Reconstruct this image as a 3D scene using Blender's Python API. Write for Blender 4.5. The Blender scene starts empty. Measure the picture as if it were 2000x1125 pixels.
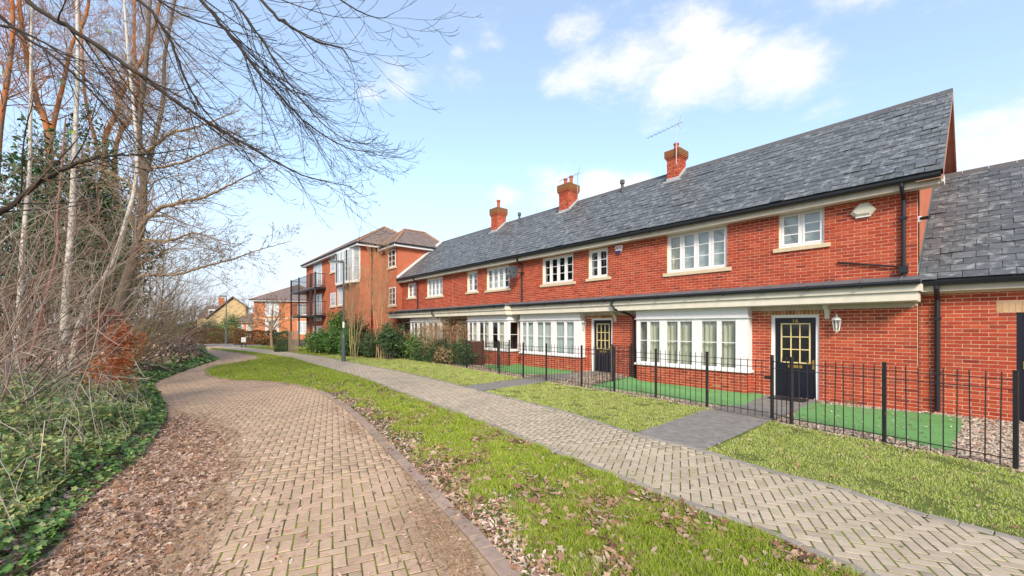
import bpy, math, random
import numpy as np
from mathutils import Vector, noise
R = math.radians
sc = bpy.context.scene
COL = sc.collection

# ------------------------------------------------------------------ camera, sky, sun, exposure
CAM_H = 1.8
FWD = Vector((-0.7586, 0.6516, 0)).normalized()
RGT = Vector((0.6516, 0.7586, 0)).normalized()
FPX = 800.0
cam_d = bpy.data.cameras.new('camera')
cam = bpy.data.objects.new('camera', cam_d); COL.objects.link(cam)
cam.location = (0, 0, CAM_H)
cam.rotation_euler = (R(90), 0, math.atan2(-FWD.x, FWD.y))
cam_d.sensor_width = 36; cam_d.lens = FPX / 2000 * 36
cam_d.shift_y = 75.5 / 2000
cam_d.clip_start = 0.05; cam_d.clip_end = 3000
sc.camera = cam

def ray(u, v):                      # direction through a point of the 2000x1125 frame
    return FWD * FPX + RGT * (u - 1000) + Vector((0, 0, 638 - v))
def G(u, v, z=0.0):                 # where that ray meets the level z
    d = ray(u, v); t = (CAM_H - z) / (v - 638)
    return Vector((d.x * t, d.y * t, z))
def W(u, v, Z):                     # the point at depth Z
    d = ray(u, v) * (Z / FPX)
    return Vector((d.x, d.y, d.z + CAM_H))
def FX(u, Y):                       # x where the ray of column u meets the plane y = Y
    d = ray(u, 600); return d.x / d.y * Y

SUN_AZ, SUN_EL = -38.0, 33.0          # degrees from +x towards +y, degrees up
sc.view_settings.view_transform = 'Standard'
sc.view_settings.look = 'None'
sc.view_settings.gamma = 1
sc.view_settings.use_curve_mapping = False
sc.view_settings.exposure = 1.76
sl = bpy.data.lights.new('sun', 'SUN'); so = bpy.data.objects.new('sun', sl); COL.objects.link(so)
sl.energy = 1.5; sl.angle = R(16); sl.color = (1.0, 0.86, 0.70)
sd = Vector((math.cos(R(SUN_AZ)) * math.cos(R(SUN_EL)), math.sin(R(SUN_AZ)) * math.cos(R(SUN_EL)), math.sin(R(SUN_EL))))
so.rotation_euler = (-sd).to_track_quat('-Z', 'Y').to_euler()

world = bpy.data.worlds.new('World'); sc.world = world; world.use_nodes = True
wt = world.node_tree; wt.nodes.clear()
def wn(t, **k):
    n = wt.nodes.new(t)
    for a, b in k.items(): setattr(n, a, b)
    return n
def wm(op, a, b=None, c=None):
    n = wn('ShaderNodeMath', operation=op)
    for i, x in enumerate((a, b, c)):
        if x is None: continue
        if isinstance(x, (int, float)): n.inputs[i].default_value = x
        else: wt.links.new(x, n.inputs[i])
    return n.outputs[0]
sky = wn('ShaderNodeTexSky', sky_type='NISHITA', sun_disc=False)
sky.sun_elevation = R(SUN_EL); sky.sun_rotation = R(90 - SUN_AZ)
sky.air_density = 1.0; sky.dust_density = 0.35; sky.ozone_density = 1.0
tc = wn('ShaderNodeTexCoord')
nz = wn('ShaderNodeTexNoise'); nz.inputs['Scale'].default_value = 7.5; nz.inputs['Detail'].default_value = 10; nz.inputs['Roughness'].default_value = 0.66
mp = wn('ShaderNodeMapping'); mp.inputs['Scale'].default_value = (1, 1, 2.0)
wt.links.new(tc.outputs['Generated'], mp.inputs['Vector']); wt.links.new(mp.outputs['Vector'], nz.inputs['Vector'])
nzo = nz.outputs['Fac']
CLOUDS = [(1090, 160, .075, .75), (1160, 140, .10, .9), (1250, 115, .12, 1), (1120, 65, .08, .7), (1340, 70, .11, 1), (1400, 130, .13, 1.1), (1490, 120, .11, 1.1), (1560, 140, .10, 1),
          (1330, 165, .11, 1), (1230, 175, .08, .7), (1530, 40, .07, .5), (790, 160, .075, .72), (905, 155, .055, .7), (720, 185, .04, .5), (990, 381, .05, .95), (1085, 372, .08, .95),
          (1170, 365, .09, .95), (1250, 362, .07, .9), (1930, 280, .09, 1.05), (2010, 270, .13, 1.2), (1610, 215, .06, .5), (960, 78, .045, .5), (898, 107, .03, .4), (1115, 395, .06, .8),
          (1700, 265, .05, .2), (2250, 200, .2, .9), (1700, -160, .25, .8), (700, -300, .3, .7)]
mask = None
for (u, v, r, s) in CLOUDS:
    d = ray(u, v).normalized()
    vm = wn('ShaderNodeVectorMath', operation='DISTANCE')
    sq = wn('ShaderNodeVectorMath', operation='MULTIPLY'); wt.links.new(tc.outputs['Generated'], sq.inputs[0]); sq.inputs[1].default_value = (1, 1, 1.75)
    wt.links.new(sq.outputs[0], vm.inputs[0]); vm.inputs[1].default_value = (d.x, d.y, d.z * 1.75)
    q = wm('DIVIDE', vm.outputs['Value'], r * .9)
    g = wm('MULTIPLY', wm('EXPONENT', wm('MULTIPLY', wm('MULTIPLY', q, q), -1.0)), s)
    mask = g if mask is None else wm('MAXIMUM', mask, g)
# broken cloud over the rest of the sky, behind the camera too
dt = wn('ShaderNodeVectorMath', operation='DOT_PRODUCT'); wt.links.new(tc.outputs['Generated'], dt.inputs[0]); dt.inputs[1].default_value = (-FWD.x, -FWD.y, 0.15)
rest = wm('MULTIPLY', wm('MINIMUM', wm('MAXIMUM', wm('MULTIPLY', wm('ADD', dt.outputs['Value'], .1), 1.6), 0), .75), 1)
mask = wm('MAXIMUM', mask, rest)
cf = wm('ADD', wm('MULTIPLY', mask, .98), wm('MULTIPLY', wm('SUBTRACT', nzo, 0.5), 2.0))
mr = wn('ShaderNodeMapRange', interpolation_type='SMOOTHSTEP'); wt.links.new(cf, mr.inputs['Value'])
mr.inputs['From Min'].default_value = 0.24; mr.inputs['From Max'].default_value = 1.12
sx = wn('ShaderNodeSeparateXYZ'); wt.links.new(tc.outputs['Generated'], sx.inputs[0])
hz = wn('ShaderNodeMapRange', interpolation_type='SMOOTHSTEP'); wt.links.new(sx.outputs['Z'], hz.inputs['Value'])
hz.inputs['From Min'].default_value = -0.02; hz.inputs['From Max'].default_value = 0.42; hz.inputs['To Min'].default_value = 0.95; hz.inputs['To Max'].default_value = 0.34
SKY_S = 0.10
m1 = wn('ShaderNodeMixRGB', blend_type='MIX'); wt.links.new(hz.outputs[0], m1.inputs['Fac'])
tint = wn('ShaderNodeMixRGB', blend_type='MULTIPLY'); tint.inputs['Fac'].default_value = 1; tint.inputs['Color2'].default_value = (.93, 1.06, 1.02, 1)
wt.links.new(sky.outputs[0], tint.inputs['Color1'])
wt.links.new(tint.outputs[0], m1.inputs['Color1']); m1.inputs['Color2'].default_value = (2.36, 2.46, 3.02, 1)
m2 = wn('ShaderNodeMixRGB', blend_type='MIX'); wt.links.new(wm('MULTIPLY', mr.outputs[0], .88), m2.inputs['Fac'])
wt.links.new(m1.outputs[0], m2.inputs['Color1']); m2.inputs['Color2'].default_value = (3.5, 3.42, 3.5, 1)
bg = wn('ShaderNodeBackground'); bg.inputs['Strength'].default_value = SKY_S
wt.links.new(m2.outputs[0], bg.inputs['Color'])
wo = wn('ShaderNodeOutputWorld'); wt.links.new(bg.outputs[0], wo.inputs['Surface'])

# ------------------------------------------------------------------ helpers
ORG = {}
def org(o): return ORG.get(o.name, Vector((0, 0, 0))) if o else Vector((0, 0, 0))
def tag(o, label=None, cat=None, group=None, kind=None):
    if label: o['label'] = label
    if cat: o['category'] = cat
    if group: o['group'] = group
    if kind: o['kind'] = kind
    return o
def thing(name, label, cat, loc=(0, 0, 0), group=None):
    o = bpy.data.objects.new(name, None); COL.objects.link(o); o.empty_display_size = .2
    o.location = loc; ORG[o.name] = Vector(loc)
    return tag(o, label, cat, group)
def link(name, me, parent=None, loc=None):
    o = bpy.data.objects.new(name, me); COL.objects.link(o)
    if parent: o.parent = parent
    if loc is not None: o.location = loc
    ORG[o.name] = org(parent) + (Vector(loc) if loc is not None else Vector((0, 0, 0)))
    return o
def raw_mesh(name, V, F, mat, smooth=False, mi=None):
    """V: n x 3 array, F: list of faces or an m x k array"""
    me = bpy.data.meshes.new(name)
    if isinstance(F, np.ndarray):
        V = np.asarray(V, dtype=np.float32)
        m, k = F.shape
        me.vertices.add(len(V)); me.vertices.foreach_set('co', V.ravel())
        me.loops.add(m * k); me.loops.foreach_set('vertex_index', F.astype(np.int32).ravel())
        me.polygons.add(m); me.polygons.foreach_set('loop_start', np.arange(0, m * k, k, dtype=np.int32))
        if smooth: me.polygons.foreach_set('use_smooth', np.ones(m, dtype=bool))
        me.update(calc_edges=True)
    else:
        me.from_pydata([tuple(v) for v in V], [], F)
        if smooth:
            me.polygons.foreach_set('use_smooth', [True] * len(me.polygons))
    for m_ in (mat if isinstance(mat, (list, tuple)) else [mat]): me.materials.append(m_)
    if mi is not None: me.polygons.foreach_set('material_index', mi)
    return me
class MB:
    def __init__(s): s.v = []; s.f = []
    def quad(s, a, b, c, d):
        n = len(s.v); s.v += [tuple(a), tuple(b), tuple(c), tuple(d)]; s.f.append((n, n + 1, n + 2, n + 3)); return s
    def tri(s, a, b, c):
        n = len(s.v); s.v += [tuple(a), tuple(b), tuple(c)]; s.f.append((n, n + 1, n + 2)); return s
    def box(s, x0, x1, y0, y1, z0, z1):
        if x0 > x1: x0, x1 = x1, x0
        if y0 > y1: y0, y1 = y1, y0
        if z0 > z1: z0, z1 = z1, z0
        n = len(s.v)
        s.v += [(x0, y0, z0), (x1, y0, z0), (x1, y1, z0), (x0, y1, z0), (x0, y0, z1), (x1, y0, z1), (x1, y1, z1), (x0, y1, z1)]
        s.f += [(n, n + 3, n + 2, n + 1), (n + 4, n + 5, n + 6, n + 7), (n, n + 1, n + 5, n + 4), (n + 1, n + 2, n + 6, n + 5), (n + 2, n + 3, n + 7, n + 6), (n + 3, n, n + 4, n + 7)]
        return s
    def hexa(s, p):
        n = len(s.v); s.v += [tuple(q) for q in p]
        s.f += [(n, n + 3, n + 2, n + 1), (n + 4, n + 5, n + 6, n + 7), (n, n + 1, n + 5, n + 4), (n + 1, n + 2, n + 6, n + 5), (n + 2, n + 3, n + 7, n + 6), (n + 3, n, n + 4, n + 7)]
        return s
    def tube(s, pts, r, n=8, cap=True):
        pts = [Vector(p) for p in pts]; m = len(pts)
        rs = r if isinstance(r, (list, tuple)) else [r] * m
        base = len(s.v); ref = None
        for i, p in enumerate(pts):
            t = (pts[min(i + 1, m - 1)] - pts[max(i - 1, 0)]).normalized()
            if ref is None: ref = Vector((0, 0, 1)) if abs(t.z) < .8 else Vector((1, 0, 0))
            a = t.cross(ref)
            if a.length < 1e-4: a = t.cross(Vector((.3, 1, .2)))
            a.normalize(); b = t.cross(a)
            for k in range(n):
                an = 2 * math.pi * k / n
                s.v.append(tuple(p + (a * math.cos(an) + b * math.sin(an)) * rs[i]))
        for i in range(m - 1):
            for k in range(n):
                k2 = (k + 1) % n
                s.f.append((base + i * n + k, base + i * n + k2, base + (i + 1) * n + k2, base + (i + 1) * n + k))
        if cap:
            s.f.append(tuple(base + k for k in range(n))[::-1]); s.f.append(tuple(base + (m - 1) * n + k for k in range(n)))
        return s
    def lathe(s, c, prof, n=12):
        base = len(s.v)
        for (r, z) in prof:
            for k in range(n):
                an = 2 * math.pi * (k + .5) / n; s.v.append((c[0] + r * math.cos(an), c[1] + r * math.sin(an), c[2] + z))
        for i in range(len(prof) - 1):
            for k in range(n):
                k2 = (k + 1) % n; s.f.append((base + i * n + k, base + i * n + k2, base + (i + 1) * n + k2, base + (i + 1) * n + k))
        s.f.append(tuple(base + k for k in range(n))[::-1]); s.f.append(tuple(base + (len(prof) - 1) * n + k for k in range(n)))
        return s
    def prism(s, poly, a0, a1, axis='z'):
        """poly: 2-D outline extruded along axis"""
        n = len(s.v); m = len(poly)
        for a in (a0, a1):
            for (p, q) in poly:
                s.v.append({'z': (p, q, a), 'x': (a, p, q), 'y': (p, a, q)}[axis])
        s.f.append(tuple(range(n, n + m))[::-1]); s.f.append(tuple(range(n + m, n + 2 * m)))
        for i in range(m):
            j = (i + 1) % m; s.f.append((n + i, n + j, n + m + j, n + m + i))
        return s
    def build(s, name, mat, parent=None, smooth=False, loc=None, bevel=0):
        """vertices are world coordinates; the origin goes to loc (or the parent's origin)"""
        o0 = Vector(loc) if loc is not None else org(parent)
        me = raw_mesh(name, [(v[0] - o0.x, v[1] - o0.y, v[2] - o0.z) for v in s.v], s.f, mat, smooth)
        import bmesh
        bm = bmesh.new(); bm.from_mesh(me); bmesh.ops.recalc_face_normals(bm, faces=bm.faces)
        if bevel: bmesh.ops.bevel(bm, geom=list(bm.edges), offset=bevel, segments=1, affect='EDGES')
        bm.to_mesh(me); bm.free()
        return link(name, me, parent, (o0 - org(parent)) if loc is not None else None)

# ------------------------------------------------------------------ materials
def nodes(name):
    m = bpy.data.materials.new(name); m.use_nodes = True; t = m.node_tree
    return m, t, t.nodes['Principled BSDF']
def nn(t, k, **a):
    n = t.nodes.new(k)
    for x, y in a.items(): setattr(n, x, y)
    return n
def ramp(t, cols, fac, interp='LINEAR'):
    n = nn(t, 'ShaderNodeValToRGB'); n.color_ramp.interpolation = interp
    e = n.color_ramp.elements
    while len(e) < len(cols): e.new(.5)
    for i, c in enumerate(cols):
        p, c = c if isinstance(c[1], (tuple, list)) else (i / max(1, len(cols) - 1), c)
        e[i].position = p; e[i].color = (*c[:3], 1)
    t.links.new(fac, n.inputs[0]); return n.outputs[0]
def tmath(t, op, a, b=0.0):
    n = nn(t, 'ShaderNodeMath', operation=op)
    for i, x in enumerate((a, b)):
        if isinstance(x, (int, float)): n.inputs[i].default_value = x
        else: t.links.new(x, n.inputs[i])
    return n.outputs[0]
def tnoise(t, scale, detail=4, vec=None, rough=.55):
    n = nn(t, 'ShaderNodeTexNoise'); n.inputs['Scale'].default_value = scale; n.inputs['Detail'].default_value = detail; n.inputs['Roughness'].default_value = rough
    if vec is None:
        g = nn(t, 'ShaderNodeNewGeometry'); vec = g.outputs['Position']
    t.links.new(vec, n.inputs['Vector']); return n.outputs['Fac']
def tmix(t, fac, a, b, mode='MIX'):
    n = nn(t, 'ShaderNodeMixRGB', blend_type=mode)
    for i, x in zip(('Fac', 'Color1', 'Color2'), (fac, a, b)):
        if isinstance(x, (int, float)): n.inputs[i].default_value = x
        elif isinstance(x, tuple): n.inputs[i].default_value = (*x[:3], 1)
        else: t.links.new(x, n.inputs[i])
    return n.outputs[0]
def maprange(t, v, a, b, c=0.0, d=1.0):
    n = nn(t, 'ShaderNodeMapRange'); n.clamp = True
    for i, x in enumerate((v, a, b, c, d)):
        if isinstance(x, (int, float)): n.inputs[i].default_value = x
        else: t.links.new(x, n.inputs[i])
    return n.outputs[0]
def pick(t):                        # a random number of each island, and of each object
    g = nn(t, 'ShaderNodeNewGeometry'); oi = nn(t, 'ShaderNodeObjectInfo')
    return tmath(t, 'FRACT', tmath(t, 'ADD', g.outputs['Random Per Island'], oi.outputs['Random']))
def bump(t, bs, h, strength=.3, dist=.01):
    b = nn(t, 'ShaderNodeBump'); b.inputs['Strength'].default_value = strength; b.inputs['Distance'].default_value = dist
    t.links.new(h, b.inputs['Height']); t.links.new(b.outputs[0], bs.inputs['Normal'])
def plain(name, col, rough=.6, nscale=8, namt=.25, spec=.4, metal=0, bmp=0):
    m, t, bs = nodes(name)
    f = tnoise(t, nscale, 5)
    c = tmix(t, namt, col, tmix(t, 1, col, ramp(t, [(.35,) * 3, (1.6,) * 3], f), 'MULTIPLY'))
    t.links.new(c, bs.inputs['Base Color']); bs.inputs['Roughness'].default_value = rough
    bs.inputs['Metallic'].default_value = metal; bs.inputs['Specular IOR Level'].default_value = spec
    if bmp: bump(t, bs, tnoise(t, nscale * 6, 3), bmp)
    return m
def islands(name, cols, rough=.8, nscale=20, namt=.35, spec=.25, bmp=.3, bdist=.004, trans=0, patch=None, patch2=None, patch3=None):
    """colour of each piece picked from cols; patch = (colour, noise scale, from, to, amount)"""
    m, t, bs = nodes(name)
    c = ramp(t, cols, pick(t))
    f = tnoise(t, nscale, 5)
    c = tmix(t, namt, c, tmix(t, 1, c, ramp(t, [(.3,) * 3, (1.7,) * 3], f), 'MULTIPLY'))
    for p in (patch, patch2, patch3):
        if p:
            pf = maprange(t, tnoise(t, p[1], 6, rough=.65), p[2], p[3], 0, p[4]); c = tmix(t, pf, c, p[0])
    t.links.new(c, bs.inputs['Base Color']); bs.inputs['Roughness'].default_value = rough; bs.inputs['Specular IOR Level'].default_value = spec
    if bmp: bump(t, bs, tnoise(t, nscale * 4, 3), bmp, bdist)
    if trans:
        tr = nn(t, 'ShaderNodeBsdfTranslucent'); t.links.new(c, tr.inputs['Color'])
        mx = nn(t, 'ShaderNodeMixShader'); mx.inputs[0].default_value = trans
        t.links.new(bs.outputs[0], mx.inputs[1]); t.links.new(tr.outputs[0], mx.inputs[2])
        t.links.new(mx.outputs[0], t.nodes['Material Output'].inputs['Surface'])
    return m
M = {}
M['brick'] = islands('brick', [(.33, .047, .025), (.39, .060, .029), (.45, .078, .035), (.35, .051, .026), (.50, .10, .048), (.23, .036, .023)], .85, 30, .45, bmp=.4,
                     patch=((.60, .25, .15), .55, .62, .8, .3), patch2=((.66, .42, .32), 2.2, .66, .8, .5), patch3=((.17, .045, .025), .9, .56, .76, .45))
M['mortar'] = plain('mortar', (.86, .70, .50), .95, 12, .4, .1, bmp=.3)
M['brick_soldier'] = islands('brick_soldier', [(.30, .12, .05), (.40, .17, .08), (.50, .27, .14), (.22, .09, .05)], .85, 30, .4)
M['brick_pale'] = islands('brick_pale', [(.52, .33, .18), (.6, .42, .25), (.45, .26, .14)], .85, 30, .4)
def brick_tex(name, c1, c2, mo, scale=1.0):
    m, t, bs = nodes(name)
    g = nn(t, 'ShaderNodeNewGeometry'); s = nn(t, 'ShaderNodeSeparateXYZ'); t.links.new(g.outputs['Position'], s.inputs[0])
    cx = nn(t, 'ShaderNodeCombineXYZ'); t.links.new(tmath(t, 'ADD', s.outputs[0], s.outputs[1]), cx.inputs[0]); t.links.new(s.outputs[2], cx.inputs[1])
    b = nn(t, 'ShaderNodeTexBrick'); t.links.new(cx.outputs[0], b.inputs['Vector'])
    b.inputs['Color1'].default_value = (*c1, 1); b.inputs['Color2'].default_value = (*c2, 1); b.inputs['Mortar'].default_value = (*mo, 1)
    b.inputs['Scale'].default_value = 1.0; b.inputs['Brick Width'].default_value = .225 * scale; b.inputs['Row Height'].default_value = .075 * scale
    b.inputs['Mortar Size'].default_value = .006 * scale; b.inputs['Mortar Smooth'].default_value = .2
    f = tnoise(t, 1.3, 6)
    c = tmix(t, .45, b.outputs['Color'], tmix(t, 1, b.outputs['Color'], ramp(t, [(.5,) * 3, (1.5,) * 3], f), 'MULTIPLY'))
    t.links.new(c, bs.inputs['Base Color']); bs.inputs['Roughness'].default_value = .9; bs.inputs['Specular IOR Level'].default_value = .2
    bump(t, bs, b.outputs['Fac'], -.4, .006)
    return m
M['brick_far'] = brick_tex('brick_far', (.48, .095, .035), (.38, .07, .03), (.62, .42, .28))
M['brick_gable'] = brick_tex('brick_gable', (.47, .12, .06), (.40, .095, .05), (.58, .36, .25))
M['brick_orange'] = brick_tex('brick_orange', (.50, .15, .06), (.42, .12, .05), (.6, .4, .25))
M['brick_yellow'] = brick_tex('brick_yellow', (.50, .37, .19), (.45, .33, .17), (.55, .45, .3))
M['slate'] = islands('slate', [(.078, .088, .096), (.094, .105, .114), (.112, .124, .134), (.084, .095, .104), (.135, .148, .158), (.064, .073, .082)], .5, 11, .65, .45, bmp=.45,
                     patch=((.42, .44, .45), 5.5, .52, .70, .55), patch2=((.22, .24, .04), .8, .76, .82, .6))
M['slate_sub'] = plain('slate_underlay', (.035, .04, .05), .9)
M['tile_far'] = islands('roof_tile_brown', [(.13, .085, .075), (.17, .11, .095), (.21, .13, .11)], .8, 6, .5, bmp=.5)
def tile_tex():
    m, t, bs = nodes('plain_tile_brown')
    g = nn(t, 'ShaderNodeNewGeometry'); s = nn(t, 'ShaderNodeSeparateXYZ'); t.links.new(g.outputs['Position'], s.inputs[0])
    cx = nn(t, 'ShaderNodeCombineXYZ'); t.links.new(tmath(t, 'ADD', s.outputs[0], s.outputs[1]), cx.inputs[0]); t.links.new(s.outputs[2], cx.inputs[1])
    b = nn(t, 'ShaderNodeTexBrick'); t.links.new(cx.outputs[0], b.inputs['Vector'])
    b.inputs['Color1'].default_value = (.15, .115, .112, 1); b.inputs['Color2'].default_value = (.23, .175, .155, 1); b.inputs['Mortar'].default_value = (.05, .04, .04, 1)
    b.inputs['Scale'].default_value = 1.0; b.inputs['Brick Width'].default_value = .2; b.inputs['Row Height'].default_value = .075; b.inputs['Mortar Size'].default_value = .008
    t.links.new(tmix(t, .5, b.outputs['Color'], tmix(t, 1, b.outputs['Color'], ramp(t, [(.5,) * 3, (1.6,) * 3], tnoise(t, 1.5, 5)), 'MULTIPLY')), bs.inputs['Base Color'])
    bs.inputs['Roughness'].default_value = .85
    return m
M['tile'] = tile_tex()
M['ridge'] = plain('ridge_tile', (.10, .10, .105), .85, 6, .5)
M['ridge_tan'] = plain('ridge_tile_tan', (.34, .19, .12), .85, 6, .4)
M['white'] = plain('white_upvc', (.80, .80, .82), .35, 3, .12)
M['cream'] = plain('cream_painted_timber', (.70, .665, .57), .55, 5, .25)
M['cream_dirty'] = plain('weathered_painted_timber', (.55, .50, .42), .7, 4, .5)
M['stone'] = plain('cast_stone_sill', (.62, .52, .36), .85, 14, .3, bmp=.2)
M['black_plastic'] = plain('black_gutter_plastic', (.018, .021, .027), .35, 6, .4)
M['lead'] = plain('lead_sheet', (.12, .14, .155), .5, 3, .7, bmp=.3)
M['flash'] = plain('lead_flashing_pale', (.45, .47, .48), .6, 9, .4)
M['iron'] = islands('black_painted_iron', [(.012, .013, .016), (.02, .02, .024), (.04, .03, .03)], .45, 7, .5, .5, bmp=.2, patch=((.16, .06, .035), 5, .60, .68, .9))
M['door'] = plain('navy_door_paint', (.008, .010, .022), .32, 4, .3, .5)
M['beading'] = plain('cream_glazing_bead', (.72, .60, .30), .5, 5, .2)
M['brass'] = plain('brass', (.65, .43, .12), .3, 8, .2, .5, .9)
M['lamp_white'] = plain('white_lantern_metal', (.75, .75, .74), .4, 9, .2)
M['grey_plastic'] = plain('dark_grey_dish', (.05, .055, .065), .5, 5, .3)
M['alu'] = plain('aerial_aluminium', (.35, .36, .37), .4, 9, .3, .5, .6)
M['terracotta'] = plain('terracotta_pot', (.40, .11, .055), .8, 9, .5)
M['box_cream'] = plain('alarm_box_cream', (.62, .60, .50), .5, 5, .2)
M['box_white'] = plain('alarm_box_white', (.75, .75, .76), .4, 5, .1)
M['red'] = plain('red_print', (.5, .02, .03), .5)
M['blue'] = plain('blue_print', (.02, .03, .16), .5)
M['post_green'] = plain('lamp_post_grey_green', (.075, .10, .105), .45, 5, .4)
M['wood'] = islands('brown_slat_wood', [(.10, .045, .03), (.14, .06, .04), (.07, .03, .025)], .8, 12, .5)
M['wood_grey'] = islands('grey_fence_wood', [(.22, .17, .13), (.28, .22, .17), (.18, .14, .11)], .85, 12, .5)
def glass_mat():
    m, t, bs = nodes('window_glass')
    tr = nn(t, 'ShaderNodeBsdfTransparent'); tr.inputs[0].default_value = (.86, .9, .9, 1)
    gl = nn(t, 'ShaderNodeBsdfGlossy'); gl.inputs['Roughness'].default_value = .015
    g = nn(t, 'ShaderNodeNewGeometry'); dp = nn(t, 'ShaderNodeVectorMath', operation='DOT_PRODUCT'); t.links.new(g.outputs['Incoming'], dp.inputs[0]); t.links.new(g.outputs['Normal'], dp.inputs[1])
    fr = tmath(t, 'POWER', tmath(t, 'SUBTRACT', 1.0, tmath(t, 'ABSOLUTE', dp.outputs['Value'])), 4.0)
    b = nn(t, 'ShaderNodeBump'); b.inputs['Strength'].default_value = .04; b.inputs['Distance'].default_value = .02; t.links.new(tnoise(t, 2.5, 1), b.inputs['Height'])
    t.links.new(b.outputs[0], gl.inputs['Normal'])
    mx = nn(t, 'ShaderNodeMixShader'); t.links.new(tmath(t, 'ADD', tmath(t, 'MULTIPLY', fr, .88), .075), mx.inputs[0])
    t.links.new(tr.outputs[0], mx.inputs[1]); t.links.new(gl.outputs[0], mx.inputs[2])
    t.links.new(mx.outputs[0], t.nodes['Material Output'].inputs['Surface'])
    return m
M['glass'] = glass_mat()
M['dark_glass'] = plain('dark_glass', (.02, .022, .025), .06, 3, .3, .8)
def cloth(name, col, rough=.9):
    m, t, bs = nodes(name); t.links.new(tmix(t, .3, col, tmix(t, 1, col, ramp(t, [(.6,) * 3, (1.2,) * 3], tnoise(t, 5, 3)), 'MULTIPLY')), bs.inputs['Base Color']); bs.inputs['Roughness'].default_value = rough
    return m
M['curtain'] = cloth('beige_curtain', (.80, .74, .60)); M['net'] = cloth('white_blind', (.82, .84, .84)); M['curtain_brown'] = cloth('brown_blind', (.30, .14, .07))
M['interior'] = plain('interior_wall', (.25, .22, .19), .9)
# ------------------------------------------------------------------ building helpers
def text_to_mesh(o):
    bpy.context.view_layer.update()
    me = bpy.data.meshes.new_from_object(o.evaluated_get(bpy.context.evaluated_depsgraph_get()))
    n = link(o.name.split('.')[0], me, o.parent); n.location = o.location; n.rotation_euler = o.rotation_euler; n.scale = o.scale
    bpy.data.objects.remove(o)
CAMV = Vector((0, 0, CAM_H))
def wall_mesh(name, mat, parent, axis, c0, c1, a0, a1, z0, z1, holes=(), loc=None):
    """wall slab between c0 (face seen) and c1, running a0..a1, with rectangular openings (a0,a1,z0,z1)"""
    A = sorted({a0, a1, *[h[0] for h in holes], *[h[1] for h in holes]}); Z = sorted({z0, z1, *[h[2] for h in holes], *[h[3] for h in holes]})
    A = [a for a in A if a0 <= a <= a1]; Z = [z for z in Z if z0 <= z <= z1]
    def hole(i, j):
        if i < 0 or j < 0 or i >= len(A) - 1 or j >= len(Z) - 1: return True
        a = (A[i] + A[i + 1]) / 2; z = (Z[j] + Z[j + 1]) / 2
        return any(h[0] < a < h[1] and h[2] < z < h[3] for h in holes)
    P = (lambda a, c, z: (a, c, z)) if axis == 'x' else (lambda a, c, z: (c, a, z))
    mb = MB()
    for i in range(len(A) - 1):
        for j in range(len(Z) - 1):
            if hole(i, j): continue
            p, q, r, s = A[i], A[i + 1], Z[j], Z[j + 1]
            for c in (c0, c1): mb.quad(P(p, c, r), P(q, c, r), P(q, c, s), P(p, c, s))
            if hole(i - 1, j): mb.quad(P(p, c0, r), P(p, c1, r), P(p, c1, s), P(p, c0, s))
            if hole(i + 1, j): mb.quad(P(q, c0, r), P(q, c1, r), P(q, c1, s), P(q, c0, s))
            if hole(i, j - 1): mb.quad(P(p, c0, r), P(p, c1, r), P(q, c1, r), P(q, c0, r))
            if hole(i, j + 1): mb.quad(P(p, c0, s), P(p, c1, s), P(q, c1, s), P(q, c0, s))
    n = len(mb.v); me_parent = parent
    return mb.build(name, mat, parent, loc=loc)

def brickwork(parent, axis, c, out, a0, a1, z0, z1, holes=(), nobj=0, mat=None, phase=0.0, seed=1):
    """stretcher bond bricks standing 6 mm proud of the face c; out = -1/+1 outward side"""
    rng = random.Random(seed); L, H, JX, JZ = .215, .065, .225, .075
    full = []; rest = MB()
    nz = int(math.ceil((z1 - z0) / JZ))
    for k in range(nz):
        zb = z0 + k * JZ + .005; zt = min(zb + H, z1)
        if zt - zb < .02: continue
        zc = (zb + zt) / 2
        off = phase + (JX / 2 if k % 2 else 0)
        i = math.floor((a0 - off) / JX) - 1
        while True:
            s = off + i * JX + .005; e = s + L; i += 1
            if s > a1: break
            s2, e2 = max(s, a0), min(e, a1)
            if e2 - s2 < .015: continue
            segs = [(s2, e2)]
            for h in holes:
                if h[2] - .01 < zc < h[3] + .01:
                    ns = []
                    for (p, q) in segs:
                        if h[1] <= p or h[0] >= q: ns.append((p, q))
                        else:
                            if h[0] - p > .012: ns.append((p, h[0]))
                            if q - h[1] > .012: ns.append((h[1], q))
                    segs = ns
            for (p, q) in segs:
                pr = .006 + rng.uniform(-.0015, .002)
                if nobj and abs(q - p - L) < 1e-4 and abs(zt - zb - H) < 1e-4:
                    full.append(((p + q) / 2, zc, pr))
                else: rest_box(rest, axis, c, out, p, q, zb, zt, pr)
    if full:
        def dist(f):
            P = Vector((f[0], c, f[1])) if axis == 'x' else Vector((c, f[0], f[1]))
            return (P - CAMV).length
        full.sort(key=dist)
        b = MB()
        if axis == 'x': b.box(-L / 2, L / 2, -.012, .012, -H / 2, H / 2)
        else: b.box(-.012, .012, -L / 2, L / 2, -H / 2, H / 2)
        me = raw_mesh('brick', b.v, b.f, mat or M['brick'])
        o0 = org(parent)
        for (a, z, pr) in full[:nobj]:
            P = Vector((a, c + out * (pr - .012), z)) if axis == 'x' else Vector((c + out * (pr - .012), a, z))
            link('brick', me, parent, P - o0)
        for (a, z, pr) in full[nobj:]: rest_box(rest, axis, c, out, a - L / 2, a + L / 2, z - H / 2, z + H / 2, pr)
    if rest.f:
        o0 = org(parent)
        me = raw_mesh('brickwork', [(v[0] - o0.x, v[1] - o0.y, v[2] - o0.z) for v in rest.v], rest.f, mat or M['brick'])
        tag(link('brickwork', me, parent), kind='stuff')
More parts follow.
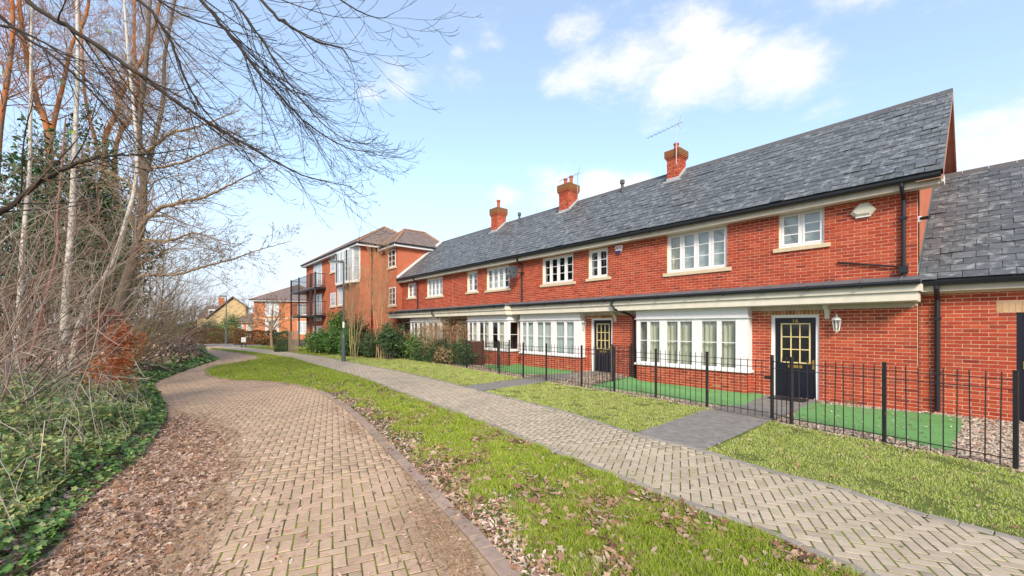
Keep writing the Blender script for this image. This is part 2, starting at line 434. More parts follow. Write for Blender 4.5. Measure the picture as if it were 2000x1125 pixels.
def rest_box(mb, axis, c, out, p, q, zb, zt, pr):
    f, b = c + out * pr, c - out * .004; n = len(mb.v)
    if axis == 'x': mb.v += [(p, f, zb), (q, f, zb), (q, f, zt), (p, f, zt), (p, b, zb), (q, b, zb), (q, b, zt), (p, b, zt)]
    else: mb.v += [(f, p, zb), (f, q, zb), (f, q, zt), (f, p, zt), (b, p, zb), (b, q, zb), (b, q, zt), (b, p, zt)]
    mb.f += [(n, n + 1, n + 2, n + 3), (n, n + 4, n + 5, n + 1), (n + 3, n + 2, n + 6, n + 7), (n + 1, n + 5, n + 6, n + 2), (n, n + 3, n + 7, n + 4)]

def slope_slates(parent, x0, x1, e, r, nobj, sw=.30, ex=.235, seed=3, mat='slate', phase=0.0):
    """slates on the slope from the eave e=(y,z) to the ridge r=(y,z); also the board under them is made by the caller"""
    rng = random.Random(seed)
    S = Vector((0, r[0] - e[0], r[1] - e[1])); L = S.length; S.normalize(); N = Vector((0, -S.z, S.y))
    rows = int(L / ex); items = []
    for k in range(rows + 1):
        s0 = k * ex - .03; s1 = min(s0 + ex + .09, L)
        if s1 - s0 < .06: continue
        off = phase + (sw / 2 if k % 2 else 0)
        i = math.floor((x0 - off) / sw) - 1
        while True:
            a = off + i * sw + .0045; b = a + sw - .009; i += 1
            if a > x1: break
            a2, b2 = max(a, x0), min(b, x1)
            if b2 - a2 < .04: continue
            items.append((a2, b2, s0 + rng.uniform(-.006, .006), s1, rng.uniform(0, .008) + (.014 if rng.random() < .07 else 0), rng.uniform(-.004, .004)))
    o0 = org(parent)
    def verts(a, b, s0, s1, lift, tw):
        base = Vector((0, e[0], e[1])); v = []
        for n_ in (0, 1):
            for (x, s, h) in ((a, s0, .016 + lift), (b, s0 + tw, .016 + lift), (b, s1, .004), (a, s1, .004)):
                p = base + S * s + N * (h + n_ * .009); v.append((x, p.y, p.z))
        return v
    F = [(4, 5, 6, 7), (0, 1, 5, 4), (1, 2, 6, 5), (3, 0, 4, 7), (0, 3, 2, 1)]
    def dist(it):
        p = Vector((0, e[0], e[1])) + S * ((it[2] + it[3]) / 2); return (Vector(((it[0] + it[1]) / 2, p.y, p.z)) - CAMV).length
    items.sort(key=dist); rest = MB(); cnt = 0
    ref = None
    for it in items:
        whole = abs(it[1] - it[0] - (sw - .009)) < 1e-4 and abs(it[3] - it[2] - ex - .09) < .02
        if cnt < nobj and whole:
            if ref is None:
                a = (-(sw - .009) / 2, (sw - .009) / 2, 0, ex + .09, .002, 0)
                vs = verts(*a); vs = [(v[0], v[1] - e[0], v[2] - e[1]) for v in vs]
                ref = raw_mesh('slate', vs, F, M[mat])
            p = Vector(((it[0] + it[1]) / 2, e[0], e[1])) + S * it[2] + N * it[4]
            o = link('slate', ref, parent, p - o0); o.rotation_euler = Vector((0, 0, 0)); o.rotation_euler.rotate_axis('X', 0)
            o.rotation_euler.z = it[5] * .8
            cnt += 1
        else:
            n = len(rest.v); rest.v += verts(*it); rest.f += [tuple(n + i for i in f) for f in F]
    me = raw_mesh('slates', [(v[0] - o0.x, v[1] - o0.y, v[2] - o0.z) for v in rest.v], rest.f, M[mat])
    tag(link('slates', me, parent), kind='stuff')

def curtain_mesh(parent, x0, x1, z0, z1, y, mat, seed, folds=True):
    rng = random.Random(seed); n = max(4, int((x1 - x0) / .018)); mb = MB(); row = []
    ph = rng.uniform(0, 6); fr = rng.uniform(38, 60)
    for i in range(n + 1):
        x = x0 + (x1 - x0) * i / n
        dy = (.022 * math.sin(x * fr + ph) + .012 * math.sin(x * fr * .37 + ph * 2)) if folds else 0
        row.append((x, y + dy))
    for i in range(n):
        a, b = row[i], row[i + 1]; k = len(mb.v)
        mb.v += [(a[0], a[1], z0), (b[0], b[1], z0), (b[0], b[1], z1), (a[0], a[1], z1)]; mb.f.append((k, k + 1, k + 2, k + 3))
    o0 = org(parent)
    return link('curtain' if folds else 'blind', raw_mesh('curtain', [(v[0] - o0.x, v[1] - o0.y, v[2] - o0.z) for v in mb.v], mb.f, mat, folds), parent)

def window(house, x0, x1, z0, z1, Y, lights, bars, cur=None, sill=True, seed=0, label=None, fw=.05, sash=.045, depth=.06):
    """casement window in an opening; lights = number or list of (a,b) fractions; bars = horizontal glazing bars per light"""
    y0 = Y + depth; mb = MB(); e = .002
    mb.box(x0 + e, x0 + fw, y0, y0 + .07, z0 + e, z1 - e); mb.box(x1 - fw, x1 - e, y0, y0 + .07, z0 + e, z1 - e)
    mb.box(x0 + fw, x1 - fw, y0, y0 + .07, z0 + e, z0 + fw); mb.box(x0 + fw, x1 - fw, y0, y0 + .07, z1 - fw, z1 - e)
    n = lights; w = (x1 - x0 - fw) / n; spans = []
    for i in range(n):
        a = x0 + fw / 2 + i * w
        if i: mb.box(a - .022, a + .022, y0 + .001, y0 + .068, z0 + fw, z1 - fw)
        la, lb = a + (.022 if i else fw / 2), a + w - (.022 if i < n - 1 else fw / 2)
        spans.append((la, lb))
    win = mb.build('window', M['white'], house)
    if label: win['label'] = label
    for (a, b) in spans:
        s = MB(); zb, zt = z0 + fw, z1 - fw; yy = y0 - .012
        s.box(a + e, a + sash, yy, yy + .05, zb + e, zt - e); s.box(b - sash, b - e, yy, yy + .05, zb + e, zt - e)
        s.box(a + sash, b - sash, yy, yy + .05, zb + e, zb + sash); s.box(a + sash, b - sash, yy, yy + .05, zt - sash, zt - e)
        s.build('sash', M['white'], win)
        zs = [zb + sash + (zt - zb - 2 * sash) * k / (bars + 1) for k in range(bars + 2)]
        for k in range(1, bars + 1):
            MB().box(a + sash, b - sash, yy + .004, yy + .03, zs[k] - .011, zs[k] + .011).build('glazing_bar', M['white'], win)
        for k in range(bars + 1):
            MB().box(a + sash - .004, b - sash + .004, yy + .018, yy + .022, zs[k] + (.011 if k else -.004), zs[k + 1] - (.011 if k < bars else -.004)).build('pane', M['glass'], win)
    if cur:
        for (m_, fa, fb, fz, folds) in cur:
            a = x0 + (x1 - x0) * fa; b = x0 + (x1 - x0) * fb
            curtain_mesh(win, a, b, z0 + (z1 - z0) * fz, z1 - .01, y0 + .16, M[m_], seed + int(fa * 100), folds)
    if sill: MB().box(x0 - .12, x1 + .12, Y - .055, Y + depth + .02, z0 - .105, z0 - .004).build('sill', M['stone'], win, bevel=.006)
    return win

def door(house, x0, x1, z0, z1, Y, number=None, zfloor=0.0, mat='door'):
    y0 = Y + .07; fr = MB(); w = .07
    fr.box(x0 + .002, x0 + w, y0 - .045, y0 + .06, z0, z1 - .002); fr.box(x1 - w, x1 - .002, y0 - .045, y0 + .06, z0, z1 - .002); fr.box(x0 + w, x1 - w, y0 - .045, y0 + .06, z1 - w, z1 - .002)
    a, b, lo, hi = x0 + w + .004, x1 - w - .004, z0 + .04, z1 - w - .004
    d = MB(); W_ = b - a; gl0, gl1 = a + W_ * .14, b - W_ * .13; gz0, gz1 = lo + (hi - lo) * .44, hi - (hi - lo) * .065
    d.box(a, gl0, y0, y0 + .045, lo, hi); d.box(gl1, b, y0, y0 + .045, lo, hi); d.box(gl0, gl1, y0, y0 + .045, lo, gz0); d.box(gl0, gl1, y0, y0 + .045, gz1, hi)
    for (p, q) in ((a + W_ * .14, a + W_ * .45), (a + W_ * .55, a + W_ * .87)):
        pz0, pz1 = lo + .16, gz0 - .22
        for (u0, u1, w0, w1) in ((p, q, pz0, pz0 + .022), (p, q, pz1 - .022, pz1), (p, p + .022, pz0 + .022, pz1 - .022), (q - .022, q, pz0 + .022, pz1 - .022)):
            d.box(u0, u1, y0 - .009, y0 + .001, w0, w1)
        d.box(p + .05, q - .05, y0 - .007, y0 + .001, pz0 + .05, pz1 - .05)
    do = d.build('door', M[mat], house)
    fr.build('door_frame', M['white'], do)
    be = MB(); t = .03; yb = y0 - .008
    be.box(gl0, gl0 + t, yb, yb + .02, gz0, gz1); be.box(gl1 - t, gl1, yb, yb + .02, gz0, gz1); be.box(gl0 + t, gl1 - t, yb, yb + .02, gz0, gz0 + t); be.box(gl0 + t, gl1 - t, yb, yb + .02, gz1 - t, gz1)
    be.build('glazing_bead', M['beading'], do)
    iw, ih = (gl1 - gl0 - 2 * t) / 3, (gz1 - gz0 - 2 * t) / 3
    for i in (1, 2):
        x = gl0 + t + iw * i; MB().box(x - .012, x + .012, yb + .002, yb + .022, gz0 + t, gz1 - t).build('glazing_bar', M['beading'], do)
        z = gz0 + t + ih * i; MB().box(gl0 + t, gl1 - t, yb + .003, yb + .023, z - .012, z + .012).build('glazing_bar', M['beading'], do)
    for i in range(3):
        for j in range(3):
            MB().box(gl0 + t + iw * i + .006, gl0 + t + iw * (i + 1) - .006, y0 + .018, y0 + .024, gz0 + t + ih * j + .006, gz0 + t + ih * (j + 1) - .006).build('pane', M['dark_glass'], do)
    lz = gz0 - .085; cx = (a + b) / 2
    lb = MB(); lb.box(cx - .15, cx + .15, y0 - .014, y0 + .001, lz - .03, lz + .04); lb.box(cx - .115, cx + .115, y0 - .02, y0 - .013, lz - .016, lz + .022)
    lb.build('letterbox', M['brass'], do)
    hd = MB(); hx = b - .055; hd.box(hx - .02, hx + .02, y0 - .012, y0 + .001, gz0 - .13, gz0 + .1); hd.tube([(hx, y0 - .012, gz0 + .03), (hx, y0 - .05, gz0 + .03), (hx - .12, y0 - .055, gz0 + .03)], .011, 6)
    hd.build('handle', M['brass'], do)
    MB().box(x0 + w, x1 - w, y0 - .05, y0 + .05, z0, z0 + .032).build('threshold', M['beading'], do)
    if number:
        cu = bpy.data.curves.new('door_number', 'FONT'); cu.body = number; cu.size = .125; cu.extrude = .004; cu.align_x = 'CENTER'; cu.materials.append(M['brass'])
        o = bpy.data.objects.new('door_number', cu); COL.objects.link(o); o.parent = do
        o.location = Vector((cx, y0 - .006, gz1 + .02)) - org(do); o.rotation_euler = (R(90), 0, 0); o.scale = (1.1, .9, 1); text_to_mesh(o)
    return do

YW, ZT = 11.8, 4.66                     # face of the terrace, top of its brickwork
EAVE, RIDGE = (11.42, 4.84), (14.7, 7.58)
def roof_z(y): return EAVE[1] + (y - EAVE[0]) * (RIDGE[1] - EAVE[1]) / (RIDGE[0] - EAVE[0])

def bay(house, x0, x1, Yb, sill_z, z_top, pan_top, cur, seed, nobj, side_window=False):
    """box bay: brick plinth, white sill, six casement lights in three pairs, white boarded head"""
    S = Yb
    pl = MB()
    pl.box(x0 + .03, x1 - .03, S, YW + .002, -.1, sill_z - .06)
    p = pl.build('bay_plinth', M['mortar'], house)
    brickwork(p, 'x', S, -1, x0 + .03, x1 - .03, .0, sill_z - .062, (), nobj, seed=seed)
    brickwork(p, 'y', x1 - .03, 1, S - .004, YW - .01, .0, sill_z - .062, (), 0, seed=seed + 1, phase=.11)
    brickwork(p, 'y', x0 + .03, -1, S - .004, YW - .01, .0, sill_z - .062, (), 0, seed=seed + 1, phase=.11)
    win = MB()
    win.box(x0 - .05, x1 + .05, S - .06, YW - .004, sill_z - .06, sill_z)
    wn_ = win.build('bay_window', M['white'], house, bevel=.006)
    fr = MB(); W_ = x1 - x0
    edges = [(.037, .112), (.142, .243), (.312, .417), (.438, .550), (.633, .759), (.795, .908)]
    z0, z1 = sill_z + .055, z_top
    prev = x0
    for i, (fa, fb) in enumerate(edges):
        a, b = x0 + W_ * fa, x0 + W_ * fb
        deep = 0 if i % 2 == 0 else .012
        fr.box(prev, a, S + (.0 if i in (0, 2, 4) else .014), S + .075, sill_z + .001, z_top + .03)
        prev = b
        fr.box(a, b, S + .012, S + .07, sill_z + .001, z0); fr.box(a, b, S + .012, S + .07, z1 - .05, z_top + .03)
        zm = (z0 + z1 - .05) / 2 + .04
        MB().box(a, b, S + .02, S + .045, zm - .011, zm + .011).build('glazing_bar', M['white'], wn_)
        for (q0, q1) in ((z0, zm - .011), (zm + .011, z1 - .05)):
            MB().box(a - .003, b + .003, S + .034, S + .038, q0 - .003, q1 + .003).build('pane', M['glass'], wn_)
    fr.box(prev, x1, S, S + .075, sill_z + .001, z_top + .03)
    fr.build('mullion', M['white'], wn_)
    # returns
    for (xa, s_) in ((x1, 1), (x0, -1)):
        r_ = MB(); i0, i1 = (xa - .07, xa - .001) if s_ > 0 else (xa + .001, xa + .07)
        if side_window:
            ya, yb = S + .076, YW - .003
            r_.box(i0, i1, ya, ya + .06, sill_z + .001, z_top + .03); r_.box(i0, i1, yb - .06, yb, sill_z + .001, z_top + .03)
            r_.box(i0, i1, ya + .06, yb - .06, sill_z + .001, z0); r_.box(i0, i1, ya + .06, yb - .06, z1 - .05, z_top + .03)
            zm = (z0 + z1 - .05) / 2 + .04; r_.box(i0 + .02, i1 - .02, ya + .06, yb - .06, zm - .011, zm + .011)
            for (q0, q1) in ((z0, zm - .011), (zm + .011, z1 - .05)):
                MB().box((i0 + i1) / 2 - .002, (i0 + i1) / 2 + .002, ya + .055, yb - .055, q0, q1).build('pane', M['glass'], wn_)
        else:
            r_.box(i0, i1, S + .076, YW - .003, sill_z + .001, z_top + .03)
        r_.build('side_panel', M['white'], wn_)
    hd = MB()
    hd.box(x0 + .0, x1 - .0, S - .01, YW - .004, z_top + .032, pan_top); hd.box(x0 - .045, x1 + .045, S - .05, YW - .005, z_top + .031, z_top + .05)
    nb = 3; hh = (pan_top - z_top - .06) / nb
    for k in range(nb): hd.box(x0 - .004 * (k % 2) - .002, x1 + .002, S - .017, S - .009, z_top + .054 + k * hh, z_top + .05 + (k + 1) * hh - .006)
    hd.build('bay_head', M['white'], house)
    for (m_, fa, fb, fz, folds) in cur:
        curtain_mesh(wn_, x0 + W_ * fa, x0 + W_ * fb, z0 + (z1 - z0) * fz, z1, S + .13, M[m_], seed + int(fa * 90), folds)
    return wn_

def canopy(house, x0, x1, Y0, seed, breaks=(), endcap=False):
    rng = random.Random(seed)
    c = MB(); c.box(x0, x1, Y0, Y0 + .03, 2.498, 2.645); c.box(x0, x1 - .045 * endcap, Y0 + .05, Y0 + .08, 2.32, 2.496)
    c.box(x0, x1 - .002, Y0 + .03, Y0 + .09, 2.496, 2.515)
    if endcap:
        c.box(x1 - .03, x1 - .0, Y0 + .03, YW - .003, 2.498, 2.645); c.box(x1 - .078, x1 - .048, Y0 + .08, YW - .003, 2.32, 2.496)
    ca = c.build('canopy', M['cream'], house)
    s = MB(); s.box(x0, x1 - .05, Y0 + .081, YW - .012, 2.30, 2.319); s.build('soffit', M['cream_dirty'], ca)
    s = MB(); s.box(x0, x1 - .05 - .1 * endcap, YW - .05, YW - .007, 2.2, 2.298); s.build('wall_plate', M['cream_dirty'], ca)
    l = MB(); l.hexa([(x0, Y0 + .0, 2.647), (x1, Y0 + .0, 2.647), (x1, YW + .001, 2.83), (x0, YW + .001, 2.83), (x0, Y0 - .02, 2.672), (x1, Y0 - .02, 2.672), (x1, YW - .001, 2.86), (x0, YW - .001, 2.86)])
    x = x0 + .2
    while x < x1: l.tube([(x, Y0 - .03, 2.68), (x, YW - .01, 2.865)], .018, 6); x += .62
    l.build('lead_roof', M['lead'], ca)
    g = MB(); pr = [(-.012, .0), (-.03, -.035), (-.07, -.05), (-.10, -.035), (-.115, .0), (-.122, .0), (-.118, .045), (-.01, .045)]
    pr2 = [(Y0 + p, 2.67 + q) for (p, q) in pr]
    g.prism(pr2, x0, x1, 'x'); g.build('gutter', M['black_plastic'], ca)
    b = MB(); x = x0 + .3
    while x < x1 - .05: b.box(x - .012, x + .012, Y0 - .128, Y0 - .0, 2.61, 2.722); x += .92
    b.build('gutter_bracket', M['black_plastic'], ca)
    return ca

def bracket(can, x):
    m = MB(); pts = [(YW - .01, 2.298), (YW - .26, 2.298), (YW - .24, 2.24), (YW - .12, 2.19), (YW - .06, 2.09), (YW - .05, 1.99), (YW - .01, 1.97)]
    m.prism(pts, x - .045, x + .045, 'x'); m.build('bracket', M['cream'], can)

def chimney(house, cx, cy, w, d, zb, zc, zt, pots, seed):
    c = MB(); c.box(cx - w / 2, cx + w / 2, cy - d / 2, cy + d / 2, zb - .6, zc); ch = c.build('chimney', M['mortar'], house)
    x0, x1, y0, y1 = cx - w / 2, cx + w / 2, cy - d / 2, cy + d / 2
    brickwork(ch, 'x', y0, -1, x0, x1, zb - .5, zc, (), 0, seed=seed); brickwork(ch, 'y', x1, 1, y0, y1, zb - .5, zc, (), 0, seed=seed + 1)
    brickwork(ch, 'y', x0, -1, y0, y1, zb - .5, zc, (), 0, seed=seed + 2)
    cap = MB(); n = 4
    hs = (zt - zc)
    for k in range(n):
        o = .018 + .026 * min(k, 2) ; z = zc + hs * .36 * k / 3
        if k < 3: cap.box(x0 - o, x1 + o, y0 - o, y1 + o, z + .002, z + hs * .12 - .006)
    cap.box(x0 - .02, x1 + .02, y0 - .02, y1 + .02, zc, zc + hs * .36); cp = cap.build('corbel', M['terracotta'], ch)
    ca2 = MB(); o = .075; ca2.box(x0 - o, x1 + o, y0 - o, y1 + o, zc + hs * .365, zt)
    c2 = ca2.build('cap', M['cap_moss'], ch, bevel=.01)
    for (px, py, r, h) in pots:
        MB().lathe((cx + px, cy + py, zt), [(r * .9, 0), (r * 1.0, .03), (r * .92, h * .3), (r * .92, h * .8), (r * 1.15, h * .85), (r * 1.15, h)], 8).build('pot', M['terracotta'], ch)
    fl = MB(); fl.box(x0 - .012, x1 + .012, y0 - .02, y0 - .008, roof_z(y0) - .02, roof_z(y0) + .09); fl.box(x0 - .1, x1 + .1, y0 - .12, y0 - .01, roof_z(y0 - .1) + .0, roof_z(y0 - .1) + .05)
    fl.hexa([(x1 + .008, y0, roof_z(y0)), (x1 + .018, y0, roof_z(y0)), (x1 + .018, RIDGE[0], RIDGE[1]), (x1 + .008, RIDGE[0], RIDGE[1]),
             (x1 + .008, y0, roof_z(y0) + .14), (x1 + .018, y0, roof_z(y0) + .14), (x1 + .018, RIDGE[0], RIDGE[1] + .16), (x1 + .008, RIDGE[0], RIDGE[1] + .16)])
    fl.build('flashing', M['flash'], ch)
M['cap_moss'] = islands('mossy_brick_cap', [(.26, .085, .04), (.30, .10, .045)], .9, 20, .5, patch=((.14, .12, .04), 5, .42, .58, .85))

# ------------------------------------------------------------------ the four houses of the terrace
JOINTS = [-.95, -7.58, -13.07, -18.6, -24.6]
FULL = [('beige', 0)]
def upper_cur(m_, folds=True): return [(m_, .03, .3, 0, folds), (m_, .72, .97, 0, folds)]
H = [
 dict(label='end brick terraced house with navy door numbered 16 and beige curtains in its bay', x1=JOINTS[0], x0=JOINTS[1], nb=300, ns=300,
      wins=[(-3.44, -2.51, 3.76, 4.62, 2, 2, [('net', .0, 1, 0, False)]), (-6.43, -4.68, 3.43, 4.60, 4, 2, [('curtain', .0, .22, 0, True), ('net', .22, .98, 0, False)])],
      door=(-3.61, -2.61, -.02, 2.09, '16'), bay=(-7.31, -4.05, 11.5, .66, 2.0), baycur=[('curtain', .12, .30, 0, True), ('curtain', .30, .46, 0, True), ('curtain', .44, .60, 0, True), ('curtain', .62, .80, 0, True), ('curtain', .80, .94, 0, True)], Y0=11.2, br=[-2.45]),
 dict(label='second terraced house, navy door beside a bay hung with white blinds', x1=JOINTS[1], x0=JOINTS[2], nb=300, ns=300,
      wins=[(-9.46, -8.62, 3.54, 4.55, 2, 2, [('net', 0, .12, 0, True)]), (-11.82, -10.19, 3.5, 4.56, 4, 2, [('curtain', .9, 1, 0, True)])],
      door=(-9.34, -8.43, .16, 2.1, None), bay=(-12.86, -9.62, 11.5, .74, 2.02), baycur=[('net', .02, .98, 0, False)], Y0=11.2, br=[-8.3]),
 dict(label='third terraced house, its bay standing further forward with dark glazing', x1=JOINTS[2], x0=JOINTS[3], nb=0, ns=0,
      wins=[(-15.57, -13.92, 3.52, 4.55, 4, 2, [('net', 0, .7, 0, True)]), (-17.2, -16.35, 3.54, 4.53, 2, 2, [('curtain', 0, .4, 0, True)])],
      door=(-18.2, -17.3, .16, 2.08, None), bay=(-16.24, -13.24, 11.15, .80, 2.04), baycur=[('curtain', .12, .25, 0, True), ('curtain', .44, .52, 0, True), ('curtain', .78, .9, 0, True)], Y0=10.85, br=[-18.35]),
 dict(label='fourth terraced house joined to the taller apartment block, brown blinds in its bay', x1=JOINTS[3], x0=JOINTS[4], nb=0, ns=0,
      wins=[(-21.3, -19.6, 3.52, 4.55, 4, 2, [('net', 0, 1, 0, True)]), (-23.75, -22.75, 3.6, 4.5, 2, 2, [('curtain', 0, .5, 0, True)])],
      door=(-24.4, -23.5, .16, 2.08, None), bay=(-22.15, -18.75, 11.15, .80, 2.04), baycur=[('curtain_brown', .03, .97, 0, False)], Y0=10.85, br=[-24.45]),
]
houses = []
for hi, h in enumerate(H):
    x0, x1 = h['x0'], h['x1']
    ho = thing('terraced_house', h['label'], 'house', ((x0 + x1) / 2, YW, 0)); houses.append(ho)
    holes = [(w[0], w[1], w[2], w[3]) for w in h['wins']]
    d = h['door']; holes.append((d[0], d[1], max(d[2], -.1), d[3]))
    b = h['bay']; holes.append((b[0] + .15, b[1] - .15, b[3], b[4] + .2))
    wall = wall_mesh('wall', M['mortar'], ho, 'x', YW, YW + .28, x0, x1, -.3, ZT + .1, holes)
    sol = (d[0] - .22, d[1] + .22, d[3] + .004, d[3] + .22)
    bh = list(holes) + [sol, (b[0] + .03, b[1] - .03, -.5, 2.35), (x0 - 1, x1 + 1, 2.23, 2.78)]
    brickwork(wall, 'x', YW, -1, x0 + .004, x1 - .004, -.01, ZT + .06, bh, h['nb'], seed=10 + hi, phase=x1)
    li = MB().box(sol[0], sol[1], YW - .002, YW + .01, sol[2], 2.2).build('lintel', M['mortar'], ho)
    x = sol[0]
    while x < sol[1] - .05:
        MB().box(x + .005, x + .07, YW - .009, YW, sol[2] + .004, 2.198).build('brick', M['brick_soldier'], li); x += .075
    for i, w in enumerate(h['wins']):
        window(ho, *w[:4], YW, w[4], w[5], w[6], seed=hi * 7 + i)
    door(ho, *d[:4], YW, d[4])
    bay(ho, b[0], b[1], b[2], b[3], b[4], 2.33, h['baycur'], 30 + hi * 5, 0, side_window=(hi >= 2))
    end = hi == 0 or hi == 2
    ca = canopy(ho, x0 if hi != 1 else x0 - .12, x1 + (.09 if hi == 0 else .0) , h['Y0'], hi, endcap=end)
    for bx in h['br']: bracket(ca, bx)
    # roof
    xr1 = x1 + (.38 if hi == 0 else 0)
    rf = MB(); (ey, ez), (ry, rz) = EAVE, RIDGE; th = .1
    by, bz = 2 * ry - ey, ez
    rf.prism([(ey, ez), (ry, rz), (by, bz), (by, bz - th), (ry, rz - th * 1.4), (ey, ez - th)], x0 + (.002 if hi else 0), xr1 - .002, 'x')
    roof = rf.build('roof', M['slate_sub'], ho)
    slope_slates(roof, x0 + .002, xr1 - .001, EAVE, (RIDGE[0] - .05, RIDGE[1] - .045), h['ns'], seed=40 + hi, phase=.07)
    back = MB(); back.quad((x0, ry, rz + .02), (xr1, ry, rz + .02), (xr1, by, bz + .02), (x0, by, bz + .02)); back.build('back_slope', M['slate'], roof)
    x = x0 + .01
    while x < xr1 - .1:
        xe = min(x + .45, xr1)
        t = MB(); q = .13
        t.prism([(ry - q, rz - q * .9 + .035), (ry, rz + .06), (ry + q, rz - q * .9 + .035), (ry + q - .02, rz - q * .9 + .01), (ry, rz + .03), (ry - q + .02, rz - q * .9 + .01)], x + .004, xe - .004, 'x')
        t.build('ridge_tile', M['ridge'], roof); x += .45
    fa = MB(); fa.box(x0, x1 + (.33 if hi == 0 else 0), ey + .09, ey + .115, ez - .25, ez - .07); fa.build('fascia', M['cream_dirty'] if hi == 0 else M['cream'], roof)
    so_ = MB(); so_.box(x0, x1 + (.33 if hi == 0 else 0), ey + .116, YW - .012, ez - .245, ez - .225); so_.build('soffit', M['cream'], roof)
    g = MB(); gp = [(ey + .085, ez - .09), (ey + .06, ez - .125), (ey + .02, ez - .135), (ey - .02, ez - .125), (ey - .045, ez - .09), (ey - .05, ez - .045), (ey + .085, ez - .045)]
    g.prism(gp, x0, xr1 - (.03 if hi == 0 else 0), 'x'); g.build('gutter', M['black_plastic'], roof)
    # party wall / floor inside
    inn = MB(); inn.box(x0 + .05, x1 - .3, YW + 1.9, YW + 2.0, 0, 5.0); inn.box(x0 + .05, x1 - .3, YW + .3, YW + 5.7, 2.55, 2.75); inn.box(x0 + .02, x0 + .1, YW + .3, YW + 5.7, 0, 4.8)
    inn.box(x0, x1, 17.6, 17.75, -.2, 4.8); inn.build('inner_wall', M['interior'], ho)

# gable, verge, chimneys of the end house
M['bark_board'] = plain('brown_verge_mortar', (.34, .20, .15), .85, 6, .5)
A = houses[0]
ga = MB(); ga.prism([(YW + .02, -.3), (YW + .02, 4.72), (14.7, 7.44), (17.6, 4.9), (17.6, -.3)], -.97, -.95, 'x')
ga.build('gable_wall', M['brick_gable'], A)
ve = MB()
for (p, q) in (((EAVE[0], EAVE[1]), (RIDGE[0], RIDGE[1])), ((RIDGE[0], RIDGE[1]), (2 * RIDGE[0] - EAVE[0], EAVE[1]))):
    ve.hexa([(-.60, p[0], p[1] - .20), (-.57, p[0], p[1] - .20), (-.57, q[0], q[1] - .20), (-.60, q[0], q[1] - .20), (-.60, p[0], p[1] - .02), (-.57, p[0], p[1] - .02), (-.57, q[0], q[1] - .02), (-.60, q[0], q[1] - .02)])
    ve.hexa([(-.95, p[0], p[1] - .16), (-.60, p[0], p[1] - .16), (-.60, q[0], q[1] - .16), (-.95, q[0], q[1] - .16), (-.95, p[0], p[1] - .14), (-.60, p[0], p[1] - .14), (-.60, q[0], q[1] - .14), (-.95, q[0], q[1] - .14)])
ve.build('bargeboard', M['bark_board'], A)
eb = MB(); eb.box(-.60, -.57, EAVE[0] + .09, YW + .1, 4.62, 4.78); eb.build('eaves_box', M['cream'], A)
chimney(houses[0], -7.5, 14.42, .46, .5, 7.2, 7.9, 8.24, [(0, 0, .09, .30)], 61)
chimney(houses[1], -12.76, 14.42, .60, .62, 7.2, 7.95, 8.36, [(-.13, -.05, .09, .34), (.13, .05, .09, .42)], 64)
chimney(houses[2], -17.95, 14.42, .58, .6, 7.2, 7.95, 8.40, [(0, 0, .1, .5)], 67)
for (hx, ux) in ((houses[1], FX(1215.5, 14.3)), (houses[2], FX(1014.5, 14.3))):
    MB().lathe((ux, 14.3, roof_z(14.3) - .05), [(.06, 0), (.06, .42), (.095, .43), (.10, .56), (.05, .6)], 8).build('flue_vent', M['ridge'], hx)

fl = MB(); (ey_, ez_), (ry_, rz_) = EAVE, RIDGE
fl.hexa([(-24.59, ey_, ez_), (-24.42, ey_, ez_ + .03), (-24.42, ry_, rz_ + .03), (-24.59, ry_, rz_), (-24.59, ey_, ez_ + .17), (-24.56, ey_, ez_ + .17), (-24.56, ry_, rz_ + .17), (-24.59, ry_, rz_ + .17)])
fl.build('flashing', M['flash'], houses[3])
# downpipes
def pipe(house, pts, r=.036, name='downpipe', mat='black_plastic', clips=True):
    m = MB(); m.tube(pts, r, 10)
    a, b = Vector(pts[-2]), Vector(pts[-1])
    if clips and abs(a.x - b.x) < .01:
        z = a.z - .4
        while z > b.z + .2: m.box(a.x - .055, a.x + .055, a.y - .05, a.y + .05, z, z + .045); z -= 1.1
    return m.build(name, M[mat], house, smooth=False)
yp = YW - .06
dx = FX(1765, yp)
pipe(A, [(dx, EAVE[0] + .02, 4.76), (dx, EAVE[0] + .02, 4.66), (dx, EAVE[0] + .1, 4.56), (dx, yp, 4.44), (dx, yp, 2.8)])
MB().box(dx - .07, dx + .07, yp - .07, yp + .055, 2.92, 3.06).build('hopper', M['black_plastic'], A)
xw = FX(1636, yp)
pipe(A, [(xw, yp + .02, 3.27), (dx - .05, yp + .0, 3.05)], .02, 'waste_pipe', clips=False)
for (ho, u) in ((houses[2], 1019), (houses[3], 815.5)):
    x = FX(u, yp); pipe(ho, [(x, EAVE[0] + .02, 4.78), (x, EAVE[0] + .02, 4.68), (x, EAVE[0] + .12, 4.55), (x, yp, 4.42), (x, yp, 2.8)])
pipe(houses[1], [(-8.0, 11.14, 2.66), (-8.0, 11.14, 2.5), (-7.92, 11.2, 2.36), (-7.62, 11.6, 2.2), (-7.5, 11.66, 2.05), (-7.46, 11.66, .0)])
pipe(houses[3], [(-19.0, 10.78, 2.66), (-19.0, 10.78, 2.45), (-18.9, 11.0, 2.3), (-18.68, 11.66, 2.1), (-18.68, 11.66, .0)])
# air bricks
for (ho, u, Y, z) in ((A, 1663, YW, .115), (A, 1401, 11.5, .19), (houses[1], 1050, 11.5, .34), (houses[1], 1110, 11.5, .3)):
    x = FX(u, Y); m = MB(); m.box(x - .107, x + .107, Y - .014, Y + .004, z - .034, z + .034)
    m.build('air_brick', M['brick_soldier'], ho)

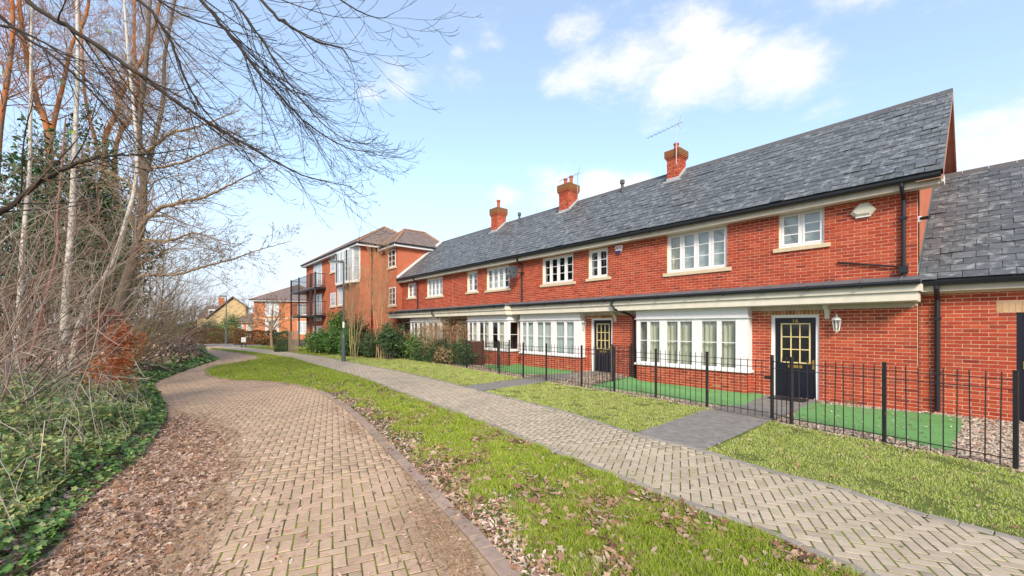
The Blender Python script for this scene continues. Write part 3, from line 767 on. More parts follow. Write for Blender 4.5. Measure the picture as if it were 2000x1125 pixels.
# ------------------------------------------------------------------ lower building on the right
gar = thing('outbuilding', 'low brick building with slate roof and a black door at the right edge', 'building', (3, 11.95, 0))
YG = 11.95; gd = (.33, 1.35, -.1, 2.06)
wall = wall_mesh('wall', M['mortar'], gar, 'x', YG, YG + .25, -.95, 15, -.3, 2.5, [gd])
gl_ = (gd[0] - .24, gd[1] + .24, 2.062, 2.28)
brickwork(wall, 'x', YG, -1, -.945, 6, -.04, 2.46, [gd, gl_], 300, seed=77)
li = MB().box(gl_[0], gl_[1], YG - .002, YG + .01, gl_[2], gl_[3]).build('lintel', M['mortar'], gar)
x = gl_[0]
while x < gl_[1] - .05:
    MB().box(x + .005, x + .07, YG - .009, YG, gl_[2] + .003, gl_[3] - .003).build('brick', M['brick_pale'], li); x += .075
GE, GR = (11.62, 2.74), (15.9, 5.80)
rf = MB(); rf.prism([GE, GR, (20.2, 2.74), (20.2, 2.6), (15.9, 5.66), (GE[0], 2.62)], -.945, 15.3, 'x'); roof = rf.build('roof', M['slate_sub'], gar)
slope_slates(roof, -.93, 5.5, GE, (GR[0] - .05, GR[1] - .04), 300, sw=.33, ex=.25, seed=91)
x = -.9
while x < 5:
    MB().prism([(15.77, 5.72), (15.9, 5.87), (16.03, 5.72), (16.0, 5.7), (15.9, 5.83), (15.8, 5.7)], x + .004, x + .446, 'x').build('ridge_tile', M['ridge'], roof); x += .45
MB().box(-.94, 15, GE[0] + .09, GE[0] + .12, 2.5, 2.67).build('fascia', M['cream_dirty'], roof)
MB().box(-.94, 15, GE[0] + .121, YG - .01, 2.5, 2.52).build('soffit', M['cream'], roof)
g = MB(); ey, ez = GE; g.prism([(ey + .085, ez - .09), (ey + .04, ez - .13), (ey - .02, ez - .125), (ey - .05, ez - .045), (ey + .085, ez - .045)], -.92, 15.2, 'x'); g.build('gutter', M['black_plastic'], roof)
fx = MB(); S = Vector((0, GR[0] - GE[0], GR[1] - GE[1]))
fx.hexa([(-.949, GE[0] + .2, GE[1] + .16), (-.935, GE[0] + .2, GE[1] + .16), (-.935, GR[0], GR[1] + .02), (-.949, GR[0], GR[1] + .02), (-.949, GE[0] + .2, GE[1] + .30), (-.935, GE[0] + .2, GE[1] + .30), (-.935, GR[0], GR[1] + .16), (-.949, GR[0], GR[1] + .16)])
fx.build('flashing', M['lead'], roof)
ypg = YG - .06; xg = FX(1831, ypg)
pipe(gar, [(xg, GE[0] + .02, 2.66), (xg, GE[0] + .02, 2.56), (xg, GE[0] + .1, 2.48), (xg, ypg, 2.34), (xg, ypg, .1)], .042)
d = MB(); d.box(gd[0] + .07, gd[1] - .07, YG + .08, YG + .12, .0, gd[3] - .07)
for k in (0, 1):
    for j in (0, 1):
        a = gd[0] + .16 + k * .38; z = .18 + j * .95; d.box(a, a + .3, YG + .07, YG + .081, z, z + .8)
dd = d.build('door', M['door'], gar)
f = MB(); f.box(gd[0] + .002, gd[0] + .07, YG + .03, YG + .13, 0, gd[3] - .002); f.box(gd[1] - .07, gd[1] - .002, YG + .03, YG + .13, 0, gd[3] - .002); f.box(gd[0] + .07, gd[1] - .07, YG + .03, YG + .13, gd[3] - .07, gd[3] - .002)
f.build('door_frame', M['door'], dd)
MB().box(gd[0] + .08, gd[0] + .13, YG + .05, YG + .08, 1.02, 1.16).build('lock', M['brass'], dd)
MB().box(-.9, 15, 20.0, 20.2, -.2, 2.7).build('back_wall', M['brick_far'], gar); MB().box(14.8, 15, 12.2, 20, -.2, 2.7).build('end_wall', M['brick_far'], gar)
MB().prism([(12.3, 2.6), (19.8, 2.6), (15.9, 5.5)], 14.9, 15, 'x').build('gable_wall', M['brick_far'], gar)

# ------------------------------------------------------------------ things fixed to the houses
def lantern(u, label, s=1.0, Y=None):
    Y = Y or YW
    x = FX(u, Y - .15); z = 1.86
    t = thing('wall_lantern', label, 'lantern', (x, Y - .01, z), 'white lanterns beside the front doors')
    b = MB(); b.box(x - .035, x + .035, Y - .03, Y - .008, z - .02, z + .14); b.tube([(x, Y - .03, z + .06), (x, Y - .09, z + .15), (x, Y - .15, z + .17)], .012, 6); b.build('wall_bracket', M['lamp_white'], t)
    c = (x, Y - .15, z)
    MB().lathe(c, [(.10, .085), (.105, .09), (.085, .12), (.045, .16), (.02, .17), (.025, .19), (.006, .235)], 6).build('lantern_cap', M['lamp_white'], t)
    MB().lathe(c, [(.045, -.15), (.078, .08)], 6).build('lantern_glass', M['glass'], t)
    fr = MB()
    for k in range(6):
        an = 2 * math.pi * (k + .5) / 6
        fr.tube([(c[0] + .048 * math.cos(an), c[1] + .048 * math.sin(an), z - .15), (c[0] + .083 * math.cos(an), c[1] + .083 * math.sin(an), z + .085)], .0075, 4)
    fr.lathe((c[0], c[1], z), [(.05, -.16), (.052, -.148)], 6); fr.lathe((c[0], c[1], z - .2), [(.008, 0), (.03, .03), (.02, .045)], 6); fr.build('lantern_frame', M['lamp_white'], t)
    MB().lathe((c[0], c[1], z - .1), [(.016, 0), (.02, .06), (.01, .09)], 8).build('bulb', M['white'], t)
lantern(1634, 'white wall lantern on the brickwork right of the door numbered 16')
lantern(1138.7, 'white wall lantern between the white-blind bay and the second navy door')
lantern(912.8, 'small far white lantern right of the third house door')
lantern(781, 'farthest white lantern, left of the door nearest the apartment block')
# hexagonal alarm box
def ring(cx, cz, y, pts): return [(cx + p, y, cz + q) for (p, q) in pts]
u_, v_ = 1685.5, 409; x = FX(u_, YW); tt = YW / (.7586 * (u_ - 313)); z = 1.8 + (638 - v_) * tt
t = thing('alarm_box', 'cream six-sided alarm box on the upper brick wall of the end house', 'alarm box', (x, YW - .007, z))
hexo = [(-.22, -.07), (-.12, -.16), (.14, -.16), (.23, -.05), (.10, .13), (-.06, .13)]; hexi = [(p * .72, q * .72 + .01) for p, q in hexo]
mb = MB(); n = 6; mb.v = ring(x, z, YW - .007, hexo) + ring(x, z, YW - .05, hexo) + ring(x, z, YW - .09, hexi)
for a in (0, 6):
    for k in range(6): k2 = (k + 1) % 6; mb.f.append((a + k, a + k2, a + 6 + k2, a + 6 + k))
mb.f.append(tuple(range(12, 18))); mb.build('box_cover', M['box_cream'], t)
MB().box(x - .12, x + .14, YW - .06, YW - .012, z - .185, z - .162).build('strobe_strip', M['box_white'], t)
# shield alarm box
x = FX(1208.5, YW - .05); tt = YW / (.7586 * (1208.5 - 313)); z = 1.8 + (638 - 487) * tt
t = thing('alarm_box', 'small white shield alarm box with blue base and red lettering under the eaves', 'alarm box', (x, YW - .007, z))
sh = [(-.13, .12), (.13, .12), (.15, .04), (.10, -.10), (0, -.17), (-.10, -.10), (-.15, .04)]
mb = MB(); mb.prism([(x + p, z + q) for p, q in sh], YW - .07, YW - .008, 'y'); mb.build('box_cover', M['box_white'], t, bevel=.008)
mb = MB(); mb.prism([(x + p * 1.02, z + q) for p, q in [(-.105, -.06), (.105, -.06), (.09, -.11), (0, -.18), (-.09, -.11)]], YW - .076, YW - .071, 'y'); mb.build('blue_base', M['blue'], t)
cu = bpy.data.curves.new('lettering', 'FONT'); cu.body = 'ADT'; cu.size = .12; cu.extrude = .002; cu.align_x = 'CENTER'; cu.materials.append(M['red'])
o = bpy.data.objects.new('lettering', cu); COL.objects.link(o); o.parent = t; o.location = Vector((x, YW - .072, z - .01)) - org(t); o.rotation_euler = (R(90), 0, 0); text_to_mesh(o)
# camera on the corner
x, y, z = -.95, YW + .1, 1.8 + (638 - 429) * .0106
t = thing('security_camera', 'small white and black security camera on the gable corner above the low roof', 'camera', (x, y, z))
MB().box(x, x + .05, y - .04, y + .04, z - .06, z + .06).build('mount', M['box_white'], t)
MB().tube([(x + .04, y - .02, z + .01), (x + .17, y - .1, z + .0)], .034, 10).build('camera_body', M['black_plastic'], t)
# satellite dish
xd = FX(1000, YW - .45); tt = (YW - .45) / (.7586 * (1000 - 313)); zd = 1.8 + (638 - 531) * tt
t = thing('satellite_dish', 'dark grey satellite dish on the wall beside the long upper downpipe', 'satellite dish', (xd + .3, YW - .01, zd))
c = Vector((xd, YW - .42, zd)); ax = Vector((.45, -1, .25)).normalized(); a1 = ax.cross(Vector((0, 0, 1))).normalized(); a2 = a1.cross(ax)
mb = MB(); prof = [(0, -.05), (.12, -.04), (.2, -.02), (.26, .01), (.27, .01)]
for (r, hgt) in prof:
    for k in range(20):
        an = 2 * math.pi * k / 20; mb.v.append(tuple(c + ax * hgt + a1 * r * math.cos(an) + a2 * r * 1.08 * math.sin(an)))
for i in range(4):
    for k in range(20): k2 = (k + 1) % 20; mb.f.append((i * 20 + k, i * 20 + k2, i * 20 + 20 + k2, i * 20 + 20 + k))
mb.build('dish', M['grey_plastic'], t, smooth=True)
MB().tube([tuple(c - ax * .03), (xd + .2, YW - .2, zd - .02), (xd + .32, YW - .02, zd - .02)], .02, 6).build('wall_arm', M['black_plastic'], t)
mb = MB(); mb.tube([tuple(c - a2 * .25), tuple(c + ax * .3 - a2 * .1)], .01, 5); mb.box(c.x + ax.x * .3 - .03, c.x + ax.x * .3 + .03, c.y + ax.y * .3 - .04, c.y + ax.y * .3 + .03, zd - .06, zd + .04); mb.build('feed_arm', M['grey_plastic'], t)
# aerials
def aerial(x, y, z0, z1, boom, label, els):
    t = thing('tv_aerial', label, 'aerial', (x, y, z0))
    MB().tube([(x, y, z0), (x, y, z1)], .014, 6).build('mast', M['alu'], t)
    p, q = Vector(boom[0]), Vector(boom[1]); MB().tube([p, q], .010, 5).build('boom', M['alu'], t)
    d_ = (q - p).normalized(); s_ = Vector((-d_.y, d_.x, 0)).normalized()
    for k in range(els):
        f = k / (els - 1); c = p.lerp(q, f); l = .10 + .03 * (1 - f)
        MB().tube([c - s_ * l, c + s_ * l], .005, 4).build('element', M['alu'], t)
    c = p.lerp(q, .1)
    for k in (-1, 1): MB().tube([c - d_ * 0, c - d_ * .14 + Vector((0, 0, k * .26))], .008, 4).build('reflector', M['alu'], t)
def Wp(u, v, Y):
    tt = Y / (.7586 * (u - 313)); return (FX(u, Y), Y, 1.8 + (638 - v) * tt)
m_ = Wp(1329, 318, 14.3)
aerial(m_[0], m_[1] - .3, 7.6, Wp(1329, 238, 14.0)[2], (Wp(1331, 239, 14.0), Wp(1264.5, 270, 14.0)), 'tall thin television aerial on the nearest chimney, boom pointing left', 9)
m_ = Wp(1131, 385, 14.1)
aerial(m_[0], m_[1] - .1, 7.7, Wp(1131, 337, 14.0)[2], (Wp(1132, 338, 14.0), Wp(1092, 354, 14.0)), 'smaller television aerial beside the twin-pot chimney', 7)
# ------------------------------------------------------------------ ground, road, footpath, kerbs
nrg = np.random.default_rng(7)
M['soil'] = islands('soil_and_moss', [(.075, .06, .035), (.09, .075, .04)], .95, 3, .6, bmp=.6, bdist=.02, patch=((.07, .10, .025), 1.2, .48, .62, .8), patch2=((.16, .11, .07), 9, .55, .7, .5))
M['turf_soil'] = islands('soil_under_grass', [(.11, .14, .03), (.10, .13, .03)], .95, 5, .6, bmp=.6, bdist=.02, patch=((.10, .075, .045), 3, .55, .66, .8))
M['joint'] = islands('mossy_joint', [(.05, .055, .02), (.07, .07, .03)], .95, 8, .5, bmp=.4, patch=((.17, .20, .02), 2.2, .40, .56, .9), patch2=((.05, .045, .03), 1.4, .55, .7, .7))
M['paver_road'] = islands('buff_pink_paver', [(.43, .305, .21), (.47, .335, .235), (.40, .275, .195), (.50, .36, .255), (.44, .31, .22)], .85, 16, .35, .3, bmp=.5, bdist=.003,
                          patch=((.24, .18, .13), .9, .50, .75, .6), patch2=((.20, .15, .11), 7, .58, .76, .55), patch3=((.16, .16, .06), 2.3, .60, .75, .45))
M['paver_path'] = islands('grey_buff_paver', [(.40, .335, .255), (.44, .37, .285), (.36, .30, .23), (.47, .40, .31), (.41, .345, .265)], .85, 16, .35, .3, bmp=.5, bdist=.003,
                          patch=((.24, .22, .18), 1.1, .50, .75, .6), patch2=((.16, .16, .10), 5, .62, .8, .55), patch3=((.46, .42, .37), 13, .62, .72, .5))
M['edging'] = islands('grey_edging_block', [(.29, .215, .175), (.34, .255, .21), (.24, .185, .155)], .85, 14, .45, .3, bmp=.5, bdist=.003, patch=((.13, .14, .05), 3, .6, .72, .7))
M['path_edging'] = islands('grey_path_edging', [(.26, .235, .205), (.30, .27, .235), (.22, .20, .175)], .85, 14, .45, .3, bmp=.5, bdist=.003, patch=((.13, .14, .05), 3, .6, .72, .7))
M['concrete'] = plain('dark_tarmac_path', (.22, .21, .195), .9, 7, .9, .25, bmp=.6)
M['turf_art'] = islands('artificial_turf', [(.17, .38, .14), (.14, .33, .11)], .9, 120, .55, .2, bmp=.9, patch=((.10, .20, .07), 2.5, .5, .7, .6), patch2=((.25, .36, .2), 9, .55, .75, .35))
M['tarmac'] = plain('far_road_surface', (.20, .185, .175), .9, 2, .3)

def sheet(name, polys, z, mat, **kw):
    v = []; f = []
    for p in polys:
        n = len(v); v += [(q[0], q[1], z) for q in p]; f.append(tuple(range(n, n + len(p))))
    me = raw_mesh(name, v, f, mat)
    return tag(link(name, me), kind='structure')
def inside(poly, P):
    x, y = P[:, 0], P[:, 1]; c = np.zeros(len(P), bool); n = len(poly)
    for i in range(n):
        x1, y1 = poly[i][0], poly[i][1]; x2, y2 = poly[(i + 1) % n][0], poly[(i + 1) % n][1]
        if y1 == y2: continue
        m = ((y1 > y) != (y2 > y)) & (x < (x2 - x1) * (y - y1) / (y2 - y1) + x1); c ^= m
    return c
def gp(lst): return [(G(u, v).x, G(u, v).y) for u, v in lst]
def catmull(pts, step=.25):
    out = []
    P = [np.array(p, float) for p in pts]; P = [2 * P[0] - P[1]] + P + [2 * P[-1] - P[-2]]
    for i in range(1, len(P) - 2):
        a, b, c, d = P[i - 1:i + 3]; n = max(2, int(np.linalg.norm(c - b) / step))
        for k in range(n):
            t = k / n; out.append(tuple(.5 * ((2 * b) + (-a + c) * t + (2 * a - 5 * b + 4 * c - d) * t * t + (-a + 3 * b - 3 * c + d) * t ** 3)))
    out.append(tuple(P[-2])); return out

PX = lambda lst: catmull(gp(lst), .3)
near_px = [(1940, 1230), (1672, 1124), (1560, 1076), (1488, 1044), (1344, 991), (1200, 934), (1053, 874), (940, 827), (864, 798), (789, 771), (713, 742), (657, 725), (600, 709), (563, 698.5), (492, 688.5), (456, 684.5), (412, 680)]
far_px = [(2100, 1083), (2000, 1056), (1800, 1004), (1640, 954), (1520, 924), (1372, 880), (1240, 847), (1091, 801), (1015, 783), (925, 760), (827, 736), (762, 722.5), (700, 710.5), (634, 698), (581, 690.5), (528, 683.5), (457, 677)]
path_near = PX(near_px); path_far = PX(far_px)
kerb_px = [(1110, 1240), (1010, 1125), (940, 1047), (864, 972), (811, 919), (751, 859), (694, 806), (649, 776), (619, 763), (575, 752), (520, 746.5), (460, 744), (425, 738), (408, 730), (412, 722), (430, 715), (470, 708.5), (503, 702), (506, 697), (474, 690.5), (440, 686), (412, 682.5)]
kerb = PX(kerb_px)
wood_pts = [(3, -1.6), (0, -1.4), (-2, -1.2), (-4.56, -.80), (-6.1, -.65), (-7.4, -.33), (-9.2, -.12), (-11.3, 0), (-14, -.12), (-16.9, -.25), (-20, .35), (-23.3, 1.2), (-27.6, 2.3), (-32, 2.1), (-37, 2.3), (-42.7, 2.9), (-55, 3.4), (-90, 4.5)]
wood_edge = catmull(wood_pts, .5)
_wx = np.array([p[0] for p in wood_edge][::-1]); _wy = np.array([p[1] for p in wood_edge][::-1])
def yb(x): return np.interp(x, _wx, _wy)

# the big ground sheet, with the wooded bank rising to the left of the road
gx = np.concatenate([np.linspace(-900, -95, 14), np.arange(-90, -30, 1.5), np.arange(-30, 6, .35), np.linspace(7, 60, 14), [200, 600]])
gy = np.concatenate([[-900, -300, -120, -60], np.arange(-40, -12, 2.0), np.arange(-12, 5, .35), np.linspace(6, 60, 16), [120, 300, 900]])
GXm, GYm = np.meshgrid(gx, gy, indexing='ij')
def bank_h(x, y):
    d = yb(x) - y
    h = np.where(d > -.1, .06, 0) + .5 * (1 - np.exp(-np.clip(d, 0, None) / 1.6))
    return np.where((x < 5) & (x > -95), h * (1 + .25 * np.sin(x * 1.1) * np.cos(y * 1.7)), 0)
GZ = -.03 + bank_h(GXm, GYm)
V = np.stack([GXm, GYm, GZ], -1).reshape(-1, 3); ni, nj = GXm.shape
I = np.arange(ni * nj).reshape(ni, nj)
F = np.stack([I[:-1, :-1], I[1:, :-1], I[1:, 1:], I[:-1, 1:]], -1).reshape(-1, 4)
tag(link('ground', raw_mesh('ground', V, F, M['soil'], True)), kind='structure')

road_poly = [p for p in kerb if True] + [(-46, 4.6), (-46, 2.9)] + [(x, y - .25) for x, y in wood_edge[::-1] if x > -46] + [(3, 0.2)]
road = sheet('road', [road_poly], 0.010, M['joint'])
path_poly = path_near + path_far[::-1]
foot = sheet('footpath', [path_poly], 0.0145, M['joint'])
far_path = sheet('far_path', [[(-40, 3.2), (-47, 2.6), (-110, 2), (-110, 8), (-60, 7.6), (-46, 7.6), (-40.5, 6.2)]], .006, M['tarmac'])

def herring(parent, poly, ang, w, zt, mat, bbox, maxd, seed):
    rng = np.random.default_rng(seed); ca, sa = math.cos(ang), math.sin(ang)
    cx = np.array([[bbox[0], bbox[2]], [bbox[0], bbox[3]], [bbox[1], bbox[2]], [bbox[1], bbox[3]]])
    lc = np.stack([cx[:, 0] * ca + cx[:, 1] * sa, -cx[:, 0] * sa + cx[:, 1] * ca], -1) / w
    i0, j0 = np.floor(lc.min(0)).astype(int) - 2; i1, j1 = np.ceil(lc.max(0)).astype(int) + 2
    II, JJ = np.meshgrid(np.arange(i0, i1), np.arange(j0, j1), indexing='ij'); s = (II - JJ) % 4
    g = .066
    out = []
    for kind, sel in ((0, s == 0), (1, s == 3)):
        i, j = II[sel], JJ[sel]
        sx_, sy_ = (2, 1) if kind == 0 else (1, 2)
        cc = np.stack([(i + sx_ / 2) * w, (j + sy_ / 2) * w], -1)
        wc = np.stack([cc[:, 0] * ca - cc[:, 1] * sa, cc[:, 0] * sa + cc[:, 1] * ca], -1)
        m = inside(poly, wc); m &= (np.hypot(wc[:, 0], wc[:, 1]) < maxd)
        for c in wc[m]: out.append((c[0], c[1], kind))
    out.sort(key=lambda c: (abs((c[0] * RGT.x + c[1] * RGT.y) / max(.5, c[0] * FWD.x + c[1] * FWD.y)) > 1.27 or c[0] * FWD.x + c[1] * FWD.y < 2.9, c[0] ** 2 + c[1] ** 2))
    hl, hw = w - g * w, w / 2 - g * w / 2 * 1.6
    be = .0035
    base = [(-hl, -hw, 0), (hl, -hw, 0), (hl, hw, 0), (-hl, hw, 0), (-hl, -hw, zt - be), (hl, -hw, zt - be), (hl, hw, zt - be), (-hl, hw, zt - be),
            (-hl + be, -hw + be, zt), (hl - be, -hw + be, zt), (hl - be, hw - be, zt), (-hl + be, hw - be, zt)]
    Fb = [(8, 9, 10, 11)]
    for a in (0, 4):
        for k in range(4): k2 = (k + 1) % 4; Fb.append((a + k, a + k2, a + 4 + k2, a + 4 + k))
    me = raw_mesh('paver', base, Fb, mat); me0 = me
    for (x, y, k) in out[:300]:
        o = link('paver', me0, parent, (x, y, rng.uniform(-.002, .002)))
        o.rotation_euler = (rng.normal(0, .006), rng.normal(0, .006), ang + (math.pi / 2 if k else 0) + rng.normal(0, .008))
    r = np.array(out[300:])
    if len(r):
        B = np.array(base); n = len(r); a = ang + r[:, 2] * math.pi / 2 + rng.normal(0, .008, n)
        c_, s_ = np.cos(a), np.sin(a)
        X = r[:, 0, None] + B[None, :, 0] * c_[:, None] - B[None, :, 1] * s_[:, None]
        Y = r[:, 1, None] + B[None, :, 0] * s_[:, None] + B[None, :, 1] * c_[:, None]
        Z = np.broadcast_to(B[None, :, 2], X.shape) + rng.uniform(-.002, .002, n)[:, None] + B[None, :, 0] * rng.normal(0, .006, n)[:, None]
        VV = np.stack([X, Y, Z], -1).reshape(-1, 3); FF = (np.array(Fb)[None] + (np.arange(n) * 12)[:, None, None]).reshape(-1, 4)
        tag(link('pavers', raw_mesh('pavers', VV, FF, mat), parent), kind='stuff')
# inset outlines so that the edging covers the cut ends
def offset(line, d):
    out = []
    for i, p in enumerate(line):
        a = line[max(0, i - 1)]; b = line[min(len(line) - 1, i + 1)]; t = np.array(b) - np.array(a); l = np.hypot(*t) or 1; t = t / l
        out.append((p[0] - t[1] * d, p[1] + t[0] * d))
    return out
herring(road, road_poly, R(73), .1, .014, M['paver_road'], (-45, 2, -1.5, 8), 46, 3)
herring(foot, offset(path_near, -.07) + offset(path_far, .07)[::-1], R(27), .1, .018, M['paver_path'], (-44, 3, 1, 9), 46, 4)

def blocks(parent, line, off, wid, length, z0, z1, mat, name, nobj, seed):
    rng = random.Random(seed); L = offset(line, off); d = [0]
    for a, b in zip(L, L[1:]): d.append(d[-1] + math.hypot(b[0] - a[0], b[1] - a[1]))
    xs = [p[0] for p in L]; ys = [p[1] for p in L]; it = []; s = 0
    while s < d[-1] - length:
        m = s + length / 2; x = float(np.interp(m, d, xs)); y = float(np.interp(m, d, ys)); x1 = float(np.interp(m + .1, d, xs)); y1 = float(np.interp(m + .1, d, ys))
        it.append((x, y, math.atan2(y1 - y, x1 - x))); s += length
    it.sort(key=lambda q: (q[0] * FWD.x + q[1] * FWD.y < 2.2, q[0] ** 2 + q[1] ** 2))
    hl, hw = length / 2 - .004, wid / 2; b = .008
    def vs(x, y, a, dz):
        ca, sa = math.cos(a), math.sin(a); o = []
        for (p, q, z) in [(-hl, -hw, z0), (hl, -hw, z0), (hl, hw, z0), (-hl, hw, z0), (-hl, -hw, z1 - b), (hl, -hw, z1 - b), (hl, hw, z1 - b), (-hl, hw, z1 - b), (-hl + b * .6, -hw + b, z1), (hl - b * .6, -hw + b, z1), (hl - b * .6, hw - b, z1), (-hl + b * .6, hw - b, z1)]:
            o.append((x + p * ca - q * sa, y + p * sa + q * ca, z + dz))
        return o
    Fb = [(8, 9, 10, 11)]
    for a in (0, 4):
        for k in range(4): k2 = (k + 1) % 4; Fb.append((a + k, a + k2, a + 4 + k2, a + 4 + k))
    me = raw_mesh(name, vs(0, 0, 0, 0), Fb, mat); rest = MB()
    for i, (x, y, a) in enumerate(it):
        if i < nobj:
            o = link(name, me, parent, (x, y, rng.uniform(-.003, .003))); o.rotation_euler = (rng.gauss(0, .012), rng.gauss(0, .008), a + rng.gauss(0, .01))
        else:
            n = len(rest.v); rest.v += vs(x, y, a, rng.uniform(-.003, .003)); rest.f += [tuple(n + k for k in f) for f in Fb]
    if rest.f: tag(link(name + 's', raw_mesh(name + 's', rest.v, rest.f, mat), parent), kind='stuff')
kerb_o = tag(link('kerb', raw_mesh('kerb', [(p[0], p[1], .005) for p in offset(kerb, -.0)] + [(p[0], p[1], .005) for p in offset(kerb, .12)],
    [(i, i + 1, len(kerb) + i + 1, len(kerb) + i) for i in range(len(kerb) - 1)], M['joint'])), kind='structure')
blocks(kerb_o, kerb, .068, .132, .205, -.02, .045, M['edging'], 'kerb_block', 200, 5)
blocks(foot, path_near, -.055, .105, .205, -.02, .026, M['path_edging'], 'edging_block', 150, 6)
blocks(foot, path_far, .055, .105, .205, -.02, .026, M['path_edging'], 'edging_block', 150, 8)

# concrete link paths, gardens
linkA = gp([(1240, 848), (1376, 881), (1440, 858), (1500, 826), (1596, 793), (1600, 790), (1500, 772), (1420, 800), (1384, 802)])
linkB = gp([(898, 756), (940, 765), (1068, 747), (1135, 738), (1150, 730), (1100, 730), (1022, 739)])

fence_px = [(2120, 942), (1984, 918), (1727, 866), (1546, 832), (1508, 820), (1381, 798), (1281, 779), (1200, 766.5), (1136, 757), (1067, 745.5), (1022, 739), (975, 731), (911, 719.5), (870, 712.5), (830, 706), (790, 700.5), (755, 696), (720, 692)]
fence = gp(fence_px)
# garden strip between railing and houses: gravel bed rising a little towards the farther houses
def gz_(x, y):
    fy = np.interp(x, [p[0] for p in fence[::-1]], [p[1] for p in fence[::-1]])
    top = np.interp(x, [-30, -11, -8, -7, 3], [.2, .19, .18, .05, .03])
    return .012 + top * np.clip((y - fy) / (YW - fy), 0, 1)
xs = np.linspace(-27, 8, 141); vv = []; ff = []
for x in xs:
    fy = float(np.interp(x, [p[0] for p in fence[::-1]], [p[1] for p in fence[::-1]]))
    for k in range(6):
        y = fy + (YW + .3 - fy) * k / 5; vv.append((x, y, float(gz_(x, y))))
for i in range(len(xs) - 1):
    for k in range(5): ff.append((i * 6 + k, i * 6 + 6 + k, i * 6 + 7 + k, i * 6 + 1 + k))
M['bed'] = plain('gravel_bed_soil', (.22, .17, .13), .95, 25, .7, .2, bmp=.8)
tag(link('garden_bed', raw_mesh('garden_bed', vv, ff, M['bed'])), kind='structure')
for la, oa, ia in (('A', [(1240, 848), (1376, 881), (1508, 822), (1381, 799)], [(-3.62, 11.76), (-2.58, 11.76)]), ('B', [(898, 756), (940, 765), (1067, 747), (1022, 740)], [(-9.34, 11.76), (-8.43, 11.76)])):
    o4 = gp(oa); V_ = [(x, y, .018) for x, y in o4]; a_, b_ = o4[3], o4[2]; n_ = 6; V_ += [(a_[0] + (ia[0][0] - a_[0]) * k / n_, a_[1] + (ia[0][1] - a_[1]) * k / n_) for k in range(n_ + 1)] + [(b_[0] + (ia[1][0] - b_[0]) * k / n_, b_[1] + (ia[1][1] - b_[1]) * k / n_) for k in range(n_ + 1)]
    V_ = [v if len(v) == 3 else (v[0], v[1], float(gz_(v[0], v[1])) + .014) for v in V_]
    F_ = [(0, 1, 2, 3)] + [(4 + k, 5 + n_ + k, 6 + n_ + k, 5 + k) for k in range(n_)]
    tag(link('concrete_path', raw_mesh('concrete_path', V_, F_, M['concrete'])), kind='structure')
def art_turf(poly_px, label, lift=.018):
    P = gp(poly_px); P = [(x, y) for x, y in P]
    n = len(P); vt = [(x, y, float(gz_(x, y)) + lift) for x, y in P]; vb = [(x, y, float(gz_(x, y)) - .01) for x, y in P]
    c = (sum(p[0] for p in P) / n, sum(p[1] for p in P) / n, 0)
    f = [tuple(range(n))] + [(i, (i + 1) % n, n + (i + 1) % n, n + i) for i in range(n)]
    me = raw_mesh('artificial_turf', [(a - c[0], b - c[1], d) for a, b, d in vt + vb], f, M['turf_art'])
    o = link('artificial_turf', me, None, c); tag(o, label, 'artificial turf'); return P
AT = []
AT.append(art_turf([(1548, 820), (1560, 803), (1588, 792), (1612, 794), (1690, 803), (1790, 812), (1850, 818), (1878, 824), (1878, 838), (1857, 882), (1820, 877), (1740, 858), (1640, 838)], 'bright green artificial turf mat right of door 16 by the stones'))
AT.append(art_turf([(1150, 758), (1200, 749), (1240, 744), (1300, 751), (1462, 771), (1496, 776), (1450, 795), (1400, 794), (1281, 774), (1200, 762)], 'artificial turf strip under the beige-curtained bay window'))
AT.append(art_turf([(945, 719), (1014, 718), (1075, 723), (1130, 730), (1115, 736), (1060, 736), (1022, 734), (960, 724)], 'far green turf patch under the white-blind bay window', .03))

# grass patches
mid_poly = offset(kerb, .13)[::-1] + [(p[0], p[1]) for p in offset(path_near, -.0)[::-1]]
mid_poly = [p for p in offset(kerb, .12)] + [p for p in path_near[::-1]]
midg = sheet('grass_verge', [mid_poly], .002, M['turf_soil'])
strip = []
def between(line_a, line_b, xa, xb):       # ground between path_far and the fence for x from xa to xb
    a = [(x, float(np.interp(x, [p[0] for p in line_a[::-1]], [p[1] for p in line_a[::-1]]))) for x in np.linspace(xa, xb, 60)]
    b = [(x, float(np.interp(x, [p[0] for p in line_b[::-1]], [p[1] for p in line_b[::-1]]))) for x in np.linspace(xa, xb, 60)]
    return a + b[::-1]
lawn_poly = between(path_far, fence, -27, 3)
lawn = sheet('front_lawn', [lawn_poly], .008, M['turf_soil'])
far_lawn_poly = [(-27, 7.0), (-27, 10.4), (-46, 9.5), (-46, 7.7), (-40, 6.5)]
far_lawn_poly = [(x, float(np.interp(x, [p[0] for p in path_far[::-1]], [p[1] for p in path_far[::-1]]))) for x in np.linspace(-27, -44, 30)] + [(-44, 9.6), (-27, 9.6)]
sheet('far_lawn', [far_lawn_poly], .007, M['turf_soil'])

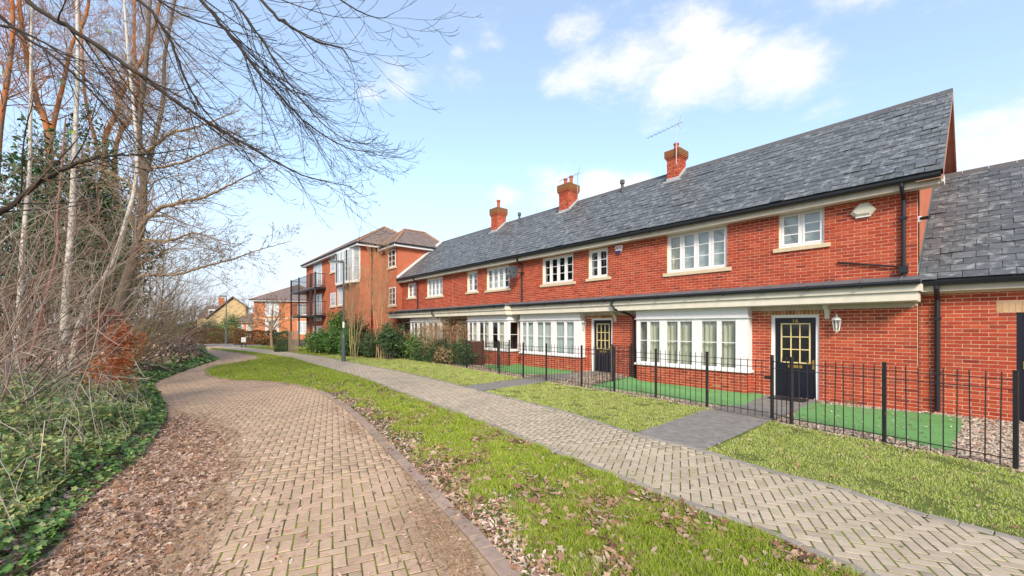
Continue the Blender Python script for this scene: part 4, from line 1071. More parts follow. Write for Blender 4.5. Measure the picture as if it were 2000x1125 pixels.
M['grass'] = islands('grass_blades', [(.22, .36, .012), (.32, .47, .02), (.44, .54, .05), (.24, .38, .015), (.56, .58, .14), (.34, .48, .02), (.12, .2, .02), (.58, .50, .24), (.20, .27, .05)], .55, .5, .3, .35, bmp=0, trans=.35)
M['grass_dry'] = islands('lawn_blades', [(.32, .46, .05), (.42, .54, .09), (.52, .58, .18), (.34, .48, .06), (.62, .62, .28), (.68, .60, .36), (.22, .34, .05)], .55, .5, .3, .35, bmp=0, trans=.35)
def blades(name, poly, N, bb, mat, excl=(), hmin=.025, hmax=.07, pw=1.3, z0=.004, seed=1, dirt=.25, edge=None):
    r = np.random.default_rng(seed); got = []; tot = 0
    while tot < N:
        P = np.stack([r.uniform(bb[0], bb[1], 400000), r.uniform(bb[2], bb[3], 400000)], -1)
        z = P[:, 0] * FWD.x + P[:, 1] * FWD.y; q = P[:, 0] * RGT.x + P[:, 1] * RGT.y
        ok = (z > 1.8) & (np.abs(q / np.maximum(z, .1)) < 1.35)
        ok &= r.random(len(P)) < np.minimum(1, (2.6 / np.maximum(z, 2.6)) ** pw)
        # bare patches
        nzv = np.sin(P[:, 0] * 2.3 + 1.3 * np.sin(P[:, 1] * 3.1)) * np.cos(P[:, 1] * 2.9 + 1.7 * np.sin(P[:, 0] * 1.9)) + .5 * np.sin(P[:, 0] * 7.1 + P[:, 1] * 5.3) * np.cos(P[:, 1] * 8.7 - P[:, 0] * 3.1)
        ok &= ~((nzv > 1 - dirt * 2) & (r.random(len(P)) < .8))
        P = P[ok]; P = P[inside(poly, P)]
        if edge is not None: P = P[r.random(len(P)) < edge(P)]
        for e in excl: P = P[~inside(e, P)]
        got.append(P); tot += len(P)
    P = np.concatenate(got)[:N]; n = len(P); z = P[:, 0] * FWD.x + P[:, 1] * FWD.y
    sc_ = np.clip((z / 3.2) ** .55, 1, 3.2)
    clump = .75 + .5 * (np.sin(P[:, 0] * 9 + np.sin(P[:, 1] * 7)) * np.cos(P[:, 1] * 8.3) + .5)
    h = r.uniform(hmin, hmax, n) * clump * (sc_ ** .35); w = r.uniform(.0018, .0034, n) * sc_
    a = r.uniform(0, 2 * math.pi, n); lean = r.uniform(.1, 1.0, n) * h; la = r.uniform(0, 2 * math.pi, n)
    dx, dy = np.cos(a) * w, np.sin(a) * w; lx, ly = np.cos(la) * lean, np.sin(la) * lean
    b = np.zeros((n, 5, 3)); X, Y = P[:, 0], P[:, 1]
    b[:, 0] = np.stack([X - dx, Y - dy, np.full(n, z0)], -1); b[:, 1] = np.stack([X + dx, Y + dy, np.full(n, z0)], -1)
    b[:, 2] = np.stack([X + dx * .8 + lx * .4, Y + dy * .8 + ly * .4, z0 + h * .6], -1); b[:, 3] = np.stack([X - dx * .8 + lx * .4, Y - dy * .8 + ly * .4, z0 + h * .6], -1)
    b[:, 4] = np.stack([X + lx, Y + ly, z0 + h * .98], -1)
    i = np.arange(n)[:, None] * 5
    Ft = np.concatenate([i + np.array([[0, 1, 2]]), i + np.array([[0, 2, 3]]), i + np.array([[3, 2, 4]])], 0)
    return tag(link(name, raw_mesh(name, b.reshape(-1, 3), Ft, mat)), kind='stuff')
def kerb_edge(P):                  # thin and brown along the road kerb
    k = np.array([q for q in kerb if q[0] > -13]); d = np.full(len(P), 9.0)
    for q in k: d = np.minimum(d, np.hypot(P[:, 0] - q[0], P[:, 1] - q[1]))
    near = P[:, 0] > -12
    return np.where(near, np.clip((d - .16) / .6 + .25 * np.sin(P[:, 0] * 5 + P[:, 1] * 3), .02, 1), 1)
bb = lambda p: (min(q[0] for q in p), max(q[0] for q in p), min(q[1] for q in p), max(q[1] for q in p))
blades('verge_grass', mid_poly, 190000, bb(mid_poly), M['grass'], pw=1.35, seed=2, dirt=.36, edge=kerb_edge, hmax=.06)
blades('lawn_grass', lawn_poly, 120000, bb(lawn_poly), M['grass_dry'], excl=(linkA, linkB), pw=1.0, z0=.008, hmin=.010, hmax=.032, seed=3, dirt=.1)
blades('far_lawn_grass', far_lawn_poly, 9000, bb(far_lawn_poly), M['grass'], pw=.6, z0=.008, hmin=.02, hmax=.05, seed=4, dirt=0)

# ------------------------------------------------------------------ scattered leaves, litter, stones
def scatter(name, P, size, tmpl, faces, mat, flat=.35, seed=0, zoff=0.0, kind='stuff', label=None, cat=None, normal=None):
    """P: n x 3; each piece is the template scaled, spun and tilted"""
    r = np.random.default_rng(seed); n = len(P); T = np.array(tmpl, float); k = len(T)
    a = r.uniform(0, 2 * math.pi, n); tx = r.normal(0, flat, n); ty = r.normal(0, flat, n); s = size if isinstance(size, np.ndarray) else r.uniform(size[0], size[1], n)
    if normal is not None: tx = tx + normal[0]; ty = ty + normal[1]
    L = T[None] * s[:, None, None]; L = L * np.stack([np.ones(n), r.uniform(.75, 1.1, n), r.uniform(.3, 1.6, n)], -1)[:, None, :]
    ca, sa = np.cos(a)[:, None], np.sin(a)[:, None]
    X = L[..., 0] * ca - L[..., 1] * sa; Y = L[..., 0] * sa + L[..., 1] * ca; Z = L[..., 2]
    cx_, sx_ = np.cos(tx)[:, None], np.sin(tx)[:, None]; Y, Z = Y * cx_ - Z * sx_, Y * sx_ + Z * cx_
    cy_, sy_ = np.cos(ty)[:, None], np.sin(ty)[:, None]; X, Z = X * cy_ + Z * sy_, -X * sy_ + Z * cy_
    V = np.stack([X + P[:, 0, None], Y + P[:, 1, None], Z + P[:, 2, None] + zoff], -1).reshape(-1, 3)
    F = np.array(faces); F = (F[None] + (np.arange(n) * k)[:, None, None]).reshape(-1, F.shape[1])
    o = link(name, raw_mesh(name, V, F, mat)); return tag(o, label, cat, kind=kind)
LEAF = [(-1, 0, 0), (-.35, -.42, .12), (.35, -.36, .14), (1, 0, .05), (.35, .38, .16), (-.3, .45, .1), (0, 0, -.06)]
LEAF_F = [(0, 1, 6), (1, 2, 6), (2, 3, 6), (3, 4, 6), (4, 5, 6), (5, 0, 6)]
LOBED = [(0, 0, 0)] + [((.95 if i % 2 == 0 else .5) * math.cos(i * math.pi / 5), (.95 if i % 2 == 0 else .5) * math.sin(i * math.pi / 5), .12 * math.sin(i * 2.1)) for i in range(10)]
LOBED_F = [(0, 1 + i, 1 + (i + 1) % 10) for i in range(10)]
M['dead_leaf'] = islands('dead_leaf', [(.34, .22, .15), (.46, .34, .25), (.24, .12, .07), (.52, .42, .33), (.38, .20, .11), (.16, .09, .06), (.44, .30, .20)], .75, 30, .4, .25, bmp=0, trans=.2)
M['litter'] = islands('leaf_litter_brown', [(.42, .27, .22), (.54, .39, .33), (.26, .15, .11), (.66, .52, .45), (.46, .22, .15), (.14, .09, .07), (.74, .64, .57), (.50, .36, .31)], .8, 30, .4, .2, bmp=0, trans=.1)
M['needle'] = islands('dry_stalks', [(.36, .22, .12), (.50, .35, .21), (.18, .09, .05), (.6, .46, .31), (.28, .15, .09)], .8, 30, .3, .2, bmp=0)
M['stone_bits'] = islands('garden_stones', [(.42, .33, .24), (.52, .44, .35), (.33, .24, .17), (.60, .54, .45), (.28, .22, .18), (.46, .32, .22)], .8, 30, .4, .25, bmp=0)

def rand_in(poly, n, seed, pw=1.0, excl=(), dens=None):
    r = np.random.default_rng(seed); b = bb(poly); got = []; t = 0; it = 0
    while t < n and it < 60:
        it += 1
        P = np.stack([r.uniform(b[0], b[1], 120000), r.uniform(b[2], b[3], 120000)], -1); z = P[:, 0] * FWD.x + P[:, 1] * FWD.y; q = P[:, 0] * RGT.x + P[:, 1] * RGT.y
        ok = (z > 1.8) & (np.abs(q / np.maximum(z, .1)) < 1.35) & (r.random(len(P)) < np.minimum(1, (3 / np.maximum(z, 3)) ** pw))
        if dens is not None: ok &= r.random(len(P)) < dens(P)
        P = P[ok]; P = P[inside(poly, P)]
        for e in excl: P = P[~inside(e, P)]
        got.append(P); t += len(P)
    return np.concatenate(got)[:n]
def clump(P): return np.clip(.5 + .7 * np.sin(P[:, 0] * 1.9 + np.sin(P[:, 1] * 2.7)) * np.cos(P[:, 1] * 2.3 + P[:, 0] * .7) + .35 * np.sin(P[:, 0] * 6 + P[:, 1] * 7), .06, 1)
P = rand_in(mid_poly, 5200, 11, 1.1, dens=lambda P: clump(P) * np.where(P[:, 0] > -14, 1, .35))
scatter('fallen_leaves', np.c_[P, np.full(len(P), .035)], (.018, .047), LEAF, LEAF_F, M['dead_leaf'], .45, 12)
P = rand_in(mid_poly, 700, 13, 1.1, dens=clump); scatter('fallen_leaves', np.c_[P, np.full(len(P), .05)], (.03, .058), LOBED, LOBED_F, M['dead_leaf'], .4, 14)
P = rand_in(mid_poly, 7000, 15, 1.2, dens=lambda P: 1 - np.clip(kerb_edge(P) * 1.3, 0, .97)); scatter('leaf_litter', np.c_[P, np.full(len(P), .018)], (.012, .036), LEAF, LEAF_F, M['litter'], .4, 16)
P = rand_in(lawn_poly, 900, 17, .6, excl=(linkA, linkB)); scatter('lawn_leaves', np.c_[P, np.full(len(P), .03)], (.015, .04), LEAF, LEAF_F, M['dead_leaf'], .35, 18)
P = rand_in(path_poly, 160, 19, .7); scatter('path_leaves', np.c_[P, np.full(len(P), .026)], (.01, .025), LEAF, LEAF_F, M['dead_leaf'], .2, 20)
P = rand_in(linkA, 160, 21, .3); scatter('path_leaves', np.c_[P, np.full(len(P), .022)], (.006, .02), LEAF, LEAF_F, M['dead_leaf'], .2, 22)
for i_, a in enumerate(AT):
    P = rand_in(a, (190, 150, 60)[i_], 23 + i_, .3); scatter('turf_leaves', np.c_[P, gz_(P[:, 0], P[:, 1]) + .035], (.012, .035), LEAF, LEAF_F, M['litter'], .25, 24)
# litter drift down the left side of the road
lit_px = [(313, 790), (378, 812), (430, 822), (462, 845), (474, 866), (463, 889), (486, 912), (440, 960), (470, 985), (420, 1040), (395, 1125), (380, 1260), (-400, 1260), (38, 1125), (125, 1078), (151, 980), (181, 942), (249, 904), (272, 859), (306, 810), (285, 775), (268, 752), (262, 742), (290, 745)]
lit = gp(lit_px)
le = np.array([lit[i] for i in range(0, 11)])
def lit_s(P): return lit_d(P) * np.where(lit_d(P) < .6, .55 + .45 * np.sin(P[:, 0] * 8) * np.cos(P[:, 1] * 9), 1)
def lit_d(P):
    d = np.full(len(P), 9.0)
    for i in range(len(le) - 1):
        a, b = le[i], le[i + 1]; t = np.clip(((P - a) @ (b - a)) / ((b - a) @ (b - a)), 0, 1)[:, None]; d = np.minimum(d, np.linalg.norm(P - a - t * (b - a), axis=1))
    return np.clip(d / .45, .12, 1)
def lh(P): return .02 + np.maximum(0, bank_h(P[:, 0], P[:, 1]) - .03)
P = rand_in(lit, 15000, 31, 1.0, dens=lit_s); scatter('leaf_litter', np.c_[P, lh(P)], (.012, .036), LEAF, LEAF_F, M['litter'], .5, 32)
P = rand_in(lit, 1500, 33, 1.0, dens=lit_d); scatter('leaf_litter', np.c_[P, lh(P) + .015], (.028, .05), LOBED, LOBED_F, M['dead_leaf'], .45, 34)
ST = [(-1, -.02, 0), (0, -.025, .05), (1, .05, 0), (1, .09, 0), (0, .02, .05), (-1, .02, 0)]; ST_F = [(0, 1, 4, 5), (1, 2, 3, 4)]
P = rand_in(lit, 6000, 35, .9, dens=lambda P: 1.0 - .55 * lit_d(P)); scatter('dry_stalks', np.c_[P, lh(P) + .012], (.03, .10), ST, ST_F, M['needle'], .12, 36)
# stalks against the kerb on the road side
for k_, (u, v, rx, ry, n) in enumerate([(846, 930, .5, .13, 750), (880, 1020, .55, .16, 1000), (925, 1100, .5, .16, 900), (700, 835, .4, .1, 350), (660, 800, .4, .1, 200), (770, 880, .4, .1, 200)]):
    c = G(u, v); r = np.random.default_rng(50 + k_); t = r.normal(0, 1, n) * rx; s = -np.abs(r.normal(0, 1, n)) * ry * 1.3
    kd = G(u + 30, v + 45) - G(u - 30, v - 45); kd.normalize(); nd = Vector((-kd.y, kd.x, 0))
    if nd.dot(G(u - 60, v) - c) < 0: nd = -nd
    off = np.abs(s)
    P = np.stack([c.x + kd.x * t + nd.x * off, c.y + kd.y * t + nd.y * off, np.full(n, .022)], -1)
    m = inside(road_poly, P[:, :2])
    scatter('dry_stalks', P[m], (.03, .10), ST, ST_F, M['needle'], .15, 60 + k_)
    q = P[m][:max(60, n // 8)]; scatter('leaf_litter', q, (.012, .028), LEAF, LEAF_F, M['litter'], .3, 70 + k_)
le2 = lambda P: np.exp(-np.min(np.linalg.norm(P[:, None] - le[None], axis=2), 1) / .35)
P = rand_in(road_poly, 1100, 85, .8, dens=le2); scatter('leaf_litter', np.c_[P, np.full(len(P), .02)], (.012, .034), LEAF, LEAF_F, M['litter'], .3, 86)
P = rand_in(road_poly, 500, 81, 1.0); scatter('road_leaves', np.c_[P, np.full(len(P), .02)], (.008, .024), LEAF, LEAF_F, M['litter'], .25, 82)
P = rand_in(road_poly, 900, 83, 1.0, dens=clump); scatter('dry_stalks', np.c_[P, np.full(len(P), .02)], (.02, .07), ST, ST_F, M['needle'], .08, 84)
# garden stones
def stones(poly, n, seed, s=(.012, .03)):
    P = rand_in(poly, n, seed, .35, excl=AT + [linkA, linkB])
    T = [(-1, -.1, 0), (-.2, -.8, .1), (.9, -.3, 0), (.7, .6, 0), (-.5, .75, 0), (0, 0, .8)]
    F = [(0, 1, 5), (1, 2, 5), (2, 3, 5), (3, 4, 5), (4, 0, 5)]
    scatter('gravel', np.c_[P, gz_(P[:, 0], P[:, 1]) + .002], s, T, F, M['stone_bits'], .2, seed)
bed_poly = [(x, float(np.interp(x, [p[0] for p in fence[::-1]], [p[1] for p in fence[::-1]])) - .12) for x in np.linspace(-18, 2.5, 60)] + [(2.5, YG), (-.95, YG), (-.95, YW), (-18, YW)]
stones(bed_poly, 14000, 91)
P = rand_in(bed_poly, 900, 93, .3, excl=AT + [linkA, linkB]); scatter('bed_leaves', np.c_[P, gz_(P[:, 0], P[:, 1]) + .02], (.02, .045), LEAF, LEAF_F, M['litter'], .4, 94)
# door mat
c = G(1556, 792); mt = MB(); mt.box(-3.5, -2.75, YW - .62, YW - .2, .07, .088); tag(mt.build('door_mat', M['iron'], None, loc=(-3.1, YW - .4, .03)), 'black rubber mat on the path in front of door 16', 'door mat')

# ------------------------------------------------------------------ railings
def fp(px): q = G(*px); return Vector((q.x, q.y, 0))
def railing(name, label, pts, posts, group=None, cat='railing', first=True, last=True, sp=.135, gate=False, hh=1.24, seed=0):
    """pts: corner points; posts at every point; bars between"""
    rng = random.Random(seed); c = sum(pts, Vector()) / len(pts); t = thing(name, label, cat, (c.x, c.y, 0), group)
    pb = MB(); pb.box(-.022, .022, -.022, .022, -.05, hh); pb.box(-.026, .026, -.026, .026, hh, hh + .012); pme = raw_mesh('post', pb.v, pb.f, M['iron'])
    top = hh - .11 if gate else hh - .035
    bb_ = MB(); bb_.tube([(0, 0, .01), (0, 0, top)], .0075, 6); bb_.tube([(0, 0, top), (0, 0, top + .03)], [.0075, .002], 6); bme = raw_mesh('bar', bb_.v, bb_.f, M['iron'])
    for i, p in enumerate(pts):
        if (i == 0 and not first) or (i == len(pts) - 1 and not last): continue
        o = link('post', pme, t, p - Vector((c.x, c.y, 0))); 
        if i + 1 < len(pts): d = pts[i + 1] - p
        else: d = p - pts[i - 1]
        o.rotation_euler = (0, 0, math.atan2(d.y, d.x))
    for a, b in zip(pts, pts[1:]):
        for z in ((hh - .11, hh - .235, .13, .022)):
            m = MB(); d = (b - a).normalized() * .02; n = Vector((-d.y, d.x, 0)).normalized() * .013
            p, q = a + d, b - d
            m.hexa([p - n + Vector((0, 0, z - .005)), q - n + Vector((0, 0, z - .005)), q + n + Vector((0, 0, z - .005)), p + n + Vector((0, 0, z - .005)), p - n + Vector((0, 0, z + .005)), q - n + Vector((0, 0, z + .005)), q + n + Vector((0, 0, z + .005)), p + n + Vector((0, 0, z + .005))])
            m.build('rail', M['iron'], t)
        L = (b - a).length; k = max(2, round(L / sp))
        for i in range(1, k):
            p = a.lerp(b, i / k) - Vector((c.x, c.y, 0)); o = link('bar', bme, t, p); o.rotation_euler = (rng.gauss(0, .006), rng.gauss(0, .006), rng.random())
    return t
FP = [fp(p) for p in fence_px]
railing('railing', 'black iron railing in front of the right turf mat and the stones, paint flaking', FP[1:5], 0, seed=1)
g_ = railing('garden_gate', 'black iron gate closing the concrete path to the door numbered 16', [FP[4].lerp(FP[5], .03), FP[4].lerp(FP[5], .97)], 0, cat='gate', first=False, last=False, gate=True, seed=2)
m = MB(); q = FP[4].lerp(FP[5], .06); m.box(q.x - .05, q.x + .05, q.y - .03, q.y + .03, .78, .84); m.build('latch', M['iron'], g_)
railing('railing', 'black iron railing before the beige-curtained bay, between the two gates', [FP[5], FP[6], FP[7], FP[8], FP[9]], 0, seed=3)
railing('garden_gate', 'farther iron gate on the path to the second navy door', [FP[9].lerp(FP[10], .03), FP[9].lerp(FP[10], .97)], 0, cat='gate', first=False, last=False, gate=True, seed=4)
railing('railing', 'long black iron railing running left from the farther gate into the shrubs', FP[10:], 0, seed=5)
dv = lambda x, y0, y1: [Vector((x, y0 + (y1 - y0) * k / 2, 0)) for k in range(3)]
railing('railing', 'short black dividing railing between the turf strip and the second door', dv(-7.62, 9.62, 11.7), 0, first=False, seed=6)
railing('railing', 'short black dividing railing at the corner of the projecting third bay', dv(-13.1, 9.9, 11.1), 0, first=False, seed=7)
# slatted screen in front of the third house
sx0, sx1 = -15.9, -14.5
t = thing('bin_screen', 'dark brown slatted wooden screen standing before the third house bay', 'screen', (-15.2, 10.75, .1))
x = sx0
while x < sx1:
    h = 1.15 + .03 * math.sin(x * 40); b = MB(); b.box(x, x + .075, 10.72, 10.74, .1, h); b.build('slat', M['wood'], t); x += .088
b = MB(); b.box(sx0, sx1, 10.742, 10.77, .35, .43); b.build('batten', M['wood'], t); b = MB(); b.box(sx0, sx1, 10.742, 10.77, .9, .98); b.build('batten', M['wood'], t)
b = MB(); b.box(sx0 - .08, sx0, 10.7, 10.78, .0, 1.2); b.build('post', M['wood'], t); b = MB(); b.box(sx1, sx1 + .08, 10.7, 10.78, .0, 1.2); b.build('post', M['wood'], t)
# ------------------------------------------------------------------ vegetation
M['bark_grey'] = plain('grey_brown_bark', (.17, .135, .105), .9, 9, .6, .2, bmp=.7)
M['bark_dark'] = plain('dark_wet_bark', (.05, .04, .032), .85, 12, .5, .25, bmp=.5)
M['bark_sunlit'] = islands('sunlight_tinted_bark', [(.42, .15, .05), (.50, .20, .07), (.34, .13, .06)], .85, 5, .7, .2, bmp=.6, patch=((.20, .15, .11), 1.1, .45, .6, .9))  # orange of sunlight put into the bark colour, broken by grey patches
M['bark_tan'] = plain('tan_bark', (.34, .24, .15), .85, 6, .5, .2, bmp=.4)
def birch():
    m, t, bs = nodes('birch_bark'); g = nn(t, 'ShaderNodeNewGeometry'); mpn = nn(t, 'ShaderNodeMapping'); mpn.inputs['Scale'].default_value = (1, 1, 5); t.links.new(g.outputs['Position'], mpn.inputs['Vector'])
    f = tnoise(t, 3.2, 5, mpn.outputs[0]); c = ramp(t, [(0, (.05, .04, .035)), (.36, (.20, .17, .15)), (.44, (.50, .46, .41)), (1, (.66, .62, .57))], f)
    c = tmix(t, maprange(t, tnoise(t, 1.1, 4), .52, .7, 0, .6), c, (.33, .34, .24))
    t.links.new(c, bs.inputs['Base Color']); bs.inputs['Roughness'].default_value = .75; bump(t, bs, f, .4); return m
M['birch'] = birch()
M['twig_pink'] = islands('pinkish_grey_twig', [(.28, .18, .14), (.44, .34, .29), (.14, .085, .06), (.58, .49, .43), (.36, .21, .15), (.09, .06, .045)], .85, 8, .4, .2, bmp=0)
M['twig_olive'] = islands('olive_brown_twig', [(.18, .14, .08), (.30, .25, .15), (.09, .07, .04), (.38, .31, .21)], .85, 8, .4, .2, bmp=0)
M['twig_purple'] = islands('reddish_twig', [(.26, .13, .11), (.32, .18, .15), (.20, .10, .09)], .85, 8, .4, .2, bmp=0)
M['twig_grey'] = islands('grey_twig', [(.28, .24, .20), (.50, .46, .40), (.12, .10, .08), (.40, .33, .26)], .85, 8, .4, .2, bmp=0)
M['ivy'] = islands('ivy_leaves', [(.06, .15, .03), (.11, .25, .04), (.07, .19, .04), (.19, .33, .08), (.10, .22, .07), (.34, .42, .14), (.04, .10, .025)], .35, 12, .3, .5, bmp=0, trans=.15)
M['ivy_pale'] = islands('pale_bramble_leaves', [(.20, .32, .12), (.30, .42, .16), (.42, .46, .14), (.14, .26, .12), (.50, .44, .16), (.26, .40, .22)], .5, 12, .3, .35, bmp=0, trans=.25)
M['beech'] = islands('copper_beech_leaves', [(.62, .20, .07), (.72, .30, .12), (.48, .13, .05), (.80, .42, .20)], .6, 12, .3, .3, bmp=0, trans=.3)
M['red_leaf'] = islands('dull_red_leaves', [(.32, .10, .08), (.40, .15, .12), (.25, .07, .06)], .6, 12, .3, .3, bmp=0, trans=.25)
M['evergreen'] = islands('dark_evergreen_leaves', [(.025, .07, .02), (.04, .10, .03), (.06, .13, .035), (.03, .085, .03)], .45, 8, .3, .4, bmp=0, trans=.1)
M['laurel'] = islands('glossy_laurel_leaves', [(.05, .13, .02), (.08, .20, .03), (.13, .27, .05), (.04, .10, .02), (.22, .34, .09)], .3, 8, .3, .6, bmp=0, trans=.15)
M['bush_mix'] = islands('dull_green_leaves', [(.05, .11, .04), (.08, .16, .06), (.04, .085, .035), (.14, .20, .09)], .45, 8, .3, .4, bmp=0, trans=.15)
M['hedge_brown'] = islands('brown_hedge_leaves', [(.34, .22, .12), (.44, .31, .18), (.25, .15, .08), (.5, .38, .24)], .7, 8, .3, .25, bmp=0, trans=.2)
M['hedge_red'] = islands('russet_hedge_leaves', [(.24, .09, .04), (.32, .13, .06), (.10, .12, .04), (.16, .07, .03)], .7, 8, .3, .25, bmp=0, trans=.2)
M['bright_leaf'] = islands('bright_green_leaves', [(.14, .32, .04), (.20, .40, .06), (.10, .25, .03)], .45, 8, .3, .4, bmp=0, trans=.2)
M['fresh_leaf'] = islands('fresh_yellow_green_leaves', [(.30, .48, .08), (.38, .52, .12)], .5, 12, .3, .3, bmp=0, trans=.3)

class Twigs:
    """collects limbs (lists of points and radii) and turns them all into one mesh"""
    def __init__(s): s.d = {}
    def add(s, pts, rad, sides=4): s.d.setdefault((len(pts), sides), []).append((pts, rad))
    def arrays(s):
        VV = []; FF = []; base = 0
        for (n, k), L in s.d.items():
            P = np.array([l[0] for l in L], float); Rr = np.array([l[1] for l in L], float)
            T = np.empty_like(P); T[:, 1:-1] = P[:, 2:] - P[:, :-2]; T[:, 0] = P[:, 1] - P[:, 0]; T[:, -1] = P[:, -1] - P[:, -2]
            T /= np.linalg.norm(T, axis=2, keepdims=True) + 1e-9
            m = (P[:, -1] - P[:, 0]); m /= np.linalg.norm(m, axis=1, keepdims=True) + 1e-9
            ref = np.where(np.abs(m[:, 2:3]) < .75, np.array([[0, 0, 1.]]), np.array([[1., .2, 0]]))[:, None, :]
            A = np.cross(T, ref); A /= np.linalg.norm(A, axis=2, keepdims=True) + 1e-9; B = np.cross(T, A)
            an = np.arange(k) * 2 * math.pi / k
            V = P[:, :, None] + (A[:, :, None] * np.cos(an)[None, None, :, None] + B[:, :, None] * np.sin(an)[None, None, :, None]) * Rr[:, :, None, None]
            b = len(L); V = V.reshape(-1, 3)
            i = np.arange(b)[:, None, None] * n * k; j = np.arange(n - 1)[None, :, None] * k; q = np.arange(k)[None, None, :]; q2 = (q + 1) % k
            F = np.stack([i + j + q, i + j + q2, i + j + k + q2, i + j + k + q], -1).reshape(-1, 4) + base
            VV.append(V); FF.append(F); base += len(V)
        return np.concatenate(VV), np.concatenate(FF)
    def build(s, name, mat, parent=None, loc=None, smooth=True):
        V, F = s.arrays(); o0 = np.array(loc if loc is not None else org(parent))
        return link(name, raw_mesh(name, V - o0, F, mat, smooth), parent, (Vector(loc) - org(parent)) if loc is not None else None)
def rdir(rng, d, ang):
    """a direction at about ang radians from d"""
    r = Vector((rng.gauss(0, 1), rng.gauss(0, 1), rng.gauss(0, 1))); p = r - d * r.dot(d)
    if p.length < 1e-5: p = Vector((1, 0, 0))
    p.normalize(); return (d * math.cos(ang) + p * math.sin(ang)).normalized()
def limb(tw, p, d, L, r, lvl, S, rng, tips=None):
    """S[lvl] = dict(n segments, wander, up (pull), kids, kid angle, kid length, sides, r end)"""
    q = S[lvl]; n = q['n']; pts = [tuple(p)]; rad = [r]; step = L / n; p = p.copy(); d = d.copy(); nodes_ = []
    for i in range(n):
        d = Vector((d.x + rng.gauss(0, q['w']), d.y + rng.gauss(0, q['w']), d.z + rng.gauss(0, q['w']) + q.get('up', 0) * (1 if not q.get('late') else (i / n) ** 2 * 2))).normalized()
        p = p + d * step; pts.append(tuple(p)); f = (i + 1) / n; rad.append(max(r * (1 - f * (1 - q.get('re', .25))), S['rmin'])); nodes_.append((p.copy(), d.copy(), rad[-1], f))
    tw.add(pts, rad, q['s'])
    if lvl + 1 < len([k for k in S if isinstance(k, int)]):
        c = q['kids']; c = int(c) + (rng.random() < c - int(c))
        for k in range(c):
            f0 = q.get('from', .2); i = min(n - 1, int(n * (f0 + (1 - f0) * (k + rng.random()) / c))); pp, dd, rr, f = nodes_[i]
            nd = rdir(rng, dd, q['ka'] * rng.uniform(.7, 1.3))
            limb(tw, pp, nd, q['kl'] * L * (1.15 - f * .6) * rng.uniform(.7, 1.2), max(rr * q.get('kr', .6), S['rmin']), lvl + 1, S, rng, tips)
    elif tips is not None: tips.append((pts[-1], tuple(d)))
def along(tw, path, r0, r1, S, rng, every, ka, kl, kr=.5, sides=7, start=.1, bias=None, tips=None, kmax=None):
    """a limb that follows a given path, with side branches"""
    P = [Vector(p) for p in path]; pts = []
    C = catmull3(P, 8); n = len(C); rad = [r0 + (r1 - r0) * (i / (n - 1)) ** .8 for i in range(n)]
    C = [c + Vector((rng.gauss(0, 1), rng.gauss(0, 1), rng.gauss(0, 1))) * min(.03, rad[i] * .35) for i, c in enumerate(C)]
    tw.add([tuple(c) for c in C], rad, sides)
    L = sum((b - a).length for a, b in zip(C, C[1:])); k = int(L / every); s = 1
    for j in range(k):
        f = start + (1 - start) * (j + rng.random()) / k; i = min(n - 2, int(f * (n - 1))); d = (C[i + 1] - C[i]).normalized()
        nd = rdir(rng, d, ka * rng.uniform(.7, 1.3))
        if bias is not None: nd = (nd + bias * rng.random()).normalized()
        limb(tw, C[i], nd, kl * (1.2 - .7 * f) * rng.uniform(.5, 1.2), min(rad[i] * kr, kmax or 9), 0, S, rng, tips)
def catmull3(P, m):
    Q = [2 * P[0] - P[1]] + P + [2 * P[-1] - P[-2]]; out = []
    for i in range(1, len(Q) - 2):
        a, b, c, d = Q[i - 1:i + 3]
        for k in range(m):
            t = k / m; out.append(.5 * ((2 * b) + (-a + c) * t + (2 * a - 5 * b + 4 * c - d) * t * t + (-a + 3 * b - 3 * c + d) * t ** 3))
    out.append(P[-1].copy()); return out
def pw(lst): return [W(*q) for q in lst]

